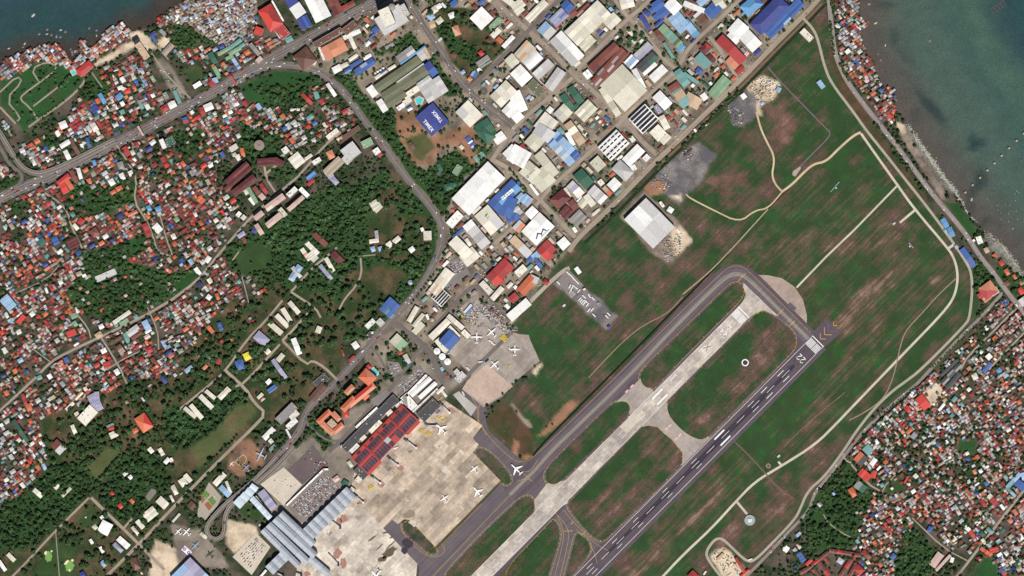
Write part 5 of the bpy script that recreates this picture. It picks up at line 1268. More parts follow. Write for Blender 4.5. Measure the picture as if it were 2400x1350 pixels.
B(1200, 600, """
20 170 115 85 175 140 8 f CW|warehouse|white warehouse with small solar pair
50 350 190 195 275 260 8 g AR|warehouse|orange end of grey warehouse by lane
175 260 205 195 280 250 8 g LC|warehouse|grey cream end by service lane
-40 440 30 380 95 430 8 g R|warehouse|red gabled warehouse above white shed
0 690 -60 620 130 425 9 g W|shed|long white shed with roof hatches
320 275 350 240 385 290 6 h R|office|red gate office on service lane
150 40 190 0 220 30 7 g B|house|blue tiled office by yard
225 30 250 10 340 100 7 g B|office|bright blue office by yard
330 0 400 -60 440 10 7 g RM|shed|maroon cream shed by lane corner
600 400 645 365 680 405 5 f GL|shed|grey shed inside tanker yard
745 350 770 335 785 355 4 f W|shed|white hut inside tanker yard
1000 745 1020 725 1045 745 4 h V|hut|navy hut at tanker yard end
655 135 690 110 745 160 3 m4 W|shed|white ribbed trailer row on grass
895 500 915 485 935 505 4 f T|hut|mint hut at the tanker yard
""")
B(2000, 600, """
1310 350 1440 255 1530 370 9 h RS|church|red roofed church beside shanty street
1405 380 1500 320 1530 390 8 f CS|church|cream flat front of red church
1350 450 1410 400 1450 450 8 f SJ|church|pink cream lower church wing
1300 410 1340 380 1360 430 8 g R|church|small red church side wing
1560 490 1610 455 1640 500 5 f VD|station|navy solar canopy in street car park
1730 470 1800 420 1840 500 8 f L|store|grey flat store by the coast
1165 0 1190 -20 1270 90 6 g B|barracks|blue lower barracks by service road
910 1250 1080 1090 1105 1110 7 g D|market|upper dark slate market shed
915 1330 1110 1125 1145 1160 7 g DG|market|middle dark slate market shed
980 1370 1100 1220 1140 1250 7 g D|market|lower dark slate market shed
1350 1210 1430 1115 1465 1140 7 g B|house|long blue shanty town hall
1385 1060 1430 1020 1475 1060 7 f W|house|large white shanty town house
1240 1255 1290 1230 1310 1290 6 h C|house|cream shanty town house
1530 60 1570 40 1600 85 6 h Q|house|bright red seaside house
1585 150 1620 130 1645 190 6 h A|house|orange seaside villa near rocks
1675 205 1700 190 1715 240 6 h A|house|rust orange seaside house near rocks
1590 280 1625 255 1655 295 6 h U|house|brown seaside house by road
1750 285 1790 260 1810 300 6 h S|house|salmon seaside house at edge
1680 1130 1720 1100 1740 1130 6 h Q|house|bright red shanty house right side
1500 1200 1540 1175 1575 1210 6 h Y|house|sky blue shanty house
""")
B(0, 900, """
920 130 1010 85 1110 250 8 g3 H|gymnasium|lavender striped gymnasium on the base
815 360 950 215 1050 290 10 f CW|mess_hall|large cream hall with courtyard on base
1000 85 1045 80 1110 250 8 g2 H|gymnasium|lavender right bay of striped gymnasium
785 150 860 75 885 95 6 g CS|barracks|cream tan barracks upper left base
690 260 770 185 790 210 6 g CS|barracks|cream barracks lower left base
780 310 820 285 845 320 5 f C|office|cream office beside large hall
745 440 780 425 850 505 6 g C|office|cream slanted office below hall
880 40 910 25 930 60 6 h C|office|small cream house at base edge
130 390 160 370 340 575 7 g N|market|long dark teal market by left lane
120 340 185 300 190 315 5 g T|shed|teal shed at left lane
535 650 605 580 710 670 8 g UL|hall|rust grey streaked hall in trees
1420 370 1525 300 1615 450 9 h AQ|gymnasium|large orange tiled gymnasium
1425 370 1520 320 1540 350 9 g X|gymnasium|brown ridge of orange gymnasium
1390 490 1440 455 1470 490 6 h A|house|orange house left of orange gymnasium
1150 520 1225 485 1250 545 6 g C|house|cream house below oval lawn trees
1145 460 1200 445 1215 475 5 g Q|house|bright red house beside the oval trees
1125 440 1195 410 1200 430 5 g T|house|teal house beside the oval trees
345 1130 375 1095 460 1170 6 g CI|house|ivory long house in lower woods
650 1175 740 1085 765 1100 6 g IE|depot|ivory long depot in lower woods
565 1090 610 1045 640 1075 5 f C|depot|cream depot office in lower woods
440 850 470 835 510 890 5 g P|shed|pale blue shed at the lane end
1295 950 1330 920 1350 945 5 g C|house|cream cabin right of oval lawn
1350 980 1380 955 1405 985 5 h W|house|white cabin right of oval lawn
1555 690 1590 660 1625 710 5 h CW|house|cream house on the officers row
1665 690 1700 670 1760 730 5 g2 C|house|cream twin house on the officers row
1725 820 1770 770 1800 800 6 h W|house|white house on the officers row
1240 1280 1270 1255 1295 1300 5 h Q|house|red cabin in lower woods
1365 1230 1390 1205 1420 1245 5 h A|house|orange cabin in lower woods
1160 1150 1180 1130 1200 1170 5 h Q|house|bright red cabin beside parking clearing
1645 1240 1700 1180 1780 1270 7 g2 C|office|cream office with courtyard on base
225 110 255 100 345 190 6 g2 R|row_house|red row houses at lower left
270 220 320 200 350 270 6 h A|row_house|orange row house at lower left
""")
B(400, 900, """
495 130 600 25 640 65 7 g C|barracks|cream barracks on the diagonal by field
360 85 385 55 480 140 7 g C|barracks|cream barracks beside blue walls
295 140 330 105 455 240 7 g C|barracks|long cream barracks left of field
195 235 230 205 360 340 7 g C|barracks|cream barracks with missing middle
135 265 160 235 270 345 7 g I|barracks|ivory barracks at wood edge
1105 365 1280 190 1345 250 11 f GD|hotel|dark grey flat inn by flyover
1225 320 1310 250 1350 330 9 f CL|hotel|cream stepped inn wing by flyover
1210 440 1310 350 1345 400 8 f W|hotel|white flat inn wing by flyover
1210 480 1230 470 1260 575 5 f W|house|white U house beneath flyover bend
965 555 1070 450 1110 490 6 g W|office|white angled office beside aircraft park
1025 600 1060 570 1100 600 6 f C|office|cream annex beside aircraft park
1030 690 1090 635 1110 665 3 f T|pool|pale turquoise roofed tank by aircraft park
910 140 960 90 985 110 6 g I|house|ivory house by field corner
935 160 980 125 1005 150 6 h UJ|house|rust pink house by field corner
1015 60 1100 0 1150 20 7 m3 BY|shop|blue striped workshop near base gate
1460 140 1600 -20 1660 30 7 g X|row_house|dark brown long house by highway
445 1040 550 925 595 960 7 g C|barracks|cream barracks with dark front by road
505 1100 545 1060 640 1160 6 g P|barracks|bluish barracks below the road
575 1030 600 1020 680 1130 6 g C|barracks|slim cream barracks beside bluish barracks
80 1020 140 980 170 1060 6 h CI|house|cream cross house on officers row
135 970 170 940 235 1010 6 g C|house|cream right house on officers row
0 1080 40 1060 110 1140 6 h C|house|cream lower house on officers row
-10 1180 10 1170 45 1235 6 g C|house|small cream end house on officers row
0 830 -20 790 20 780 5 f W|house|white small house near oval lawn
175 1280 220 1230 275 1290 5 g X|house|brown flat house beside formal garden
1705 1000 1760 960 1790 1000 5 h J|house|pink house in terminal garden
""")
B(0, 1050, """
1030 870 1090 755 1185 830 9 g W|clubhouse|bright white tapered clubhouse
970 830 1000 800 1035 840 5 h I|house|ivory cottage left of clubhouse
1050 730 1080 705 1105 735 4 f W|house|small white cabin above clubhouse
940 970 965 955 1000 995 5 g W|house|white cottage below clubhouse
1230 970 1270 925 1370 1030 6 g2 WM|house|white maroon house at base crossing
1190 1020 1220 990 1290 1090 6 h H|house|lavender house at base crossing
1045 1050 1070 1035 1110 1090 5 g WU|house|white rusty cottage in sandy yard
1055 1210 1090 1180 1120 1240 5 h P|house|pale blue cottage in the golf woods
1370 1180 1430 1150 1490 1260 6 h X|house|dark brown house by golf course
1500 700 1610 610 1675 690 7 g2 CI|office|cream office row with blue skylights
1430 780 1465 750 1530 830 6 g C|house|slim cream house by base crossing
1385 840 1410 820 1470 910 6 h C|house|cream cottage by base crossing
70 1130 100 1100 175 1170 6 g I|house|ivory cottage at far lower left
-20 1200 10 1180 80 1280 7 g W|hall|white hall at lower left corner
840 1320 880 1295 930 1350 6 h V|house|navy cottage on bottom edge
""")
B(400, 1050, """
15 770 90 685 105 700 6 g C|row_house|slim cream store beside plane park
0 1360 210 1150 420 1370 13 g2 HP|hangar|big grey blue hangar at bottom edge
305 910 325 885 385 945 4 g I|shed|slim ivory shed by flyover loop
940 1350 1000 1280 1010 1300 6 g W|annex|white annex at terminal wing end
""")
B(800, 1050, """
60 470 110 405 155 440 7 f CL|terminal_annex|cream plant room by old terminal
140 340 185 280 225 330 7 f CJ|terminal_annex|pinkish plant room by old terminal
60 150 90 130 125 190 5 h I|house|ivory pavilion in terminal garden
0 380 30 330 75 380 5 g NT|house|green pavilion in terminal garden
""")
B(1600, 1050, """
545 1165 570 1150 690 1280 6 g RC|depot|red and cream long depot by sandy yard
355 1165 420 1105 440 1130 5 g JZ|depot|pinkish shed in sandy yard
600 1350 690 1275 700 1300 6 g AQ|depot|orange depot at the yard corner
50 1345 105 1285 175 1350 7 h R|fire_station|red hipped station at the bottom edge
215 1330 240 1295 248 1305 3 g W|shed|white container beside red station
1195 1120 1240 1090 1310 1170 7 g3 B|house|blue stepped house in lower trees
1290 1220 1350 1165 1370 1190 6 g Q|house|bright red long house in lower trees
1165 1260 1190 1235 1215 1265 5 h V|house|navy cottage in lower trees
1620 1195 1650 1150 1690 1200 7 h LP|chapel|pale grey chapel inside red estate
1740 440 1790 410 1830 500 7 h A|house|orange villa in right woods
1190 920 1230 880 1250 900 5 g P|house|pale blue shed by shanty street
1045 1070 1080 1020 1130 1050 5 g2 W|house|white twin house by shanty street
""")
B(2000, 900, """
650 160 720 105 825 215 9 g Q|covered_court|bright red court roof beside sandy field
890 270 950 200 970 215 5 g W|row_house|slim white row behind red court
530 250 570 225 610 290 6 h QR|house|red house left of red court
90 690 150 630 215 690 9 g T|school|teal hall beside shanty street
0 790 70 710 165 770 9 g DA|school|dark hall with orange edges
165 840 215 775 255 800 6 g WP|house|pale mint hall beside trees
240 900 290 845 305 860 5 g W|house|slim white house near mint hall
40 950 95 885 180 985 8 g2 Q|school|bright red edged hall by lane
175 980 200 905 245 930 7 g Q|school|bright red hall right of edged hall
0 1080 50 1015 135 1100 8 g GN|hall|dark teal grey hall by dirt lane
595 550 640 505 675 545 7 f H|house|large lavender flat house
550 510 600 460 620 490 6 h A|house|orange house above lavender house
525 1040 570 970 585 980 6 g Q|row_house|bright red narrow row near dirt lane
625 970 655 940 690 970 6 h C|house|large cream shanty house
810 620 840 590 870 620 6 g L|house|large pale grey shanty house
860 640 885 615 910 640 6 g B|house|large blue shanty house
1600 1080 1740 930 1770 960 8 g PT|school|pale cyan U school upper wing
1600 1100 1620 1080 1730 1160 8 g PT|school|pale cyan U school left wing
1690 1060 1740 1000 1820 1080 9 g BY|school|blue central hall of cyan school
1760 940 1800 930 1840 1000 8 g P|school|pale cyan school right wing
1400 1190 1440 1150 1470 1185 6 f C|house|cream shanty house near school
1430 1230 1470 1190 1540 1260 7 m3 RM|row_house|red ribbed row near school
1330 1230 1360 1210 1420 1280 6 g R|row_house|red dark row near school
1540 1280 1560 1265 1605 1310 6 g W|house|white house beside school road
1395 80 1460 20 1480 40 6 g R|row_house|red row house upper right quarter
1030 170 1070 125 1100 150 6 g T|house|teal house right of sandy field
965 30 1010 -10 1035 20 6 g D|house|slate roof above sandy field
1240 210 1270 195 1300 235 6 h RJ|house|pinkish red house upper right quarter
1720 590 1740 570 1770 620 6 h A|house|orange house right edge
""")
B(2000, 1050, """
795 1220 890 1090 955 1130 7 g J|chicken_house|salmon long hall in lower right woods
860 1280 1010 1120 1030 1140 6 g JS|chicken_house|slim salmon long hall lower right
1015 1200 1030 1150 1060 1165 5 g W|house|white hut by salmon halls
770 870 800 820 835 845 6 h B|house|large blue house by wood lane
685 760 720 725 750 745 6 g U|row_house|rust twin row upper by wood lane
755 770 800 720 835 750 6 g UR|row_house|rust twin row lower by wood lane
1210 880 1240 860 1290 930 6 g Q|row_house|bright red row house mid right
1160 840 1185 810 1230 860 6 g W|house|white slanted house mid right
1395 860 1420 830 1465 900 6 h T|house|teal house beside right road
1320 900 1350 870 1390 910 6 h N|house|dark green house by right road
1340 970 1365 950 1400 1000 6 g2 I|house|ivory twin house by right road
80 1100 120 1065 190 1150 7 h UR|house|large red brown house lower right
380 1150 420 1105 450 1140 6 h B|house|bright blue house at wood edge
0 1280 50 1225 115 1290 7 h R|house|red house with dark vents bottom right
1330 1070 1350 1040 1450 1140 6 m3 AQ|row_house|orange row by right road
1430 1060 1520 1040 1530 1090 6 g2 Q|row_house|bright red row by right road
1530 1290 1560 1260 1610 1330 6 g BR|house|blue red house bottom right corner
1670 660 1700 640 1745 690 6 g A|house|orange roof right of road
""")
# ================================================================ SPECIAL STRUCTURES
T4 = lambda ox, oy, x, y: (ox+x/4.5, oy+y/4.5)
def to_local(root, px, py):
    cx, cy, L, D, rz, h, typ = INFO[root.name]; x, y = (px-cx)*S, (cy-py)*S
    c, s = math.cos(-rz), math.sin(-rz); return x*c-y*s, x*s+y*c
def drape(root, name, polys, mat, up=.35, z=None):
    """flat marks laid on a building's roof; polys in map units"""
    cx, cy, L, D, rz, h, typ = INFO[root.name]; vs, fs = [], []
    sl = max(.5, .11*(D/2+.5))/(D/2) if typ[0] == 'g' else 0
    for p in polys:
        i = len(vs)
        for q in p: x, y = to_local(root, *q); vs.append((x, y, h+sl*(D/2-abs(y))+up))
        fs.append(tuple(range(i, i+len(p))))
    return link(name, mesh(name, vs, fs, mat), root)
_T = {}
def text_polys(txt):
    if txt in _T: return _T[txt]
    cu = bpy.data.curves.new('lettering', 'FONT'); cu.body = txt; cu.align_x = 'CENTER'; cu.align_y = 'CENTER'; cu.offset = .012; cu.resolution_u = 3; cu.space_character = 1.08
    o = bpy.data.objects.new('lettering', cu); C.objects.link(o); dg = bpy.context.evaluated_depsgraph_get(); me = o.evaluated_get(dg).to_mesh()
    r = [[(me.vertices[i].co.x, me.vertices[i].co.y) for i in p.vertices] for p in me.polygons]
    o.evaluated_get(dg).to_mesh_clear(); bpy.data.objects.remove(o); _T[txt] = r; return r
def roof_text(root, txt, px, py, ang, size, mat, up=.45, sx=1.0):
    """ang: reading direction in degrees, counter-clockwise on the map"""
    c, s = math.cos(R(ang)), math.sin(R(ang)); P = [[(px+(x*sx*c-y*s)*size, py-(x*sx*s+y*c)*size) for x, y in p] for p in text_polys(txt)]
    return drape(root, 'lettering', P, mat, up)
WL = flatmat('EDEDEA', .6, .05); DL = flatmat('3c4660', .6, .05); BL = flatmat('2f5a9c', .6, .05)
roof_text(tx, 'TIMEX', 1004, 296-.5, -50, 11.5, WL, sx=.95); roof_text(tx, 'TIMEX', 1025.5, 273.5, 130, 11.5, WL, sx=.95)
kb = BYLAB['big blue factory with white roof sign']
kx, ky = T4(800, 300, 1748, 705); c45, s45 = math.cos(R(44)), math.sin(R(44))
def rect(px, py, l, w, ang): c, s = math.cos(R(ang)), math.sin(R(ang)); return [(px+(x*c-y*s), py-(x*s+y*c)) for x, y in ((-l/2, -w/2), (l/2, -w/2), (l/2, w/2), (-l/2, w/2))]
drape(kb, 'sign_board', [rect(1189, 456, 34, 7.5, 40)], WL, .42); roof_text(kb, 'Kenko', 1191.5, 454, 40, 8.6, DL, .56)
def ring(px, py, r, w=1.0, n=14): return [[(px+r*math.cos(a), py+r*math.sin(a)), (px+r*math.cos(b), py+r*math.sin(b)), (px+(r-w)*math.cos(b), py+(r-w)*math.sin(b)), (px+(r-w)*math.cos(a), py+(r-w)*math.sin(a))] for a, b in ((2*math.pi*k/n, 2*math.pi*(k+1)/n) for k in range(n))]
drape(kb, 'emblem', ring(1178.5, 465, 2.4), DL, .56)
kf = BYLAB['ivory factory carrying a dark roof sign']; roof_text(kf, 'Kenko', *T4(1200, 300, 213, 465), 44, 6.2, DL, .5); drape(kf, 'emblem', ring(*T4(1200, 300, 166, 515), 3.2, 1.5), BL, .5)
mf = BYLAB['white factory with dark zigzag roof logo']
def stroke(a, b, w): q = offset_line([a, b], w/2); p = offset_line([a, b], -w/2); return [q[0], q[1], p[1], p[0]]
zz = [T4(1200, 300, *p) for p in ((255,1172),(262,1108),(300,1128),(322,1062),(358,1078))]; zz = [T4(1200, 300, *p) for p in ((258,1172),(268,1110),(318,1112),(330,1068),(340,1062),(358,1076))]
drape(mf, 'emblem', [stroke(T4(1200,300,255,1172), T4(1200,300,272,1112), 3), stroke(T4(1200,300,262,1112), T4(1200,300,308,1118), 3), stroke(T4(1200,300,306,1130), T4(1200,300,328,1066), 3), stroke(T4(1200,300,322,1064), T4(1200,300,360,1084), 3)], DL, .45)
roof_text(mf, 'MINOURA', *T4(1200, 300, 350, 1108), 44, 5.2, DL, .5)
lf = BYLAB['cream factory with small leaf logo']
lx, ly = T4(800, 300, 1530, 915); drape(lf, 'emblem', [[(lx-4, ly+5), (lx-2, ly), (lx+3, ly-5), (lx+2, ly+1)], [(lx-3, ly+5), (lx+1, ly+3), (lx+4, ly-1), (lx, ly+5)]], flatmat('4d7a4a'), .5); roof_text(lf, 'PKG', *T4(800, 300, 1550, 945), 40, 3.6, flatmat('6c8a68'), .5)
# ---- passenger terminal with red roof and solar arrays
P1, P2, P3 = T4(800,900,100,775), T4(800,900,640,212), T4(800,900,842,395)
cx, cy, L, D, rz, quad = frame(P1, P2, P3); burn(quad)
ot = thing('passenger_terminal', 'red roofed passenger terminal covered in solar arrays', 'terminal', W(cx, cy, 0), rz); LAND.append((cx, cy, 'red roofed passenger terminal')); INFO[ot.name] = (cx, cy, L, D, rz, 15, 'f')
mb = MB(); mb.box(-L/2+2, -D/2+4, -.5, L/2-2, D/2-2, 14.2); mb.build('wall', wallmat('a9a29c'), ot)
RED = roofmat('A83C36'); SOL = roofmat('3a3d4a', .3)
n = 4; seg = L/n
for i in range(n):
    x0, x1 = -L/2+seg*i+.15, -L/2+seg*(i+1)-.15; out = -D/2-(0 if i in (0, 3) else -7)
    mb = MB(); mb.slab([(x0, out, 14.5), (x1, out, 14.5), (x1, 2, 17), (x0, 2, 17)], .5); mb.build('roof_panel', RED, ot)
    mb = MB(); mb.slab([(x0, 2.2, 17), (x1, 2.2, 17), (x1, D/2, 14.5), (x0, D/2, 14.5)], .5); mb.build('roof_panel', RED, ot)
    for r, (ya, yb) in enumerate([(-D*.36, -D*.12), (-D*.10, D*.12), (D*.14, D*.34)]):
        for k in range(5):
            if i in (1, 2) and r == 0 and k in (1, 2) and i == 2: continue
            xa = x0+2.5+(seg-5)*k/5; xb = x0+2.5+(seg-5)*(k+1)/5-1.0; zf = lambda y: (17-(2-y)*2.5/(D/2+2) if y < 2 else 17-(y-2.2)*2.5/(D/2-2.2))+.25
            mb = MB(); mb.slab([(xa, ya, zf(ya)), (xb, ya, zf(ya)), (xb, yb, zf(yb)), (xa, yb, zf(yb))], .15); mb.build('solar_panel', SOL, ot)
    if i < n-1: mb = MB(); mb.box(x1-1.2, -D*.42, 16.2, x1+1.4, D*.42, 17.6); mb.build('gutter_wall', roofmat('9C3430'), ot)
    mb = MB(); mb.box((x0+x1)/2-6, D*.36, 15, (x0+x1)/2+6, D*.44, 16.6); mb.build('clerestory', roofmat('K'), ot)
mb = MB(); x, y = to_local(ot, *T4(800, 900, 490, 590)); mb.box(x-8, y-7, 15, x+8, y+7, 18.4); mb.build('plant_room', roofmat('L'), ot)
B(800, 900, """
0 660 545 110 612 168 9 f D|terminal_annex|long dark flat roof behind red terminal
145 450 372 238 390 258 6 f W|canopy|long white kerbside canopy at terminal
565 225 635 170 655 210 10 f CW|terminal_annex|cream box one behind red terminal
465 310 520 262 550 295 10 f CJ|terminal_annex|cream box two behind red terminal
285 490 400 375 438 410 10 f C|terminal_annex|long cream box behind red terminal
190 580 245 530 275 560 10 f CL|terminal_annex|cream box four behind red terminal
80 700 165 620 205 650 9 f W|terminal_annex|white box behind terminal low end
795 320 965 150 1060 220 10 f D|terminal_annex|dark flat extension right of red terminal
130 915 195 850 310 935 8 f D|terminal_annex|dark flat extension below red terminal
640 150 890 -105 912 -85 5 f W|canopy|white covered walkway left strip
720 105 925 -80 960 -50 6 g W|concourse|white long roof second strip
810 130 985 -30 1020 -5 6 g W|concourse|white long roof third strip
745 290 1010 40 1025 55 5 f W|canopy|slim white walkway fourth strip
620 150 690 90 830 210 5 f WL|concourse|white stepped block under white strips
650 130 690 125 780 240 6 f G|concourse|dark court roof beside white strips
1000 90 1070 20 1090 40 6 g C|office|cream office by apron entrance
1045 70 1065 55 1125 120 5 g I|office|ivory slim shed by apron entrance
0 640 30 650 55 690 8 f W|terminal_annex|white corner block at terminal low end
""")
def hotel_wing(a, b, c, lab, col='SA', h=15): return building(a, b, c, h, 'h', col, 'hotel', lab, ex='w')
hotel_wing(T4(400,900,1535,385), T4(400,900,1668,262), T4(400,900,1705,302), 'salmon hotel block upper left wing near flyover'); hotel_wing(T4(400,900,1700,490), T4(400,900,1800,400), T4(400,900,1838,442), 'salmon hotel block lower right wing near flyover')
hotel_wing(T4(400,900,1575,430), T4(400,900,1695,545), T4(400,900,1735,505), 'salmon hotel block lower left wing near flyover'); hotel_wing(T4(400,900,1690,320), T4(400,900,1765,400), T4(400,900,1805,362), 'salmon hotel block upper right wing near flyover')
building(T4(400,900,1640,420), T4(400,900,1700,362), T4(400,900,1760,425), 12, 'f', 'Z', 'hotel', 'tan courtyard roof inside the salmon hotel')
hotel_wing(T4(800,900,-10,250), T4(800,900,120,120), T4(800,900,170,165), 'salmon hotel long wing lower part along car park', 'SA'); hotel_wing(T4(800,900,60,200), T4(800,900,330,-20), T4(800,900,372,30), 'salmon hotel long wing upper part along car park', 'SQ', 14)
hotel_wing(T4(800,900,30,80), T4(800,900,110,0), T4(800,900,150,40), 'small salmon hotel tower in long wing', 'S', 18)
building(T4(800,600,180,1275), T4(800,600,262,1180), T4(800,600,352,1310), 14, 'h', 'AS', 'hotel', 'orange tiled hotel end wing beside pool', ex='w')
building(T4(800,900,215,140), T4(800,900,270,85), T4(800,900,305,120), 10, 'h', 'A', 'hotel', 'small square orange hotel pavilion')
building(T4(800,900,10,290), T4(800,900,60,270), T4(800,900,85,340), 11, 'h', 'Q', 'hotel', 'red tiled hotel entrance block')
# ---- vaulted silver terminal
def vault(root, org, p1, p2, p3, h, rise, nb, mat, nm='roof_vault'):
    x1, y1, L, D, rz, quad = frame(p1, p2, p3); burn(quad); k = 8
    ca, sa = math.cos(rz), math.sin(rz)
    for i in range(nb):
        mb = MB(); xa, xb = -L/2+L*i/nb, -L/2+L*(i+1)/nb-(.4 if i < nb-1 else 0)
        for j in range(k+1):
            y = -D/2+D*j/k+(.25 if j == 0 else -.25 if j == k else 0); z = h+rise*math.sin(math.pi*j/k)
            for x in (xa, xb): mb.v.append(((x1-org[0])*S+x*ca-y*sa, (org[1]-y1)*S+x*sa+y*ca, z))
        mb.f = [(2*j, 2*j+1, 2*j+3, 2*j+2) for j in range(k)]
        if nm: mb.build(nm, mat, root, smooth=True)
    mb = MB(); a, b = L/2-.6, D/2-.6
    q = [((x1-org[0])*S+x*ca-y*sa, (org[1]-y1)*S+x*sa+y*ca) for x, y in ((-a, -b), (a, -b), (a, b), (-a, b))]
    mb.v = [(*p, -.5) for p in q]+[(*p, h+.2) for p in q]; mb.f = [(i, (i+1) % 4, 4+(i+1) % 4, 4+i) for i in range(4)]; mb.build('wall', wallmat('7d848c'), root)
sm, sn, sl_, sb_ = nodes_of('standing_seam_silver')
oc = sn.new('ShaderNodeTexCoord').outputs['Object']; oi = sn.new('ShaderNodeObjectInfo')
sv = mth(sn, sl_, 'ADD', ramp(sn, sl_, noise(sn, sl_, wpos(sn), .25, 3), .3, .7, .85, 1.1), ramp(sn, sl_, oi.outputs['Random'], 0, 1, -.08, .06))
vm = sn.new('ShaderNodeVectorMath'); vm.operation = 'SCALE'; vm.inputs[0].default_value = (.56, .59, .63); sl_.new(sv, vm.inputs['Scale']); sl_.new(vm.outputs[0], sb_.inputs['Base Color'])
sb_.inputs['Metallic'].default_value = .35; sb_.inputs['Roughness'].default_value = .32
Q = lambda x, y: T4(400, 1050, x, y); org = Q(1250, 950)
nt_ = thing('vaulted_terminal', 'silver vaulted terminal with five long curved roofs', 'terminal', W(*org)); LAND.append((*org, 'silver vaulted terminal'))
for a, b, c in [((1190,655),(1540,985),(1490,1045)), ((1128,712),(1555,1105),(1500,1165)), ((1062,772),(1470,1165),(1415,1225)), ((1000,832),(1380,1215),(1330,1265))]:
    vault(nt_, org, Q(*a), Q(*b), Q(*c), 17, 7, 4, sm)
vault(nt_, org, Q(1490,1125), Q(1690,1295), Q(1640,1355), 12, 4, 3, sm)
def conc(s0, step, ns, wd_, h):
    ux, uy = .716, -.698; vx, vy = .698, .716
    for i in range(ns):
        a = (s0[0]+ux*step*i, s0[1]+uy*step*i); b = (a[0]+vx*wd_, a[1]+vy*wd_); c = (b[0]+ux*(step-2), b[1]+uy*(step-2)); vault(nt_, org, Q(*a), Q(*b), Q(*c), h, 5, 2, sm)
conc((1385,865), 83, 8, 150, 12); conc((1000,1250), 92, 3, 118, 12)
cn = thing('drop_off_canopy', 'pale ribbed drop-off canopy over the flyover', 'canopy', W(*Q(800,500))); o2 = Q(800, 500)
WR = roofmat('C9D6E0')
for a, b, c in [((865,365),(935,415),(895,460)), ((822,408),(895,462),(848,515)), ((775,455),(848,517),(800,568)), ((728,503),(800,570),(735,640))]: vault(cn, o2, Q(*a), Q(*b), Q(*c), 16, 1.6, 1, WR, 'roof_panel')
vault(cn, o2, Q(880,500), Q(1078,718), Q(1040,770), 15, 2, 8, WR, 'roof_panel')
building(Q(1215,600), Q(1612,215), Q(1625,232), 6, 'f', 'W', 'covered_walkway', 'long white walkway roof beside terminal car park', 'walkway'); building(Q(1612,215), Q(1665,215), Q(1665,236), 6, 'f', 'W', 'covered_walkway', 'short white walkway end beside terminal car park', 'walkway')
building(Q(920,480), Q(985,430), Q(1130,610), 7, 'm3', 'H', 'terminal_annex', 'dark slate stepped annex beside paved square')
building(Q(885,515), Q(905,500), Q(1075,690), 8, 'f', 'L', 'terminal_annex', 'slim pale strip along canopy walkway')
# ---- raised carriageways
def flyover(nm, label, pts, w, zs, it=2, piers=6):
    pts = smooth_line(pts, False, it); n = len(pts); x0, y0 = pts[n//2]; root = thing(nm, label, 'flyover', W(x0, y0))
    cum = [0]
    for a, b in zip(pts[:-1], pts[1:]): cum.append(cum[-1]+math.hypot(b[0]-a[0], b[1]-a[1]))
    z = np.interp([c/cum[-1] for c in cum], [k for k, _ in zs], [v for _, v in zs])
    loc = lambda p, zz: ((p[0]-x0)*S, (y0-p[1])*S, zz)
    def band(d0, d1, up0, up1, nm2, mat):
        a, b = offset_line(pts, d0), offset_line(pts, d1); mb = MB()
        for i in range(n-1):
            k = len(mb.v); mb.v += [loc(a[i], z[i]+up1), loc(a[i+1], z[i+1]+up1), loc(b[i+1], z[i+1]+up1), loc(b[i], z[i]+up1), loc(a[i], z[i]+up0), loc(a[i+1], z[i+1]+up0), loc(b[i+1], z[i+1]+up0), loc(b[i], z[i]+up0)]
            mb.f += [tuple(k+j for j in q) for q in ((0,1,2,3),(4,7,6,5),(0,4,5,1),(3,2,6,7))]
        mb.build(nm2, mat, root)
    band(-w/2, w/2, -1.2, 0, 'deck', paved('deck_asphalt_'+nm, (98,90,86), (114,105,99))); band(-w/2-.5, -w/2, -1.2, 1.0, 'parapet', wallmat('b4a99c')); band(w/2, w/2+.5, -1.2, 1.0, 'parapet', wallmat('b4a99c')); band(-.2, .2, .05, .08, 'lane_line', flatmat('D8D4CC'))
    for i in range(1, n-1, max(1, n//piers)):
        if z[i] > 3: mb = MB(); q = loc(pts[i], 0); mb.cyl(q[0], q[1], -.5, z[i]-1.25, 1.4, n=8); mb.build('pier', wallmat('a8a096'), root)
    burn_line(pts, w+2, 0); return root
flyover('terminal_flyover', 'looping raised road at the silver terminal', [(650,1070),(622,1100),(589,1133),(555,1160),(524,1186),(498,1214),(485,1234),(486,1250),(496,1262),(510,1264),(522,1256),(528,1240),(527,1216),(534,1194),(552,1174),(592,1142),(636,1104),(662,1078),(690,1046)], 9.5, [(0,.6),(.12,7),(.85,8),(1,.6)], piers=14)
flyover('west_flyover', 'curved flyover joining the boulevard at left', [(-20,288),(0,311),(11,329),(33,367),(55,396),(84,408),(111,404),(155,386),(222,352),(270,328)], 11, [(0,6),(.6,6),(.85,2.5),(1,.5)], piers=9)
fb = thing('footbridge', 'bright red roofed footbridge across the boulevard', 'footbridge', W(549,190)); mb = MB(); mb.bar((-7, 13, 6.4), (7, -11, 6.4), 3, .5); mb.build('deck', wallmat('a59c92'), fb); mb = MB(); mb.bar((-7, 13, 9.2), (7, -11, 9.2), 4.2, .4); mb.build('roof', roofmat('Q'), fb)
for p in ((-7, 13), (7, -11)): mb = MB(); mb.cyl(*p, -.5, 6.6, .8, n=8); mb.build('pier', wallmat('a59c92'), fb)
fb2 = thing('footbridge', 'pink roofed footbridge across the boulevard', 'footbridge', W(330,308)); mb = MB(); mb.bar((-7, 14, 6.4), (8, -12, 6.4), 3.5, .5); mb.build('deck', wallmat('a59c92'), fb2); mb = MB(); mb.bar((-7, 14, 9.2), (8, -12, 9.2), 5.5, .4); mb.build('roof', roofmat('J'), fb2)
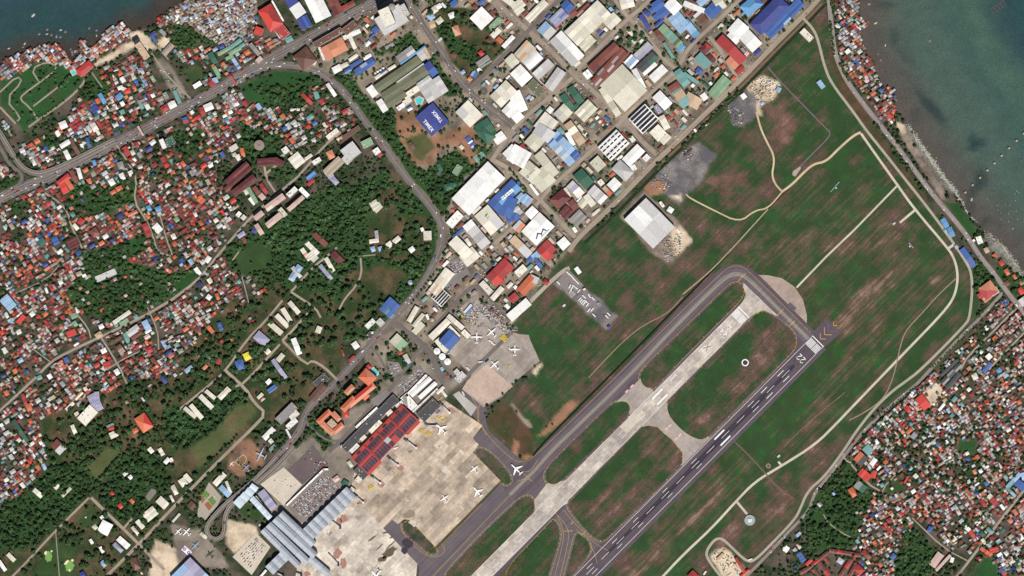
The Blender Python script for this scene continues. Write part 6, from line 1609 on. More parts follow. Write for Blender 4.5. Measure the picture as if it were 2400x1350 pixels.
# ---- round things
def drum(nm, label, px, py, r, h, cat, top, wallc, rise=.8, hole=False):
    o = thing(nm, label, cat, W(px, py)); mb = MB(); mb.cyl(0, 0, -.5, h, r, n=32, cap=False); mb.build('wall', wallmat(wallc), o, smooth=True)
    mb = MB(); k = 32; rings = [(r+.35, h), (r*.62, h+rise*.5), (r*.3, h+rise*.85), (r*.08, h+rise)]
    for rr, zz in rings: mb.v += [(rr*math.cos(2*math.pi*i/k), rr*math.sin(2*math.pi*i/k), zz) for i in range(k)]
    for q in range(3): mb.f += [(q*k+i, q*k+(i+1) % k, (q+1)*k+(i+1) % k, (q+1)*k+i) for i in range(k)]
    mb.f.append(tuple(3*k+i for i in range(k))); mb.build('roof', roofmat(top), o)
    mb = MB(); mb.cyl(0, 0, h+rise, h+rise+1.2, r*.09+.4, n=10); mb.build('hatch', roofmat('D' if hole else 'L'), o); LAND.append((px, py, label)); burn(rect(px, py, 2*r/S, 2*r/S, 0)); return o
drum('round_tower', 'round concrete tower among the west trees', 608.7, 341, 13.4, 20, 'tower', '8c7f76', '9a8d82', .9, True)
for i, (x, y) in enumerate([(1024.5,823),(1036.8,835.5),(1049,847.5)]): drum('storage_tank', ['upper', 'middle', 'lower'][i]+' of three big white fuel tanks beside hangar', x, y, 8.6, 13, 'tank', 'W', 'b9bdc0', 1.6)
for i, (x, y) in enumerate([(879.5,172),(885.5,168),(892,164.5),(898.5,160)]): drum('storage_tank', ['first', 'second', 'third', 'fourth'][i]+' small round white tank by olive factory', x, y, 2.6, 5, 'tank', 'W', 'c4c4c2')
drum('round_garden', 'round dark domed shelter in villa garden', 1028.5, 406, 6, 4, 'dome', 'D', '8c7a62'); drum('dome', 'pale round dome beside the highway woods', 962, 662, 6.5, 4, 'dome', 'H', 'a0a0b0', 2.4)
drum('water_tank', 'dark round pond tank right of avenue junction', 1134, 214, 10, 1.2, 'tank', '5a5550', '9aa0a0', .3)
drum('water_tank', 'white dish tank at the highway junction', 873, 779.5, 3, 10, 'tank', 'W', 'c0c0bc', .8); drum('dome', 'white ball on the clearing lawn', 201, 1212, 2.2, 2, 'dome', 'C', 'c8c8c0', 1.5); drum('dome', 'small white dome below drop off canopy', 609.5, 1230, 3, 3, 'dome', 'C', 'c8c8c0', 1.6)
drum('drum_tower', 'tall elliptical dark drum on the hospital', 919.5, 19, 8.5, 38, 'tower', '8a8680', '8e8c88', 1.5)
nv = thing('beacon_ring', 'white ring beacon on turf between runways', 'beacon', W(1746.5,850)); mb = MB(); k = 32
for rr in (9.6, 6.8): mb.v += [(rr*math.cos(2*math.pi*i/k), rr*math.sin(2*math.pi*i/k), .75) for i in range(k)]
mb.f = [(i, (i+1) % k, k+(i+1) % k, k+i) for i in range(k)]; mb.build('ring', flatmat('E6E4E0'), nv); mb = MB(); mb.cyl(0, 0, .3, .8, 6.7, n=24); mb.build('pad', flatmat('3d3a44'), nv); mb = MB(); mb.cyl(0, 0, .8, 3.4, .9, .5, 8); mb.build('mast', roofmat('Q'), nv)
nv = thing('radio_beacon', 'round grey counterpoise with white hut', 'beacon', W(1757,1219)); mb = MB(); mb.cyl(0, 0, 3.2, 3.5, 14.5, n=36); mb.build('counterpoise', flatmat('8f9a98', .7, .25, 1.2), nv); mb = MB(); mb.cyl(0, 0, 3.6, 3.8, 7, n=24); mb.build('inner_ring', flatmat('b4bab6'), nv); mb = MB(); mb.box(-4, -4, -.3, 4, 4, 6.2); mb.build('hut', roofmat('W'), nv)
for k in range(8): mb = MB(); mb.cyl(11*math.cos(k*.785), 11*math.sin(k*.785), -.3, 3.2, .25, n=6); mb.build('post', wallmat('b0b0ac'), nv)
nv = thing('wind_circle', 'brown segmented signal circle beside inner road', 'signal', W(1801,1092)); mb = MB(); k = 20
for i in range(k):
    a, b = 2*math.pi*i/k, 2*math.pi*(i+.7)/k; mb.poly([(6.4*math.cos(a), 6.4*math.sin(a), .3), (6.4*math.cos(b), 6.4*math.sin(b), .3), (4.8*math.cos(b), 4.8*math.sin(b), .3), (4.8*math.cos(a), 4.8*math.sin(a), .3)])
mb.build('ring', flatmat('b0a090'), nv); mb = MB(); mb.cyl(0, 0, -.2, .25, 4.7, n=20); mb.build('disc', flatmat('6a5248'), nv)
def antenna(px, py, ang, lab, n=9, sp=2.6):
    o = thing('antenna_array', lab, 'antenna', W(px, py), R(ang)); L = n*sp; mb = MB(); mb.box(-L/2, -.4, 1.6, L/2, .4, 2.3); mb.build('boom', roofmat('P'), o)
    for i in range(n): x = -L/2+L*(i+.5)/n; mb = MB(); mb.box(x-.12, -.12, -.4, x+.12, .12, 1.6); mb.build('post', wallmat('9a9a9a'), o); mb = MB(); mb.box(x-.2, -1.6, 2.35, x+.2, 1.6, 2.7); mb.build('dipole', roofmat('W'), o)
    mb = MB(); mb.box(-2, -6, -.3, 2, -3, 3); mb.build('cabin', roofmat('W'), o)
antenna(1956.5, 438, 49, 'blue white antenna array on upper turf', 14); antenna(2135, 575, -50, 'pale antenna array on right turf', 9, 2)
for x, y, lab in [(2095,524,'dark hut with mast beside short road'),(1825,1069,'dark hut with mast beside inner road'),(1322,716,'dark wreck shed on left turf')]:
    o = thing('equipment_hut', lab, 'hut', W(x, y), R(40)); mb = MB(); mb.box(-4, -2.5, -.3, 4, 2.5, 3.2); mb.build('wall', wallmat('8c8a90'), o); mb = MB(); mb.box(-4.4, -2.9, 3.2, 4.4, 2.9, 3.5); mb.build('roof', roofmat('L'), o); mb = MB(); mb.cyl(5.5, 0, -.3, 12, .3, .15, 6); mb.build('mast', wallmat('d0d0d0'), o)
# ---- swimming pools
for i, (q, lab) in enumerate([([(165,167),(175,163),(181,171),(171,177)],'turquoise pool beside the red seaside hall'),([(870,868),(876,862),(888,874),(880,883)],'turquoise hotel pool left of car park'),([(643,492),(647,488),(652,493),(647,498)],'small cyan pool in apartment court'),([(973,233),(982,227),(992,232),(988,243),(977,244)],'turquoise pond below the olive factory')]):
    x0 = sum(p[0] for p in q)/len(q); y0 = sum(p[1] for p in q)/len(q); o = thing('swimming_pool', lab, 'pool', W(x0, y0)); lc = [((p[0]-x0)*S, (y0-p[1])*S) for p in q]; lc = lc if sum(a[0]*b[1]-a[1]*b[0] for a, b in zip(lc, lc[1:]+lc[:1])) > 0 else lc[::-1]
    mb = MB(); mb.slab([(x*1.25, y*1.25, .35) for x, y in lc], .6); mb.build('deck', flatmat('c9bda8'), o); mb = MB(); mb.slab([(x, y, .5) for x, y in lc], .12); mb.build('water', flatmat('4fb6bc', .1, .08), o); burn(q); LAND.append((x0, y0, lab))
# ---- red estate rows, built house by house
est = []
def estate(p, q, dep, n, cols, rw):
    ux, uy = (q[0]-p[0])/n, (q[1]-p[1])/n; L = math.hypot(ux, uy); vx, vy = -uy/L*dep, ux/L*dep
    for i in range(n):
        a = (p[0]+ux*i+.2*ux/L, p[1]+uy*i+.2*uy/L); b = (p[0]+ux*(i+1), p[1]+uy*(i+1)); est.append((a, b, (b[0]+vx, b[1]+vy), cols[(i*7) % len(cols)], rw, i))
Q5 = lambda x, y: T4(1600, 1050, x, y)
for a, b, d, n, rw in [((1545,1060),(1800,1100),9,9,'top curved row'),((1280,1280),(1520,1085),8,8,'long upper left row'),((1455,1195),(1560,1330),10,5,'middle row beside chapel'),((1385,1265),(1460,1350),9,3,'short bottom left row'),((1480,1170),(1530,1230),-9,2,'pair above the middle row'),((1640,1340),(1760,1165),9,6,'row right of chapel'),((1740,1340),(1800,1230),9,3,'rightmost bottom row'),((1225,1300),(1290,1265),9,2,'leftmost pair'),((1800,1105),(1880,1110),9,3,'top curved row right end')]: estate(Q5(*a), Q5(*b), d, n, 'UQURX', rw)
for a, b, c, col, rw, i in est: building(a, b, c, 5.5, 'g', col, 'terrace_house', '%s terrace house, number %d from left in estate %s' % (NAME[col], i+1, rw), 'house', group='red estate terrace houses', land=False, rise=.3)
# ================================================================ AIRCRAFT
def lathe_x(mb, prof, n=12, zc=0.0, flat=1.0):
    i0 = len(mb.v)
    for x, r, dz in prof: mb.v += [(x, r*math.cos(2*math.pi*k/n), zc+dz+flat*r*math.sin(2*math.pi*k/n)) for k in range(n)]
    for j in range(len(prof)-1): mb.f += [(i0+j*n+k, i0+j*n+(k+1) % n, i0+(j+1)*n+(k+1) % n, i0+(j+1)*n+k) for k in range(n)]
    mb.f.append(tuple(i0+k for k in range(n))[::-1]); mb.f.append(tuple(i0+(len(prof)-1)*n+k for k in range(n)))
def wing(mb, x0, c0, x1, c1, y0, y1, z0, z1, t=.3):
    for s in (-1, 1):
        p = [(x0, s*y0, z0), (x0-c0, s*y0, z0), (x1-c1, s*y1, z1), (x1, s*y1, z1)]; p = p if s < 0 else p[::-1]; mb.slab(p, t)
WHP = flatmat('F0EFEC', .35, .04); 
def plane(kind, label, px, py, hx, hy, k=1.0, mat=None, tail=None):
    """nose along local +x; (hx, hy) heading on the map"""
    o = thing(dict(jet='jet_airliner', atr='propeller_airliner', herc='cargo_plane', small='light_plane', fighter='jet_fighter')[kind], label, 'aircraft', W(px, py), math.atan2(-hy, hx)); m = mat or WHP; tm = tail or m; o.scale = (k, k, k)
    gm = flatmat('55585c', .5)
    if kind == 'jet':
        mb = MB(); lathe_x(mb, [(18.6,.15,-.3),(17.8,.9,-.2),(16,1.7,0),(13,2,0),(-8,2,0),(-14,1.3,.5),(-18.5,.35,1.0)], 14, 3.6); mb.build('fuselage', m, o, smooth=True)
        mb = MB(); wing(mb, 4.5, 7, -5.5, 1.8, 1.2, 17, 3.0, 4.2); mb.build('wing', m, o); mb = MB(); wing(mb, -13.6, 3.6, -17.2, 1.4, .4, 6.2, 4.6, 5.0, .2); mb.build('tailplane', m, o)
        mb = MB(); mb.v = [(-10.5,-.2,5.4),(-17.5,-.2,5.2),(-18.8,-.2,11.8),(-16.4,-.2,11.8)]+[(-10.5,.2,5.4),(-17.5,.2,5.2),(-18.8,.2,11.8),(-16.4,.2,11.8)]; mb.f = [(0,3,2,1),(4,5,6,7),(0,1,5,4),(1,2,6,5),(2,3,7,6),(3,0,4,7)]; mb.build('fin', tm, o)
        for s in (-1, 1): mb = MB(); lathe_x(mb, [(4.6,.9,0),(4.2,1.1,0),(1.5,1.1,0),(.4,.7,0)], 10, 1.8); mb.v = [(x, y+s*5.7, z) for x, y, z in mb.v]; mb.build('engine', gm if s < 9 else m, o, smooth=True)
        for x, y in ((13, 0), (-1, 3.4), (-1, -3.4)): mb = MB(); mb.cyl(x, y, .45, 2.4, .35, n=6); mb.build('landing_gear', gm, o)
    elif kind in ('atr', 'herc'):
        L, sp, zt = (13.6, 13.5, 4.4) if kind == 'atr' else (15, 20, 5.2); r = 1.45 if kind == 'atr' else 2.2
        mb = MB(); lathe_x(mb, [(L,.15,-.3),(L-.8,r*.5,-.15),(L-2.5,r,0),(-L*.35,r,0),(-L*.75,r*.55,.5),(-L,.25,.9)], 12, 2.6); mb.build('fuselage', m, o, smooth=True)
        mb = MB(); wing(mb, 2.6, 2.7*(1.5 if kind == 'herc' else 1), 1.6, 1.5, 0, sp, zt, zt+.15, .3); mb.build('wing', m, o)
        zz = 8.0 if kind == 'atr' else 4.4; mb = MB(); wing(mb, -L+2.2, 2.2*(1.4 if kind == 'herc' else 1), -L+1.2, 1.2, 0, 3.8*(1.9 if kind == 'herc' else 1), zz, zz, .2); mb.build('tailplane', m, o)
        mb = MB(); mb.v = [(-L+5,-.2,3.6),(-L,-.2,3.6),(-L-.2,-.2,8),(-L+2,-.2,8)]+[(-L+5,.2,3.6),(-L,.2,3.6),(-L-.2,.2,8),(-L+2,.2,8)]; mb.f = [(0,3,2,1),(4,5,6,7),(0,1,5,4),(1,2,6,5),(2,3,7,6),(3,0,4,7)]; mb.build('fin', tm, o)
        for y in ((-4, 4) if kind == 'atr' else (-10, -5, 5, 10)):
            mb = MB(); lathe_x(mb, [(4.6,.3,0),(4,.65,0),(0,.7,0),(-1.5,.3,0)], 8, zt-.2); mb.v = [(x, yy+y, z) for x, yy, z in mb.v]; eng = mb.build('engine', m, o, smooth=True)
            mb = MB()
            for b in range(4): a = b*math.pi/2+.4; mb.v += [(4.7, y, zt-.2), (4.7, y+1.9*math.cos(a), zt-.2+1.9*math.sin(a)), (4.5, y+1.9*math.cos(a+.2), zt-.2+1.9*math.sin(a+.2))]; mb.f.append((len(mb.v)-3, len(mb.v)-2, len(mb.v)-1))
            mb.build('propeller', gm, eng)
        for x, y in ((L-3, 0), (0, 2), (0, -2)): mb = MB(); mb.cyl(x, y, .45, 1.8, .35, n=6); mb.build('landing_gear', gm, o)
    else:
        f = kind == 'fighter'; mb = MB(); lathe_x(mb, [(6,.1,0),(4.5,.5,0),(1,.8,0),(-3,.6,.1),(-5.5,.2,.2)], 10, 1.6); mb.build('fuselage', m, o, smooth=True)
        mb = MB(); wing(mb, 1.5, 4 if f else 1.8, -2.2 if f else 1.2, 1.0, 0, 4.6 if f else 6.4, 1.6, 1.8, .18); mb.build('wing', m, o); mb = MB(); wing(mb, -3.8, 1.3, -4.6, .8, 0, 2.3, 1.9, 1.9, .12); mb.build('tailplane', m, o)
        mb = MB(); mb.v = [(-3,-.1,2),(-5.4,-.1,2),(-5.8,-.1,4.2),(-4.8,-.1,4.2)]+[(-3,.1,2),(-5.4,.1,2),(-5.8,.1,4.2),(-4.8,.1,4.2)]; mb.f = [(0,3,2,1),(4,5,6,7),(0,1,5,4),(1,2,6,5),(2,3,7,6),(3,0,4,7)]; mb.build('fin', tm, o)
        for x, y in ((3.5, 0), (-.5, 1), (-.5, -1)): mb = MB(); mb.cyl(x, y, -.1, 1.2, .2, n=6); mb.build('landing_gear', gm, o)
    LAND.append((px, py, label)); return o
plane('atr', 'white propeller plane nose up beside cream box store', 1117.5, 791, 0, -1, 1.15); plane('atr', 'white propeller plane nearest the parked cargo carts', 1152.5, 779, -.66, -.75, 1.1); plane('atr', 'white propeller plane nose up at right apron edge', 1206.5, 820, 0, -1, 1.12); plane('atr', 'white propeller plane by the pink concrete patch', 1159.5, 855, -.66, -.75, 1.08)
plane('atr', 'white propeller plane near the small turf island', 1111.8, 1099.3, -.62, -.78, .95); plane('atr', 'white propeller plane in middle of main apron', 1042, 1168, -.55, -.83, .95)
plane('jet', 'white jet parked at lower apron edge', 1119, 1152, -.64, -.77, .9, tail=flatmat('c9c870')); plane('jet', 'white jet docked at the terminal bridge', 1034, 1004.5, -.70, -.71, .98, tail=flatmat('c8d860')); plane('jet', 'white jet taxiing on asphalt junction', 1210, 1099, -.72, -.69, 1.02); plane('jet', 'white jet with yellow tail cut by bottom edge', 882, 1350, -.5, .86, 1.0, tail=flatmat('c8c83a'))
GRYP = flatmat('a8b0bc', .5, .08)
plane('herc', 'pale grey four-engined museum plane on grass', 611, 1065.5, -.89, -.45, 1.02, GRYP); plane('herc', 'grey blue twin museum plane near flyover', 578, 1095.6, -.7, -.71, .72, flatmat('8c98ac')); plane('small', 'small white museum plane near the road', 543.5, 1087, -.75, -.66, 1.2); plane('fighter', 'small museum fighter inside painted loop', 560, 1072, .3, -.95, 1.0, flatmat('7c8290')); plane('fighter', 'small museum fighter by the road hedge', 572, 1053, -.6, -.8, 1.0, flatmat('6c7890'))
plane('small', 'white twin plane left on the small apron', 418.5, 1246, -.72, -.69, 1.75); plane('small', 'white larger plane on the small apron', 438, 1247, -.72, -.69, 2.05); plane('herc', 'grey blue cargo plane beside banner', 458, 1279, -.74, -.67, .74, flatmat('9aa4b4')); plane('herc', 'dark green cargo plane near the bottom hangar', 493, 1299, -.6, -.8, .74, flatmat('4a5a50'))
bn = thing('banner_mat', 'white mat with two red blue roundels', 'mat', W(437.5,1291), R(-42)); mb = MB(); mb.box(-13, -7, -.1, 13, 7, .42); mb.build('cloth', flatmat('E6E4EC'), bn)
for sx in (-1, 1):
    for rr, cc, zz in ((5.4, 'c08090', .45), (3.6, '4a62b0', .48), (1.7, 'd8d0d8', .51)): mb = MB(); mb.cyl(sx*7.6, 0, .43, zz, rr, n=20); mb.build('roundel', flatmat(cc), bn)
# ---- boarding bridges
for i, (a, b, c) in enumerate([((868,395),(905,440),(1008,440)),((1035,190),(1075,235),(1142,302)),((655,575),(700,605),(790,675)),((480,755),(520,800),(602,858)),((305,962),(340,990),(412,1045)),((140,1165),(170,1195),(232,1250))]):
    A, Bp, Cp = (T4(800, 900, *p) for p in (a, b, c)); o = thing('boarding_bridge', ['boarding bridge joined to the docked jet', 'boarding bridge at right end of terminal', 'boarding bridge under the terminal centre', 'boarding bridge below the terminal low half', 'boarding bridge beside dark lower extension', 'boarding bridge nearest the silver terminal'][i], 'bridge', W(*Bp)); lc = lambda p, z: ((p[0]-Bp[0])*S, (Bp[1]-p[1])*S, z)
    mb = MB(); mb.bar(lc(A, 4.5), lc(Bp, 4.5), 4, 3); mb.build('fixed_tunnel', roofmat('D'), o); mb = MB(); mb.cyl(0, 0, -.2, 8, 3.2, n=12); mb.build('rotunda', roofmat('G'), o); mb = MB(); mb.bar(lc(Bp, 4.3), lc(Cp, 4.3), 3.4, 2.9); mb.build('tunnel', roofmat('L'), o)
    q = lc(Cp, 0); mb = MB(); mb.box(q[0]-2.6, q[1]-2.6, 3.9, q[0]+2.6, q[1]+2.6, 7.9); mb.build('cab', roofmat('W'), o); mb = MB(); mb.box(q[0]*.8-1.6, q[1]*.8-.6, .1, q[0]*.8+1.6, q[1]*.8+.6, 4.2); mb.build('wheel_leg', roofmat('K'), o)
for i, (a, b) in enumerate([((1660,740),(1790,840)),((1670,1120),(1770,1230)),((1130,1320),(1190,1350)),((1330,1320),(1380,1340))]):
    A, Bp = T4(400, 1050, *a), T4(400, 1050, *b); o = thing('boarding_bridge', ['uppermost boarding bridge of silver terminal', 'middle boarding bridge of silver terminal', 'lower left boarding bridge of silver terminal', 'lower right boarding bridge of silver terminal'][i], 'bridge', W(*A)); q = ((Bp[0]-A[0])*S, (A[1]-Bp[1])*S); mb = MB(); mb.bar((0, 0, 4.3), (*q, 4.3), 3.6, 3); mb.build('tunnel', roofmat('L'), o); mb = MB(); mb.box(q[0]-3, q[1]-3, 3.9, q[0]+3, q[1]+3, 7.9); mb.build('cab', roofmat('K'), o)
# ---- sea things
PILE = flatmat('6a5844')
for i, (x, y) in enumerate([(1797,58),(1720,135),(1640,213),(1563,293),(1487,372),(1412,447),(1335,525),(1257,602),(1180,680),(1103,753)]):
    o = thing('light_platform', '%s orange approach light platform counted from the shore' % ['tenth', 'ninth', 'eighth', 'seventh', 'sixth', 'fifth', 'fourth', 'third', 'second', 'first'][i], 'platform', W(*T4(2000, 300, x, y)), R(40), 'approach light platforms'); mb = MB(); mb.box(-2.6, -2.6, 2.4, 2.6, 2.6, 2.8); mb.build('deck', flatmat('a89070'), o)
    for dx in (-2.4, 2.4):
        for dy in (-2.4, 2.4): mb = MB(); mb.cyl(dx, dy, -4, 2.4, .35, n=6); mb.build('pile', PILE, o)
    mb = MB(); mb.box(-2.6, -.4, 3.6, 2.6, .4, 4.1); mb.build('light_bar', roofmat('W'), o); mb = MB(); mb.box(-.2, -.2, 2.8, .2, .2, 3.6); mb.build('post', wallmat('d08040'), o)
fp = thing('fish_pen', 'rectangular floating fish pen at top right', 'fish pen', W(*T4(2000, 0, 1525, 70))); FP = lambda x, y: ((x-1525)/4.5*S, (70-y)/4.5*S, -1.1)
for a, b in [((1445,95),(1575,0)),((1480,138),(1605,50)),((1445,95),(1480,138)),((1575,0),(1605,50)),((1478,71),(1511,116)),((1510,47),(1543,94)),((1543,24),(1575,71))]: mb = MB(); mb.bar(FP(*a), FP(*b), 1.1, .9); mb.build('frame_pole', flatmat('6a5048'), fp)
bm_ = [flatmat('E4E0D8', .5), flatmat('b8584c', .5), flatmat('7c94b0', .5)]
BO = [(0,0,x,y,a,k) for x, y, a, k in [(350,163,45,1.6),(497,313,30,1),(640,318,20,1),(413,362,25,1),(495,360,30,1),(542,370,30,1),(595,388,80,1.2),(637,392,40,1),(690,338,20,1),(940,300,60,.9),(1017,322,30,.9),(1018,377,90,.8),(260,462,50,1),(92,512,30,1),(243,497,40,.8),(505,478,50,.8),(760,550,80,1),(790,545,85,1),(810,540,70,1),(765,575,10,1),(745,522,60,.8)]]+[(2000,0,x,y,a,k) for x, y, a, k in [(168,45,40,1.2),(235,245,30,1.3),(157,235,80,.8),(338,480,80,.8),(808,432,80,.9),(135,265,20,1.2),(290,635,80,.7),(262,570,80,.7)]]+[(2000,300,x,y,a,k) for x, y, a, k in [(1250,755,80,1.2),(1685,1062,20,.9)]]
ordw = ['nearest the top', 'second', 'third', 'fourth', 'fifth', 'sixth', 'seventh', 'eighth', 'ninth', 'tenth']
def nth(i): return ordw[i] if 0 < i < 10 else 'topmost' if i == 0 else '%d%s' % (i+1, {1: 'st', 2: 'nd', 3: 'rd'}.get((i+1) % 10, 'th') if (i+1) not in (11, 12, 13) else 'th')
for side in (0, 2000):
    L_ = sorted([b for b in BO if b[0] == side], key=lambda b: b[1]+b[3]/4.5)
    for i, (ox, oy, x, y, a, k) in enumerate(L_):
        ci = (i*5+side//1000) % 3; o = thing('outrigger_boat', '%s outrigger boat, %s counted downward in the %s sea' % (['white', 'red', 'blue'][ci], nth(i), 'left' if side == 0 else 'right'), 'boat', W(*T4(ox, oy, x, y), -1.1), R(a), 'outrigger boats'); o.scale = (k, k, k); mb = MB(); mb.v = [(-4,0,.5),(-3,-.6,.4),(3,-.6,.4),(4.4,0,.7),(3,.6,.4),(-3,.6,.4),(-3,0,-.4),(3,0,-.4)]; mb.f = [(0,1,2,3,4,5),(0,6,1),(1,6,7,2),(2,7,3),(3,7,4),(4,7,6,5),(5,6,0)]; mb.build('hull', bm_[ci], o)
        for s in (-1, 1): mb = MB(); mb.bar((-2.8, s*1.9, .1), (2.8, s*1.9, .1), .2, .2); mb.build('outrigger', bm_[0], o)
        mb = MB(); mb.bar((1.3, -1.9, .55), (1.3, 1.9, .55), .15, .12); mb.bar((-1.3, -1.9, .55), (-1.3, 1.9, .55), .15, .12); mb.build('cross_pole', bm_[0], o)
for i, (x, y) in enumerate(sorted([(1520,815),(1605,810),(1650,812),(1523,863),(1557,895),(1638,908),(1717,880),(1735,965),(1710,765),(1745,683),(1708,695),(1725,665),(1415,745),(1557,960),(1640,985)], key=lambda p: p[1])):
    o = thing('mooring_buoy', 'small white buoy, %s counted downward in the right bay' % nth(i), 'buoy', W(*T4(2000, 300, x, y), -1.2), 0, 'mooring buoys'); mb = MB(); mb.cyl(0, 0, -.5, .8, 1.0, .6, 8); mb.build('float', bm_[0], o); mb = MB(); mb.cyl(0, 0, .8, 1.9, .15, n=6); mb.build('staff', bm_[1], o)
# ================================================================ CLASS RASTER, HOUSES, TREES, VEHICLES
CI = {c: i for i, c in enumerate(CLS)}
CR = np.zeros((NY, NX), np.int8)
for c, poly in ZONES: burn(poly, CI[c], CR)
def cls(px, py):
    i = int((px-OX)//2); j = int((py-OY)//2)
    return CR[min(NY-1, max(0, j)), min(NX-1, max(0, i))]
GREEN = {CI[c] for c in ('veg', 'lush', 'lawn', 'park', 'grass', 'mown', 'fieldb', 'brown', 'darkveg', 'sand', 'rock', 'red')}
def bulk(name, V, Q, T, QC, TC, mat, smooth=False):
    """one mesh from arrays of quads and triangles with a colour per face"""
    V = np.asarray(V, np.float32); nq, nt_ = len(Q), len(T); me = bpy.data.meshes.new(name)
    me.vertices.add(len(V)); me.vertices.foreach_set('co', V.ravel())
    idx = np.concatenate([np.asarray(Q, np.int32).ravel(), np.asarray(T, np.int32).ravel()]); me.loops.add(len(idx)); me.loops.foreach_set('vertex_index', idx)
    me.polygons.add(nq+nt_); st = np.concatenate([np.arange(nq)*4, nq*4+np.arange(nt_)*3]).astype(np.int32); me.polygons.foreach_set('loop_start', st)
    me.update(calc_edges=True); at = me.attributes.new('tint', 'FLOAT_COLOR', 'FACE')
    col = np.concatenate([np.asarray(QC, np.float32).reshape(-1, 3), np.asarray(TC, np.float32).reshape(-1, 3)]); at.data.foreach_set('color', np.concatenate([col, np.ones((len(col), 1), np.float32)], 1).ravel())
    me.materials.append(mat); return me
ORD = ['nearest', 'second nearest', 'third nearest', 'fourth nearest', 'fifth nearest', 'sixth nearest', 'seventh nearest', 'eighth nearest', 'ninth nearest', 'tenth nearest']
def describe(items, word):
    """items: (px, py, adjective); a phrase for each that only it fulfils"""
    LX = np.array([l[0] for l in LAND]); LY = np.array([l[1] for l in LAND]); cnt = {}; res = [None]*len(items)
    for i, (x, y, adj) in enumerate(items):
        d = np.hypot(LX-x, LY-y); k = int(d.argmin()); dx, dy = x-LX[k], y-LY[k]; a = math.degrees(math.atan2(-dy, dx)) % 360
        s = ['right of', 'above right of', 'above', 'above left of', 'left of', 'below left of', 'below', 'below right of'][int(((a+22.5) % 360)//45)]
        cnt.setdefault((adj, k, s), []).append((d[k], i))
    for (adj, k, s), L_ in cnt.items():
        for r, (_, i) in enumerate(sorted(L_)):
            lm = LAND[k][2]; o_ = ORD[r] if r < 10 else '%dth nearest' % (r+1)
            res[i] = ' '.join(('%s %s, %s %s the %s' % (adj, word, o_, s, lm)).split()[:16])
    return res
PAL = dict(west='UUUUUUUUUUUMMXXXXXXRRRRAAAAASSQLLLLLWWGGGGGtttttCTNPBJJ', sq='LLLLLLWWWGGGGGGttttttXXPPVBUUD', shore='QAAASSUUUULLLLLLWWGGGtttPUXXXBJH', se='UUUUUUUXXXXXRRRRQAAASSLLLLLLLWWGGGGGttttCTNBPJJ', mid='UUUUXXRRRAASSQLLLLWWGGGtttCTNBP')
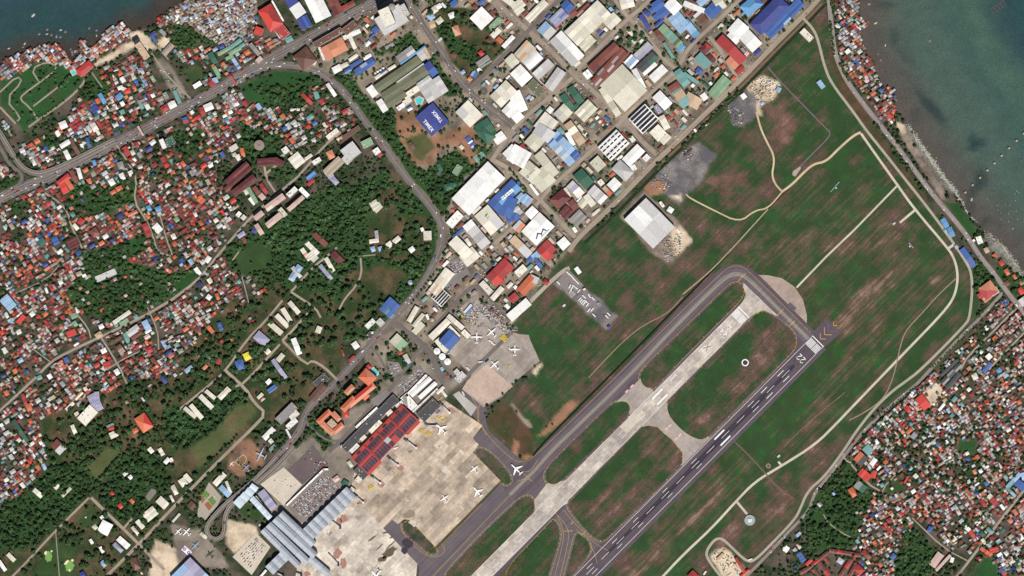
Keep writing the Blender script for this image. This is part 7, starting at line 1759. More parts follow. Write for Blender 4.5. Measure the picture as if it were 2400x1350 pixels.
HR = [ # polygon, cell, probability, grid angle, palette, over water
 ([(0,158),(12,140),(50,125),(92,106),(120,108),(138,100),(152,118),(165,145),(190,130),(183,96),(200,94),(208,118),(230,95),(262,62),(284,50),(302,72),(302,98),(240,125),(215,142),(178,166),(140,152),(100,140),(60,165),(0,192)],7.2,.93,38,'shore',1),
 ([(362,40),(390,35),(402,50),(392,62),(375,62)],7,.9,50,'shore',1), ([(386,8),(402,8),(404,30),(396,40)],6.5,.6,50,'shore',1),
 ([(0,160),(14,175),(12,210),(0,215)],6,.8,40,'shore',0),
 ([(398,22),(440,0),(600,-6),(604,84),(560,118),(500,98),(450,62),(402,52)],6.3,.9,28,'sq',0),
 ([(390,55),(450,100),(480,112),(560,118),(600,92),(680,88),(660,115),(560,170),(480,205),(440,150),(410,130)],7.6,.85,32,'mid',0),
 ([(235,165),(330,125),(350,150),(360,200),(395,240),(300,300),(200,345),(150,395),(90,395),(70,370),(40,345),(100,320),(140,300),(185,235),(205,215),(240,225)],8.4,.82,30,'mid',0),
 ([(0,345),(20,385),(40,412),(0,420)],8,.85,35,'west',0), ([(0,265),(22,290),(28,330),(10,300)],7.5,.9,40,'shore',0),
 ([(395,285),(560,205),(578,242),(650,254),(716,250),(722,215),(772,190),(815,240),(850,295),(800,330),(764,330),(700,345),(640,330),(560,285),(480,300)],8.2,.8,32,'mid',0),
 ([(0,478),(60,450),(110,430),(270,352),(330,330),(400,300),(480,300),(560,285),(590,300),(560,360),(500,385),(510,420),(540,450),(560,480),(530,560),(520,600),(640,690),(600,760),(560,800),(500,880),(400,940),(280,960),(230,905),(160,985),(90,1130),(40,1160),(0,1172)],7.8,.93,33,'west',0),
 ([(640,310),(690,300),(760,300),(740,330),(660,370)],7.5,.85,30,'west',0),
 ([(1950,-5),(2012,-5),(2020,30),(2018,90),(2032,128),(2056,165),(2062,196),(2098,232),(2100,262),(2094,290),(2072,292),(2050,262),(2010,205),(1975,165),(1960,110)],7.0,.93,38,'shore',0),
 ([(2012,40),(2030,50),(2030,68),(2012,66)],6.5,.8,38,'shore',1), ([(2080,205),(2100,210),(2098,236),(2085,232)],6.5,.9,38,'shore',1),
 ([(2345,700),(2300,755),(2250,802),(2160,900),(2050,1000),(2000,1055),(1950,1115),(1915,1165),(1960,1180),(2000,1120),(2060,1060),(2160,960),(2410,830),(2410,755),(2372,705)],6.7,.93,42,'se',0),
 ([(2410,830),(2160,960),(2060,1060),(2000,1100),(2000,1200),(1990,1300),(2010,1360),(2140,1360),(2130,1250),(2150,1225),(2260,1310),(2320,1270),(2410,1130)],6.5,.86,35,'se',0),
 ([(2410,1150),(2330,1250),(2290,1310),(2330,1330),(2410,1360)],7.5,.85,35,'se',0), ([(2000,1290),(2090,1250),(2100,1360),(1990,1360)],7.4,.85,40,'se',0), ([(1900,1160),(1960,1120),(1985,1150),(1960,1190),(1930,1200),(1905,1195)],7,.6,40,'se',0),
 ([(1880,1200),(1905,1190),(1895,1210),(1882,1215)],6,.8,40,'se',0), ([(1840,1290),(1870,1270),(1880,1290),(1850,1310)],7,.5,40,'se',0),
 ([(2320,620),(2350,620),(2400,690),(2370,690)],11,.35,40,'shore',0),
 ([(1000,20),(1060,10),(1130,60),(1160,130),(1110,180),(1060,130),(1010,60)],12,.22,35,'mid',0), ([(850,570),(1000,560),(990,610),(860,630)],14,.25,20,'mid',0), ([(240,1290),(330,1270),(330,1340),(240,1350)],13,.25,40,'mid',0), ([(0,1090),(60,1090),(90,1060),(40,1160),(0,1180)],7.2,.85,35,'west',0),
]
houses = []
HM = np.zeros((NY, NX), bool)
def OCC2(px, py):
    i = int((px-OX)//2); j = int((py-OY)//2)
    if HM[j, i]: return True
    HM[j-1:j+2, i-1:i+2] = True; return False
hr = random.Random(11)
for poly, cell, prob, ang, pal, over in HR:
    xs = [p[0] for p in poly]; ys = [p[1] for p in poly]; cx, cy = (min(xs)+max(xs))/2, (min(ys)+max(ys))/2; rad = int(math.hypot(max(xs)-min(xs), max(ys)-min(ys))/2/cell)+2
    pts = [(u, v) for u in range(-rad, rad) for v in range(-rad, rad)]
    P = np.array([(cx+(u+.5)*cell*math.cos(R(ang))-(v+.5)*cell*math.sin(R(ang)), cy-(u+.5)*cell*math.sin(R(ang))-(v+.5)*cell*math.cos(R(ang))) for u, v in pts])
    wx_ = 1.3*cell*(fbm(P[:, 0], P[:, 1], 60, 70)-.5); wy_ = 1.3*cell*(fbm(P[:, 0], P[:, 1], 60, 71)-.5)
    P = P+np.stack([wx_, wy_], 1)+np.array([(hr.uniform(-.13, .13)*cell, hr.uniform(-.13, .13)*cell) for _ in pts]); ins = inpoly(P[:, 0], P[:, 1], poly)
    wob = 16*(fbm(P[:, 0], P[:, 1], 90, 77)-.5); grove = fbm(P[:, 0], P[:, 1], 46, 91)
    cand = [(x, y, wb, gv) for (x, y), ok, wb, gv in zip(P, ins, wob, grove) if ok]; new = []
    prev = None
    for ps in (0, 1):
        for x, y, wb, gv in cand:
            if hr.random() > (.075 if ps == 0 else prob) or (not over and cls(x, y) in GREEN and hr.random() > .05): continue
            if ps and not over and pal in ('west', 'se', 'mid') and gv < (.39 if pal == 'se' else .35) and hr.random() < .75: continue
            w = cell*(hr.uniform(1.3, 1.9) if ps == 0 else hr.uniform(.86, 1.25)); d = cell*(hr.uniform(1.1, 1.4) if ps == 0 else hr.uniform(.76, 1.02)); a_ = ang+wb+(90 if hr.random() < .4 else 0)+hr.uniform(-5, 5)
            pc = hr.choice('BQAWTVCWAL') if ps == 0 and hr.random() < .3 else (prev if ps and prev and hr.random() < .38 else hr.choice(PAL[pal]))
            prev = pc
            if over:
                if OCC2(x, y): continue
            elif any(occ(*p) for p in rect(x, y, w*.86, d*.86, a_)+[(x, y)]): continue
            h_ = (x, y, w, d, a_, pc); houses.append(h_)
            if ps == 0: burn(rect(x, y, w*.95, d*.95, a_))
            else: new.append(h_)
    for h_ in new: burn(rect(h_[0], h_[1], h_[2]*.9, h_[3]*.9, h_[4]))
houses.sort(key=lambda h: -h[2]*h[3]); NH = 125
HI = houses[:NH]; HS = houses[NH:]
lab = describe([(h[0], h[1], 'large '+NAME[h[5]].replace(' ', ' ')+' roofed') for h in HI], 'house')
_HM = {}
def hmesh(c, key, vs, fs):
    k = (c, key)
    if k not in _HM: _HM[k] = mesh('roof', vs, fs, roofmat(c))
    return _HM[k]
wallm = {c: mesh('wall', [(-.5,-.5,0),(.5,-.5,0),(.5,.5,0),(-.5,.5,0),(-.5,-.5,1),(.5,-.5,1),(.5,.5,1),(-.5,.5,1)], [(0,1,5,4),(1,2,6,5),(2,3,7,6),(3,0,4,7)], wallmat(c)) for c in ('b4aca0', 'c4b8a4', 'a09a94')}
for i, (x, y, w, d, a, c) in enumerate(HI):
    h = hr.uniform(3.2, 7.0); L, D = w*S, d*S; o = thing('house', lab[i], 'house', W(x, y), R(a), 'houses of the packed quarters')
    q = link('wall', wallm[hr.choice(list(wallm))], o); q.scale = (L-.6, D-.6, h); q.location = (0, 0, -.2)
    rl = .5 if i % 3 else .22
    e = hmesh(c, rl, [(-.5,-.5,0),(.5,-.5,0),(.5,0.02,1),(-.5,0.02,1)], [(0,1,2,3)]) if rl == .5 else hmesh(c, rl, [(-.5,-.5,0),(.5,-.5,0),(rl,0,1),(-rl,0,1),(.5,.5,0),(-.5,.5,0)], [(0,1,2,3),(4,5,3,2),(1,4,2),(5,0,3)])
    zr = max(.6, D*.16)
    if rl == .5:
        for k in (0, 1): q = link('roof_slope', e, o); q.scale = (L, D, zr); q.location = (0, 0, h-.3); q.rotation_euler = (0, 0, math.pi*k)
    else: q = link('roof', e, o); q.scale = (L, D, zr); q.location = (0, 0, h-.3)
V, Qd, Tr, QC, TC = [], [], [], [], []
for x, y, w, d, a, c in HS:
    h = hr.uniform(2.6, 6.5); L, D = w*S/2, d*S/2; zr = D*hr.uniform(.12, .42); wx, wy, _ = W(x, y); ca, sa = math.cos(R(a)), math.sin(R(a)); b = len(V)
    L2, D2 = L*.93, D*.93; f = hr.uniform(.62, 1.08); cc = [min(1, v*f*hr.uniform(.93, 1.07)) for v in lin(COL[c])]; wc = lin(hr.choice(['a89e92', 'b8ac9c', '8f8880', 'c4beb4']))
    typ = hr.random(); ins = .0 if typ < .75 else .6
    if typ > .88: zr = .3
    loc = [(-L2,-D2,-.3),(L2,-D2,-.3),(L2,D2,-.3),(-L2,D2,-.3),(-L2,-D2,h),(L2,-D2,h),(L2,D2,h),(-L2,D2,h),(-L,-D,h-.1),(L,-D,h-.1),(L,D,h-.1),(-L,D,h-.1),(-L+ins*D,0,h+zr),(L-ins*D,0,h+zr)]
    V += [(wx+u*ca-v*sa, wy+u*sa+v*ca, z) for u, v, z in loc]
    for q in ((0,1,5,4),(1,2,6,5),(2,3,7,6),(3,0,4,7)): Qd.append([b+k for k in q]); QC.append(wc)
    c2 = [v*hr.uniform(.8, 1.05) for v in cc] if hr.random() < .6 else [v*.9 for v in lin(COL[hr.choice('UXLG')])]
    Qd.append([b+8, b+9, b+13, b+12]); QC.append(cc); Qd.append([b+10, b+11, b+12, b+13]); QC.append(c2)
    for q in ((9,10,13),(11,8,12)): Tr.append([b+k for k in q]); TC.append(cc if ins else wc)
HSM = attrmat('house_roofs_and_walls', amp=.28)
tag(link('packed_small_houses', bulk('packed_small_houses', V, Qd, Tr, QC, TC, HSM)), 'densely packed small houses with rusty, grey, white and orange roofs', 'houses', kind='stuff')
# small sheds and lean-tos squeezed between the factories
sr = random.Random(31); sheds = []; SP = YARDP = [(720,120),(960,-10),(1880,-10),(1880,20),(1340,560),(1200,740),(1060,800),(960,730),(1030,620),(1040,520),(1070,470),(1160,370),(1100,230),(980,40),(900,110)]
for _ in range(16000):
    if len(sheds) >= 215: break
    x, y = sr.uniform(720, 1880), sr.uniform(-8, 790)
    if not inpoly(np.array([x]), np.array([y]), SP)[0] or cls(x, y) != CI['ind']: continue
    w, d = sr.uniform(7, 19), sr.uniform(5, 9); a = 44+sr.uniform(-5, 3)+(90 if sr.random() < .5 else 0); q = rect(x, y, w+1, d+1, a)
    if any(occ(*p) for p in q+rect(x, y, w*.5, d*.9, a)+[(x, y)]): continue
    burn(rect(x, y, w+1, d+1, a)); sheds.append((x, y, w, d, a, sr.choice('WWWLLLGGCCIZtUUXBPTNRAJ')))
lab = describe([(q[0], q[1], 'small '+NAME[q[5]]+' roofed') for q in sheds], 'shed')
for i, (x, y, w, d, a, c) in enumerate(sheds):
    h = sr.uniform(3.5, 7); L, D = w*S, d*S; o = thing('small_shed', lab[i], 'shed', W(x, y), R(a), 'small sheds between factories'); q = link('wall', wallm['b4aca0'], o); q.scale = (L-.6, D-.6, h); q.location = (0, 0, -.2)
    e = hmesh(c, .5, [(-.5,-.5,0),(.5,-.5,0),(.5,0.02,1),(-.5,0.02,1)], [(0,1,2,3)])
    for k in (0, 1): q = link('roof_slope', e, o); q.scale = (L, D, max(.5, D*.1)); q.location = (0, 0, h-.3); q.rotation_euler = (0, 0, math.pi*k)
# clutter between buildings of the industrial and base yards: crates, pallets, sheds
V, Qd, QC = [], [], []
cr = random.Random(5)
def boxq(px, py, w, d, h, a, col, z0=0.0):
    wx, wy, _ = W(px, py); ca, sa = math.cos(a), math.sin(a); b = len(V)
    for z in (z0-.1, z0+h):
        for u, v in ((-w/2, -d/2), (w/2, -d/2), (w/2, d/2), (-w/2, d/2)): V.append((wx+u*ca-v*sa, wy+u*sa+v*ca, z))
    for q in ((4,5,6,7),(0,1,5,4),(1,2,6,5),(2,3,7,6),(3,0,4,7)): Qd.append([b+k for k in q]); QC.append(col)
YARD = [([(700,130),(960,-40),(1930,-40),(1920,0),(1340,570),(1200,760),(1030,880),(930,770),(1020,640),(1030,520),(1060,480),(1160,360),(1000,180),(960,70),(900,120)],2600),([(1745,190),(1790,178),(1830,195),(1825,230),(1780,250)],160),([(1700,245),(1745,260),(1740,300),(1715,290)],60),([(1550,560),(1600,545),(1590,610),(1560,615)],120),([(1515,425),(1560,400),(1580,440),(1560,455)],60),([(1665,1300),(1690,1280),(1750,1345),(1700,1350)],90),([(1085,740),(1140,700),(1215,775),(1190,790),(1130,735),(1110,770)],330),([(1280,665),(1310,640),(1340,600),(1350,610),(1260,690),(1235,715)],160),([(600,575),(645,590),(635,620),(600,615)],90),([(400,890),(440,900),(430,940),(405,940)],110),([(1600,340),(1625,370),(1600,385)],40),([(1930,1240),(1990,1260),(1970,1280),(1930,1265)],90)]
for poly, n in YARD:
    xs = [p[0] for p in poly]; ys = [p[1] for p in poly]
    for _ in range(n*3):
        if n <= 0: break
        x, y = cr.uniform(min(xs), max(xs)), cr.uniform(min(ys), max(ys))
        if inpoly(np.array([x]), np.array([y]), poly)[0] and ((not occ(x, y) and (cls(x, y) not in GREEN or cls(x, y) == CI['sand'])) or (1080 < x < 1220 and 690 < y < 800)):
            n -= 1; boxq(x, y, cr.uniform(1.2, 4.5), cr.uniform(1.0, 2.6), cr.uniform(.8, 2.6), R(cr.choice([45, -45])+cr.uniform(-9, 9)), [v*cr.uniform(.7, 1.1) for v in lin(COL[cr.choice('WWWWLLLGGGDDtXXUZBYFR')])], .4 if x > 1080 and y > 690 else 0)
tag(link('yard_clutter', bulk('yard_clutter', V, Qd, np.zeros((0, 3)), QC, [], attrmat('painted_goods', amp=.1))), 'pallets, crates and carts scattered about the yards', 'clutter', kind='stuff')
# ---- trees
def crown(seed, n=46):
    g = np.random.default_rng(seed); d = g.normal(size=(n, 3)); d /= np.linalg.norm(d, axis=1)[:, None]; d[:, 2] = np.abs(d[:, 2])*1.0-.25
    lob = g.normal(size=(5, 3)); lob /= np.linalg.norm(lob, axis=1)[:, None]; f = .72+.28*np.max(d@lob.T, axis=1)
    c = d*f[:, None]*g.uniform(.55, 1.0, n)[:, None]*np.array([1, 1, .8]); nrm = d*.6+g.normal(size=(n, 3))*.45+np.array([0, 0, .5]); nrm /= np.linalg.norm(nrm, axis=1)[:, None]
    t = np.cross(nrm, g.normal(size=(n, 3))); t /= np.linalg.norm(t, axis=1)[:, None]; b = np.cross(nrm, t); s = g.uniform(.17, .36, n)[:, None]
    v = np.stack([c-t*s-b*s*.8, c+t*s-b*s, c+t*s*.9+b*s, c-t*s+b*s*.9], 1).reshape(-1, 3); col = g.uniform(.62, 1.35, n)*(0.8+.3*np.clip(c[:, 2], 0, 1)*0+.15*g.random(n)); return v.astype(np.float32), col
CRS = [crown(s) for s in range(8)]; trees = []
tr = random.Random(3)
TP = {CI['urb']: .62, CI['veg']: .72, CI['park']: .46, CI['lush']: .26, CI['lawn']: .06, CI['ind']: .34, CI['soil']: .12, CI['fieldb']: .0, CI['darkveg']: .95, CI['slum']: .02}
_gx, _gy = np.meshgrid(OX+2.0*np.arange(NX)+1, OY+2.0*np.arange(NY)+1); F42 = fbm(_gx, _gy, 42, 55); F70 = fbm(_gx, _gy, 70, 56)
def smp(F, x, y): return F[min(NY-1, max(0, int((y-OY)//2))), min(NX-1, max(0, int((x-OX)//2)))]
def put_tree(x, y, fine):
    c = cls(x, y); p = TP.get(c, 0.0)
    if p == 0 or y > 1362 or x > 2412 or (fine and c != CI['veg']) or (c in (CI['lush'], CI['lawn']) and x > 1150): return
    cl = smp(F42, x, y); bf = smp(F70, x, y)
    if p < .7: p *= max(0, (cl-.32))*4.2
    else: p *= 1.0 if cl > .36 else .6
    if 2100 < x < 2320 and 960 < y < 1130 and c == CI['urb']: p = .7
    if tr.random() > p or occ(x, y): return
    if c in (CI['veg'], CI['park'], CI['ind']) and (occ(x+4, y) or occ(x-4, y) or occ(x, y+4) or occ(x, y-4)) and tr.random() < .7: return
    if c == CI['veg']: r = tr.uniform(1.8, 3.2) if fine else tr.choice([tr.uniform(2.2, 4.0), tr.uniform(3.5, 6.6)])
    elif c == CI['park']: r = tr.choice([tr.uniform(2.0, 4.0), tr.uniform(4.2, 7.8)])
    else: r = tr.choice([tr.uniform(1.8, 3.4), tr.uniform(3.0, 5.4)])
    dark = (.72 if (c == CI['park'] or (x < 420 and y > 1000)) else .8 if c == CI['urb'] else .95)*(.55+.9*bf)*(1.15 if fine else 1)
    trees.append((x, y, r*S, dark))
for jj in range(200):
    for ii in range(345): put_tree(-20+ii*7.1+tr.uniform(-4.5, 4.5)+(3.5 if jj % 2 else 0), -10+jj*7.1+tr.uniform(-4.5, 4.5), False)
for jj in range(135):
    for ii in range(240): put_tree(-20+ii*10.2+tr.uniform(-6, 6), -10+jj*10.2+tr.uniform(-6, 6), True)
# planted rows
for a, b, n, r in [((1330,75),(1370,135),16,3),((1205,300),(1260,440),0,0),((1195,395),(1235,450),12,3.4),((1500,240),(1600,150),0,0),((480,1095),(560,1020),12,4),((470,1130),(520,1075),0,0),((560,935),(500,1010),14,5),((500,1010),(430,1055),12,5),((735,1020),(765,1055),6,4),((2283,610),(2300,640),5,4),((740,950),(690,1020),0,0),((790,930),(850,870),14,4),((1560,120),(1600,165),8,3.6),((1300,95),(1335,150),8,3.4),((1380,110),(1320,170),10,3),((1240,480),(1215,400),0,0),((210,1110),(275,1060),0,0),((282,1068),(235,1122),14,4),((1020,640),(960,715),10,3),((1900,1190),(1885,1215),4,3),((1985,1090),(1935,1150),12,2.5),((2160,900),(2060,975),18,2.4),((2290,760),(2180,865),22,2.2),((1960,30),(1945,0),4,4),((1945,50),(1955,130),14,3.5),((1968,150),(1990,190),8,3.5),((1730,215),(1625,320),26,3.6),((1500,120),(1450,170),0,0),((150,235),(95,278),22,1.6),((60,290),(95,268),10,1.8),((140,210),(165,175),6,5)]:
    for k in range(n): t = (k+.5)/n; x, y = a[0]+(b[0]-a[0])*t+tr.uniform(-2, 2), a[1]+(b[1]-a[1])*t+tr.uniform(-2, 2); trees.append((x, y, r*S*tr.uniform(.8, 1.2), .95))
# wooded block in the factory district
WB = [(1462,70),(1482,55),(1500,70),(1518,92),(1490,120),(1450,100)]
for _ in range(46):
    x, y = tr.uniform(1445, 1520), tr.uniform(52, 122)
    if inpoly(np.array([x]), np.array([y]), WB)[0]: trees.append((x, y, tr.uniform(3.5, 6)*S, 1.0))
trees.sort(key=lambda t: -t[2]); TI = trees[:300]; TS = trees[300:]
lab = describe([(t[0], t[1], 'large') for t in TI], 'spreading tree')
LEAF = attrmat('foliage', rough=.8, amp=.35); BARK = flatmat('4a3a2c'); GB = np.array(lin((66,92,54)))
def leafcol(f, k):
    hue = np.array([1+.25*(k-.5), 1, 1-.2*(k-.5)]); return np.outer(f, GB*hue)
cm = []
for i, (v, f) in enumerate(CRS): cm.append(bulk('crown', v, np.arange(len(v)).reshape(-1, 4), np.zeros((0, 3)), leafcol(f*.92, .3+.05*i), [], LEAF))
mb = MB(); mb.cyl(0, 0, -.05, .62, .06, .03, 6)
for k in range(4):
    a = k*1.57; i0 = len(mb.v); mb.v += [(.03, 0, .4), (0, .03, .4), (.32*math.cos(a), .32*math.sin(a), .72)]; mb.f.append((i0, i0+1, i0+2))
trunkm = mesh('trunk', mb.v, mb.f, BARK)
for i, (x, y, r, dk) in enumerate(TI):
    o = thing('broadleaf_tree', lab[i], 'tree', W(x, y), tr.uniform(0, 6.28), 'broadleaf trees'); h = r*1.15
    q = link('trunk', trunkm, o); q.scale = (h*1.3, h*1.3, h*1.2); q = link('crown', cm[i % 8], o); q.scale = (r, r, r*.85); q.location = (0, 0, h)
Vs, Cs = [], []
for x, y, r, dk in TS:
    v, f = CRS[tr.randrange(8)]; a = tr.uniform(0, 6.28); ca, sa = math.cos(a), math.sin(a); wx, wy, _ = W(x, y); h = r*tr.uniform(.9, 1.3)
    q = np.empty_like(v); q[:, 0] = wx+r*(v[:, 0]*ca-v[:, 1]*sa); q[:, 1] = wy+r*(v[:, 0]*sa+v[:, 1]*ca); q[:, 2] = h+v[:, 2]*r*.85; Vs.append(q); Cs.append(leafcol(f*dk*tr.uniform(.6, 1.35), tr.random()*1.5-.2))
V = np.concatenate(Vs); tag(link('massed_trees', bulk('massed_trees', V, np.arange(len(V)).reshape(-1, 4), np.zeros((0, 3)), np.concatenate(Cs), [], LEAF)), 'woods and yard trees reading as green masses', 'trees', kind='stuff')
print('houses', len(houses), 'trees', len(trees), 'landmarks', len(LAND))
# low scrub tufts on the turf and vacant lots
# ---- riprap boulders along the right shore
g = random.Random(9); V, T_, TCc = [], [], []
ico = [(0,0,1),(.9,0,.2),(.28,.85,.2),(-.73,.53,.2),(-.73,-.53,.2),(.28,-.85,.2)]; icf = [(0,1,2),(0,2,3),(0,3,4),(0,4,5),(0,5,1)]
for line, wd_, n in [([(2126,296),(2160,345),(2184,378),(2211,418),(2240,451)],11,1500),([(2240,451),(2262,491),(2287,522)],4,200),([(2310,548),(2350,582),(2366,606),(2390,640),(2410,660)],14,1300),([(2240,455),(2258,480)],8,120)]:
    seg_ = list(zip(line[:-1], line[1:]))
    for _ in range(n):
        a, b = g.choice(seg_); t = g.random(); x = a[0]+(b[0]-a[0])*t+g.gauss(0, wd_*.33); y = a[1]+(b[1]-a[1])*t+g.gauss(0, wd_*.33); r = g.uniform(.6, 1.9); wx, wy, _ = W(x, y); c = [v*g.uniform(.6, 1.15) for v in lin((166,166,154))]; i0 = len(V)
        V += [(wx+r*u*g.uniform(.8, 1.2), wy+r*v*g.uniform(.8, 1.2), -1.3+r*w*.9+g.uniform(0, .9)) for u, v, w in ico]; T_ += [[i0+k for k in f] for f in icf]; TCc += [c]*5
tag(link('shore_boulders', bulk('shore_boulders', V, np.zeros((0, 4)), T_, [], TCc, attrmat('boulder'))), 'pale boulders piled along the right shore', 'rocks', kind='stuff')
# ================================================================ VEHICLES
CARC = dict(white='E8E8E6', silver='b4b6ba', red='a82a26', black='26272b', blue='30508c', grey='6c6e72')
def carmesh(col, L=4.4, Wd=1.8):
    mb = MB(); a, b = L/2, Wd/2
    mb.v = [(-a,-b,.25),(a,-b,.25),(a,b,.25),(-a,b,.25),(-a,-b,.95),(a,-b,.85),(a,b,.85),(-a,b,.95),(-a*.75,-b*.82,1.45),(a*.25,-b*.82,1.45),(a*.25,b*.82,1.45),(-a*.75,b*.82,1.45),(a*.55,-b*.9,.9),(a*.55,b*.9,.9),(-a*.95,-b*.9,.95),(-a*.95,b*.9,.95)]
    mb.f = [(0,1,5,4),(1,2,6,5),(2,3,7,6),(3,0,4,7),(4,5,6,7),(8,9,10,11),(9,12,13,10),(14,8,11,15),(14,12,9,8),(15,11,10,13)]; return mesh('car', mb.v, mb.f, flatmat(CARC[col], .35, .05))
CM = {c: carmesh(c) for c in CARC}; vr = random.Random(21); COLS = ['white']*5+['silver']*3+['red', 'red', 'black', 'black', 'blue', 'grey']
truckm = {}
for c in ('white', 'blue', 'red'):
    mb = MB(); mb.box(-4, -1.2, .9, 2, 1.2, 3.4); mb.box(2.3, -1.15, .5, 4, 1.15, 2.6); mb.box(-3.9, -1, .3, 3.8, 1, .88); truckm[c] = mesh('truck', mb.v, mb.f, flatmat(CARC[c], .5, .05))
def along(pts, s):
    acc = 0
    for a, b in zip(pts[:-1], pts[1:]):
        l_ = math.hypot(b[0]-a[0], b[1]-a[1])
        if acc+l_ >= s: t = (s-acc)/l_; return (a[0]+(b[0]-a[0])*t, a[1]+(b[1]-a[1])*t), ((b[0]-a[0])/l_, (b[1]-a[1])/l_)
        acc += l_
    return None, None
for key, gap, lanes, nmx in [('boulevard',19,(-9.5,-4,4,9.5),130),('curving highway',26,(-3.4,3.4),66),('coastal road',22,(-2.8,2.8),44),('factory avenue',34,(-3,3),16),('shanty street',30,(-2,2),30),('cross avenue',40,(-2.6,2.6),12),('fence road',90,(-2,2),8)]:
    pts, w = ROADS[key]; pts = smooth_line(pts, False, 2); tot = sum(math.hypot(b[0]-a[0], b[1]-a[1]) for a, b in zip(pts[:-1], pts[1:])); cars = []
    for ln in lanes:
        s = vr.uniform(0, gap*2)
        while s < tot: cars.append((s, ln)); s += vr.expovariate(1/(gap*.75))+6
    cars = [c for c in cars if (lambda p: p and -5 < p[0] < 2405 and -5 < p[1] < 1355)(along(pts, c[0])[0])]
    if len(cars) > nmx: cars = vr.sample(cars, nmx)
    cars.sort(); n_by = {}
    for s, ln in cars:
        p, t = along(pts, s); x, y = p[0]-t[1]*ln, p[1]+t[0]*ln; c = vr.choice(COLS); tk = vr.random() < .12; c = vr.choice(['white', 'blue', 'red']) if tk else c; k = (c, tk); n_by[k] = n_by.get(k, 0)+1; i = n_by[k]; kw = 'truck' if tk else 'car'
        left = pts[0][0] < pts[-1][0]; z = .3
        if key == 'curving highway' and s > tot-70: z = 3.0
        od = '%d%s' % (i, 'th' if 10 < i % 100 < 14 else {1: 'st', 2: 'nd', 3: 'rd'}.get(i % 10, 'th'))
        tag(link(kw, truckm[c] if tk else CM[c], None, W(x, y, z), math.atan2(-t[1], t[0])+(math.pi if ln < 0 else 0)), '%s %s on the %s, %s %s %s from its %s end' % (c, kw, key, od, c, kw, 'upper' if pts[0][1] < pts[-1][1] else 'left'), kw, 'vehicles on the roads')
V, Qd, QC = [], [], []
def lotrows(quad, rows, cols, fill, ang, cs=COLS):
    (x0, y0), (x1, y1), (x2, y2), (x3, y3) = quad
    for r in range(rows):
        for c in range(cols):
            if vr.random() > fill: continue
            u, v = (c+.5)/cols, (r+.5)/rows; x = (x0*(1-u)+x1*u)*(1-v)+(x3*(1-u)+x2*u)*v; y = (y0*(1-u)+y1*u)*(1-v)+(y3*(1-u)+y2*u)*v
            col = [k*vr.uniform(.9, 1.05) for k in lin(CARC[vr.choice(cs)])]; boxq(x, y, 4.4, 1.8, .95, R(ang), col, .35); boxq(x, y, 2.4, 1.6, 1.5, R(ang), [k*.75 for k in col], .36)
lotrows([(682,1184),(763,1109),(790,1142),(712,1216)],9,34,.6,-45); lotrows([(735,1075),(757,1080),(770,1086),(735,1112)],5,6,.6,45); lotrows([(700,1062),(735,1045),(755,1076),(715,1110)],6,10,.10,45); lotrows([(630,1130),(670,1105),(700,1136),(660,1175)],7,12,.12,45)
lotrows([(560,1300),(600,1260),(625,1282),(585,1335)],7,18,.6,45,['black','grey','red','white','silver']); lotrows([(930,905),(985,862),(995,885),(945,920)],6,18,.55,38); lotrows([(905,850),(930,852),(938,870),(918,880)],3,8,.6,45); lotrows([(1052,618),(1080,605),(1090,632),(1060,650)],5,9,.7,45); lotrows([(1050,655),(1065,672),(1050,680),(1045,670)],2,4,.5,45)
lotrows([(365,150),(395,165),(420,215),(400,222)],3,12,.35,50); lotrows([(700,345),(750,325),(752,332),(705,352)],1,10,.6,30); lotrows([(620,505),(645,485),(650,492),(625,512)],1,9,.6,40); lotrows([(845,100),(855,95),(862,110),(850,115)],2,4,.6,60); lotrows([(420,200),(440,235),(430,238),(412,208)],1,8,.6,60)
lotrows([(860,985),(900,945),(905,950),(865,990)],1,10,.5,44); lotrows([(470,1160),(500,1150),(505,1165),(475,1190)],2,8,.3,40); lotrows([(1235,395),(1300,470),(1305,465),(1240,390)],1,10,.4,-50)
tag(link('parked_cars', bulk('parked_cars', V, Qd, np.zeros((0, 3)), QC, [], attrmat('car_paint', rough=.4, amp=.05))), 'rows of small parked cars filling the car parks', 'cars', kind='stuff')
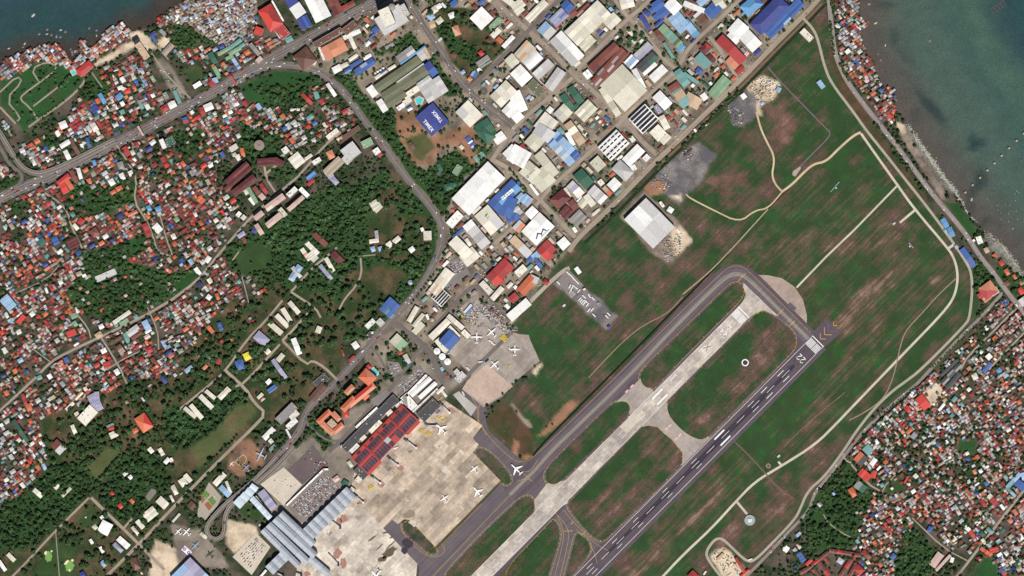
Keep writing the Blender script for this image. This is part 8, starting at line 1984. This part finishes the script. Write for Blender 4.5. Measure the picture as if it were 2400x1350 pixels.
# apron carts, stairs and buses
def cartm(col): mb = MB(); mb.box(-1.6, -.9, .35, 1.6, .9, .7); mb.box(-1.5, -.85, .7, -1.3, .85, 1.7); mb.box(1.3, -.85, .7, 1.5, .85, 1.7); mb.box(-1.5, -.9, 1.7, 1.5, .9, 1.85); return mesh('cart', mb.v, mb.f, flatmat(col, .6, .08))
CT = dict(yellow=cartm('D8B838'), grey=cartm('8c8c90'), blue=cartm('4a5aa8'))
for cx_, cy_, nx, ny, sp, col, where in [(1031,977,3,4,2.6,'yellow','below the dark terminal extension'),(1042,983,4,3,2.6,'yellow','between terminal and docked jet'),(1028,965,4,3,2.4,'blue','beside dark terminal extension'),(990,1008,4,3,3,'yellow','left of the docked jet'),(1005,1016,4,4,3,'yellow','below left of docked jet'),(870,1142,5,4,2.6,'yellow','near the dark lower terminal extension'),(1033,935,4,2,2.6,'yellow','beside the cream apron offices'),(1183,792,4,8,2.4,'yellow','at right edge of cargo apron'),(1157,755,4,4,2.4,'grey','right of cargo apron centre'),(1130,762,4,4,2.4,'grey','in middle of cargo apron'),(1118,752,3,3,2.4,'grey','upper middle of cargo apron'),(1083,742,3,3,2.6,'yellow','beside cargo office trees'),(915,1100,3,3,3,'grey','below terminal low half'),(965,1058,3,3,3,'grey','under the terminal centre'),(925,1108,1,4,2.6,'yellow','beside stain below terminal'),(843,1180,2,3,3,'blue','near silver terminal bridge'),(1197,858,2,2,3,'yellow','beside propeller plane tail'),(775,1250,3,3,3,'grey','beside the silver concourse')]:
    for i in range(nx):
        for j in range(ny):
            if vr.random() < .15: continue
            u, v = (i-nx/2)*sp*1.25, (j-ny/2)*sp*.8; x, y = cx_+(u*.72+v*.69), cy_+(-u*.69+v*.72)
            tag(link('baggage_cart', CT[col], None, W(x+vr.uniform(-.3, .3), y+vr.uniform(-.3, .3), .42), R(42+vr.uniform(-6, 6))), '%s baggage cart, row %d place %d, in the group %s' % (col, j+1, i+1, where), 'cart', 'carts '+where)
mb = MB(); mb.box(-6, -1.4, .9, 6, 1.4, 3.4); mb.box(-5, -1.2, .3, 5, 1.2, .88); BUSM = mesh('trailer', mb.v, mb.f, flatmat('DCDAD6', .5, .08))
mb = MB(); mb.box(-6, -1.4, .9, 6, 1.4, 3.4); mb.box(-5, -1.2, .3, 5, 1.2, .88); DKM = mesh('trailer', mb.v, mb.f, flatmat('2f3036', .5, .08))
yard = [T4(1200, 600, x, y)+(a,) for x, y, a in [(590,180,-45),(625,210,-45),(655,245,-45),(690,280,-45),(610,320,60),(630,340,60),(655,320,-40),(675,335,-40),(705,370,50),(760,430,-45),(815,420,-60),(855,450,-45),(715,455,50),(730,470,50),(745,485,50),(760,500,50),(780,480,-40),(795,515,50),(810,570,50),(845,565,50),(865,625,-45),(1000,640,-45),(1020,615,-45),(490,285,-45),(615,375,50)]]
for i, (x, y, a) in enumerate(sorted(yard, key=lambda p: p[0]-p[1]*-1)): tag(link('tank_trailer', BUSM, None, W(x, y, .3), R(a)), 'white trailer in tanker yard, %s counted from upper left' % ('%dth' % (i+1) if i > 9 else nth(i) if i else 'first'), 'trailer', 'tanker yard trailers')
for x, y, a, m_, lab_ in [(1156,806,-30,BUSM,'white ground bus below cargo carts'),(1150,800,-30,BUSM,'second ground bus beside white ground bus'),(1126,848,8,BUSM,'white bus left of apron road'),(1141.5,846,42,DKM,'black bus on the apron road'),(1097,864,-42,BUSM,'white bus beside fuel yard corner'),(1196,818,-40,BUSM,'white bus at upper right apron'),(1086,922,-60,BUSM,'white bus on dark taxi link'),(2293,560,-55,BUSM,'white truck on coastal road bend'),(1657,292,40,BUSM,'white lorry on upper fence road'),(1758,1311,20,BUSM,'white van on lower patrol road bend'),(1590,540,-50,BUSM,'white lorry beside airfield warehouse'),(870,1097,40,BUSM,'white bus at terminal lower end'),(853,1118,40,BUSM,'white bus at dark lower extension'),(928,1050,20,BUSM,'white coach under terminal front')]: tag(link('bus', m_, None, W(x, y, .5), R(a)), lab_, 'bus')
CNT = {c: None for c in 'BRGNAW'}
for c in CNT: mb = MB(); mb.box(-6, -1.25, 0, 6, 1.25, 2.6); CNT[c] = mesh('container', mb.v, mb.f, roofmat(c))
k = 0
for x0, y0, n in [(1408,284,6),(1420,293,6),(1385,294,3),(1390,278,3),(1396,273,2),(1632,215,4),(1637,213,3),(1748,125,4)]:
    for i in range(n):
        k += 1; c = vr.choice('BRGNAW'); x, y = x0+i*1.7, y0+i*1.5
        tag(link('shipping_container', CNT[c], None, W(x, y, .1), R(52)), '%s shipping container, %s in its row %s' % (NAME[c], nth(i) if i else 'first', 'by ivory slotted warehouse' if x0 < 1500 and y0 < 285 else 'in the container yard %s' % ('left side' if x0 < 1400 else 'centre' if x0 < 1415 else 'right side') if x0 < 1500 else 'beside light green warehouse' if x0 < 1700 else 'beside long red factory'), 'container', 'shipping containers')
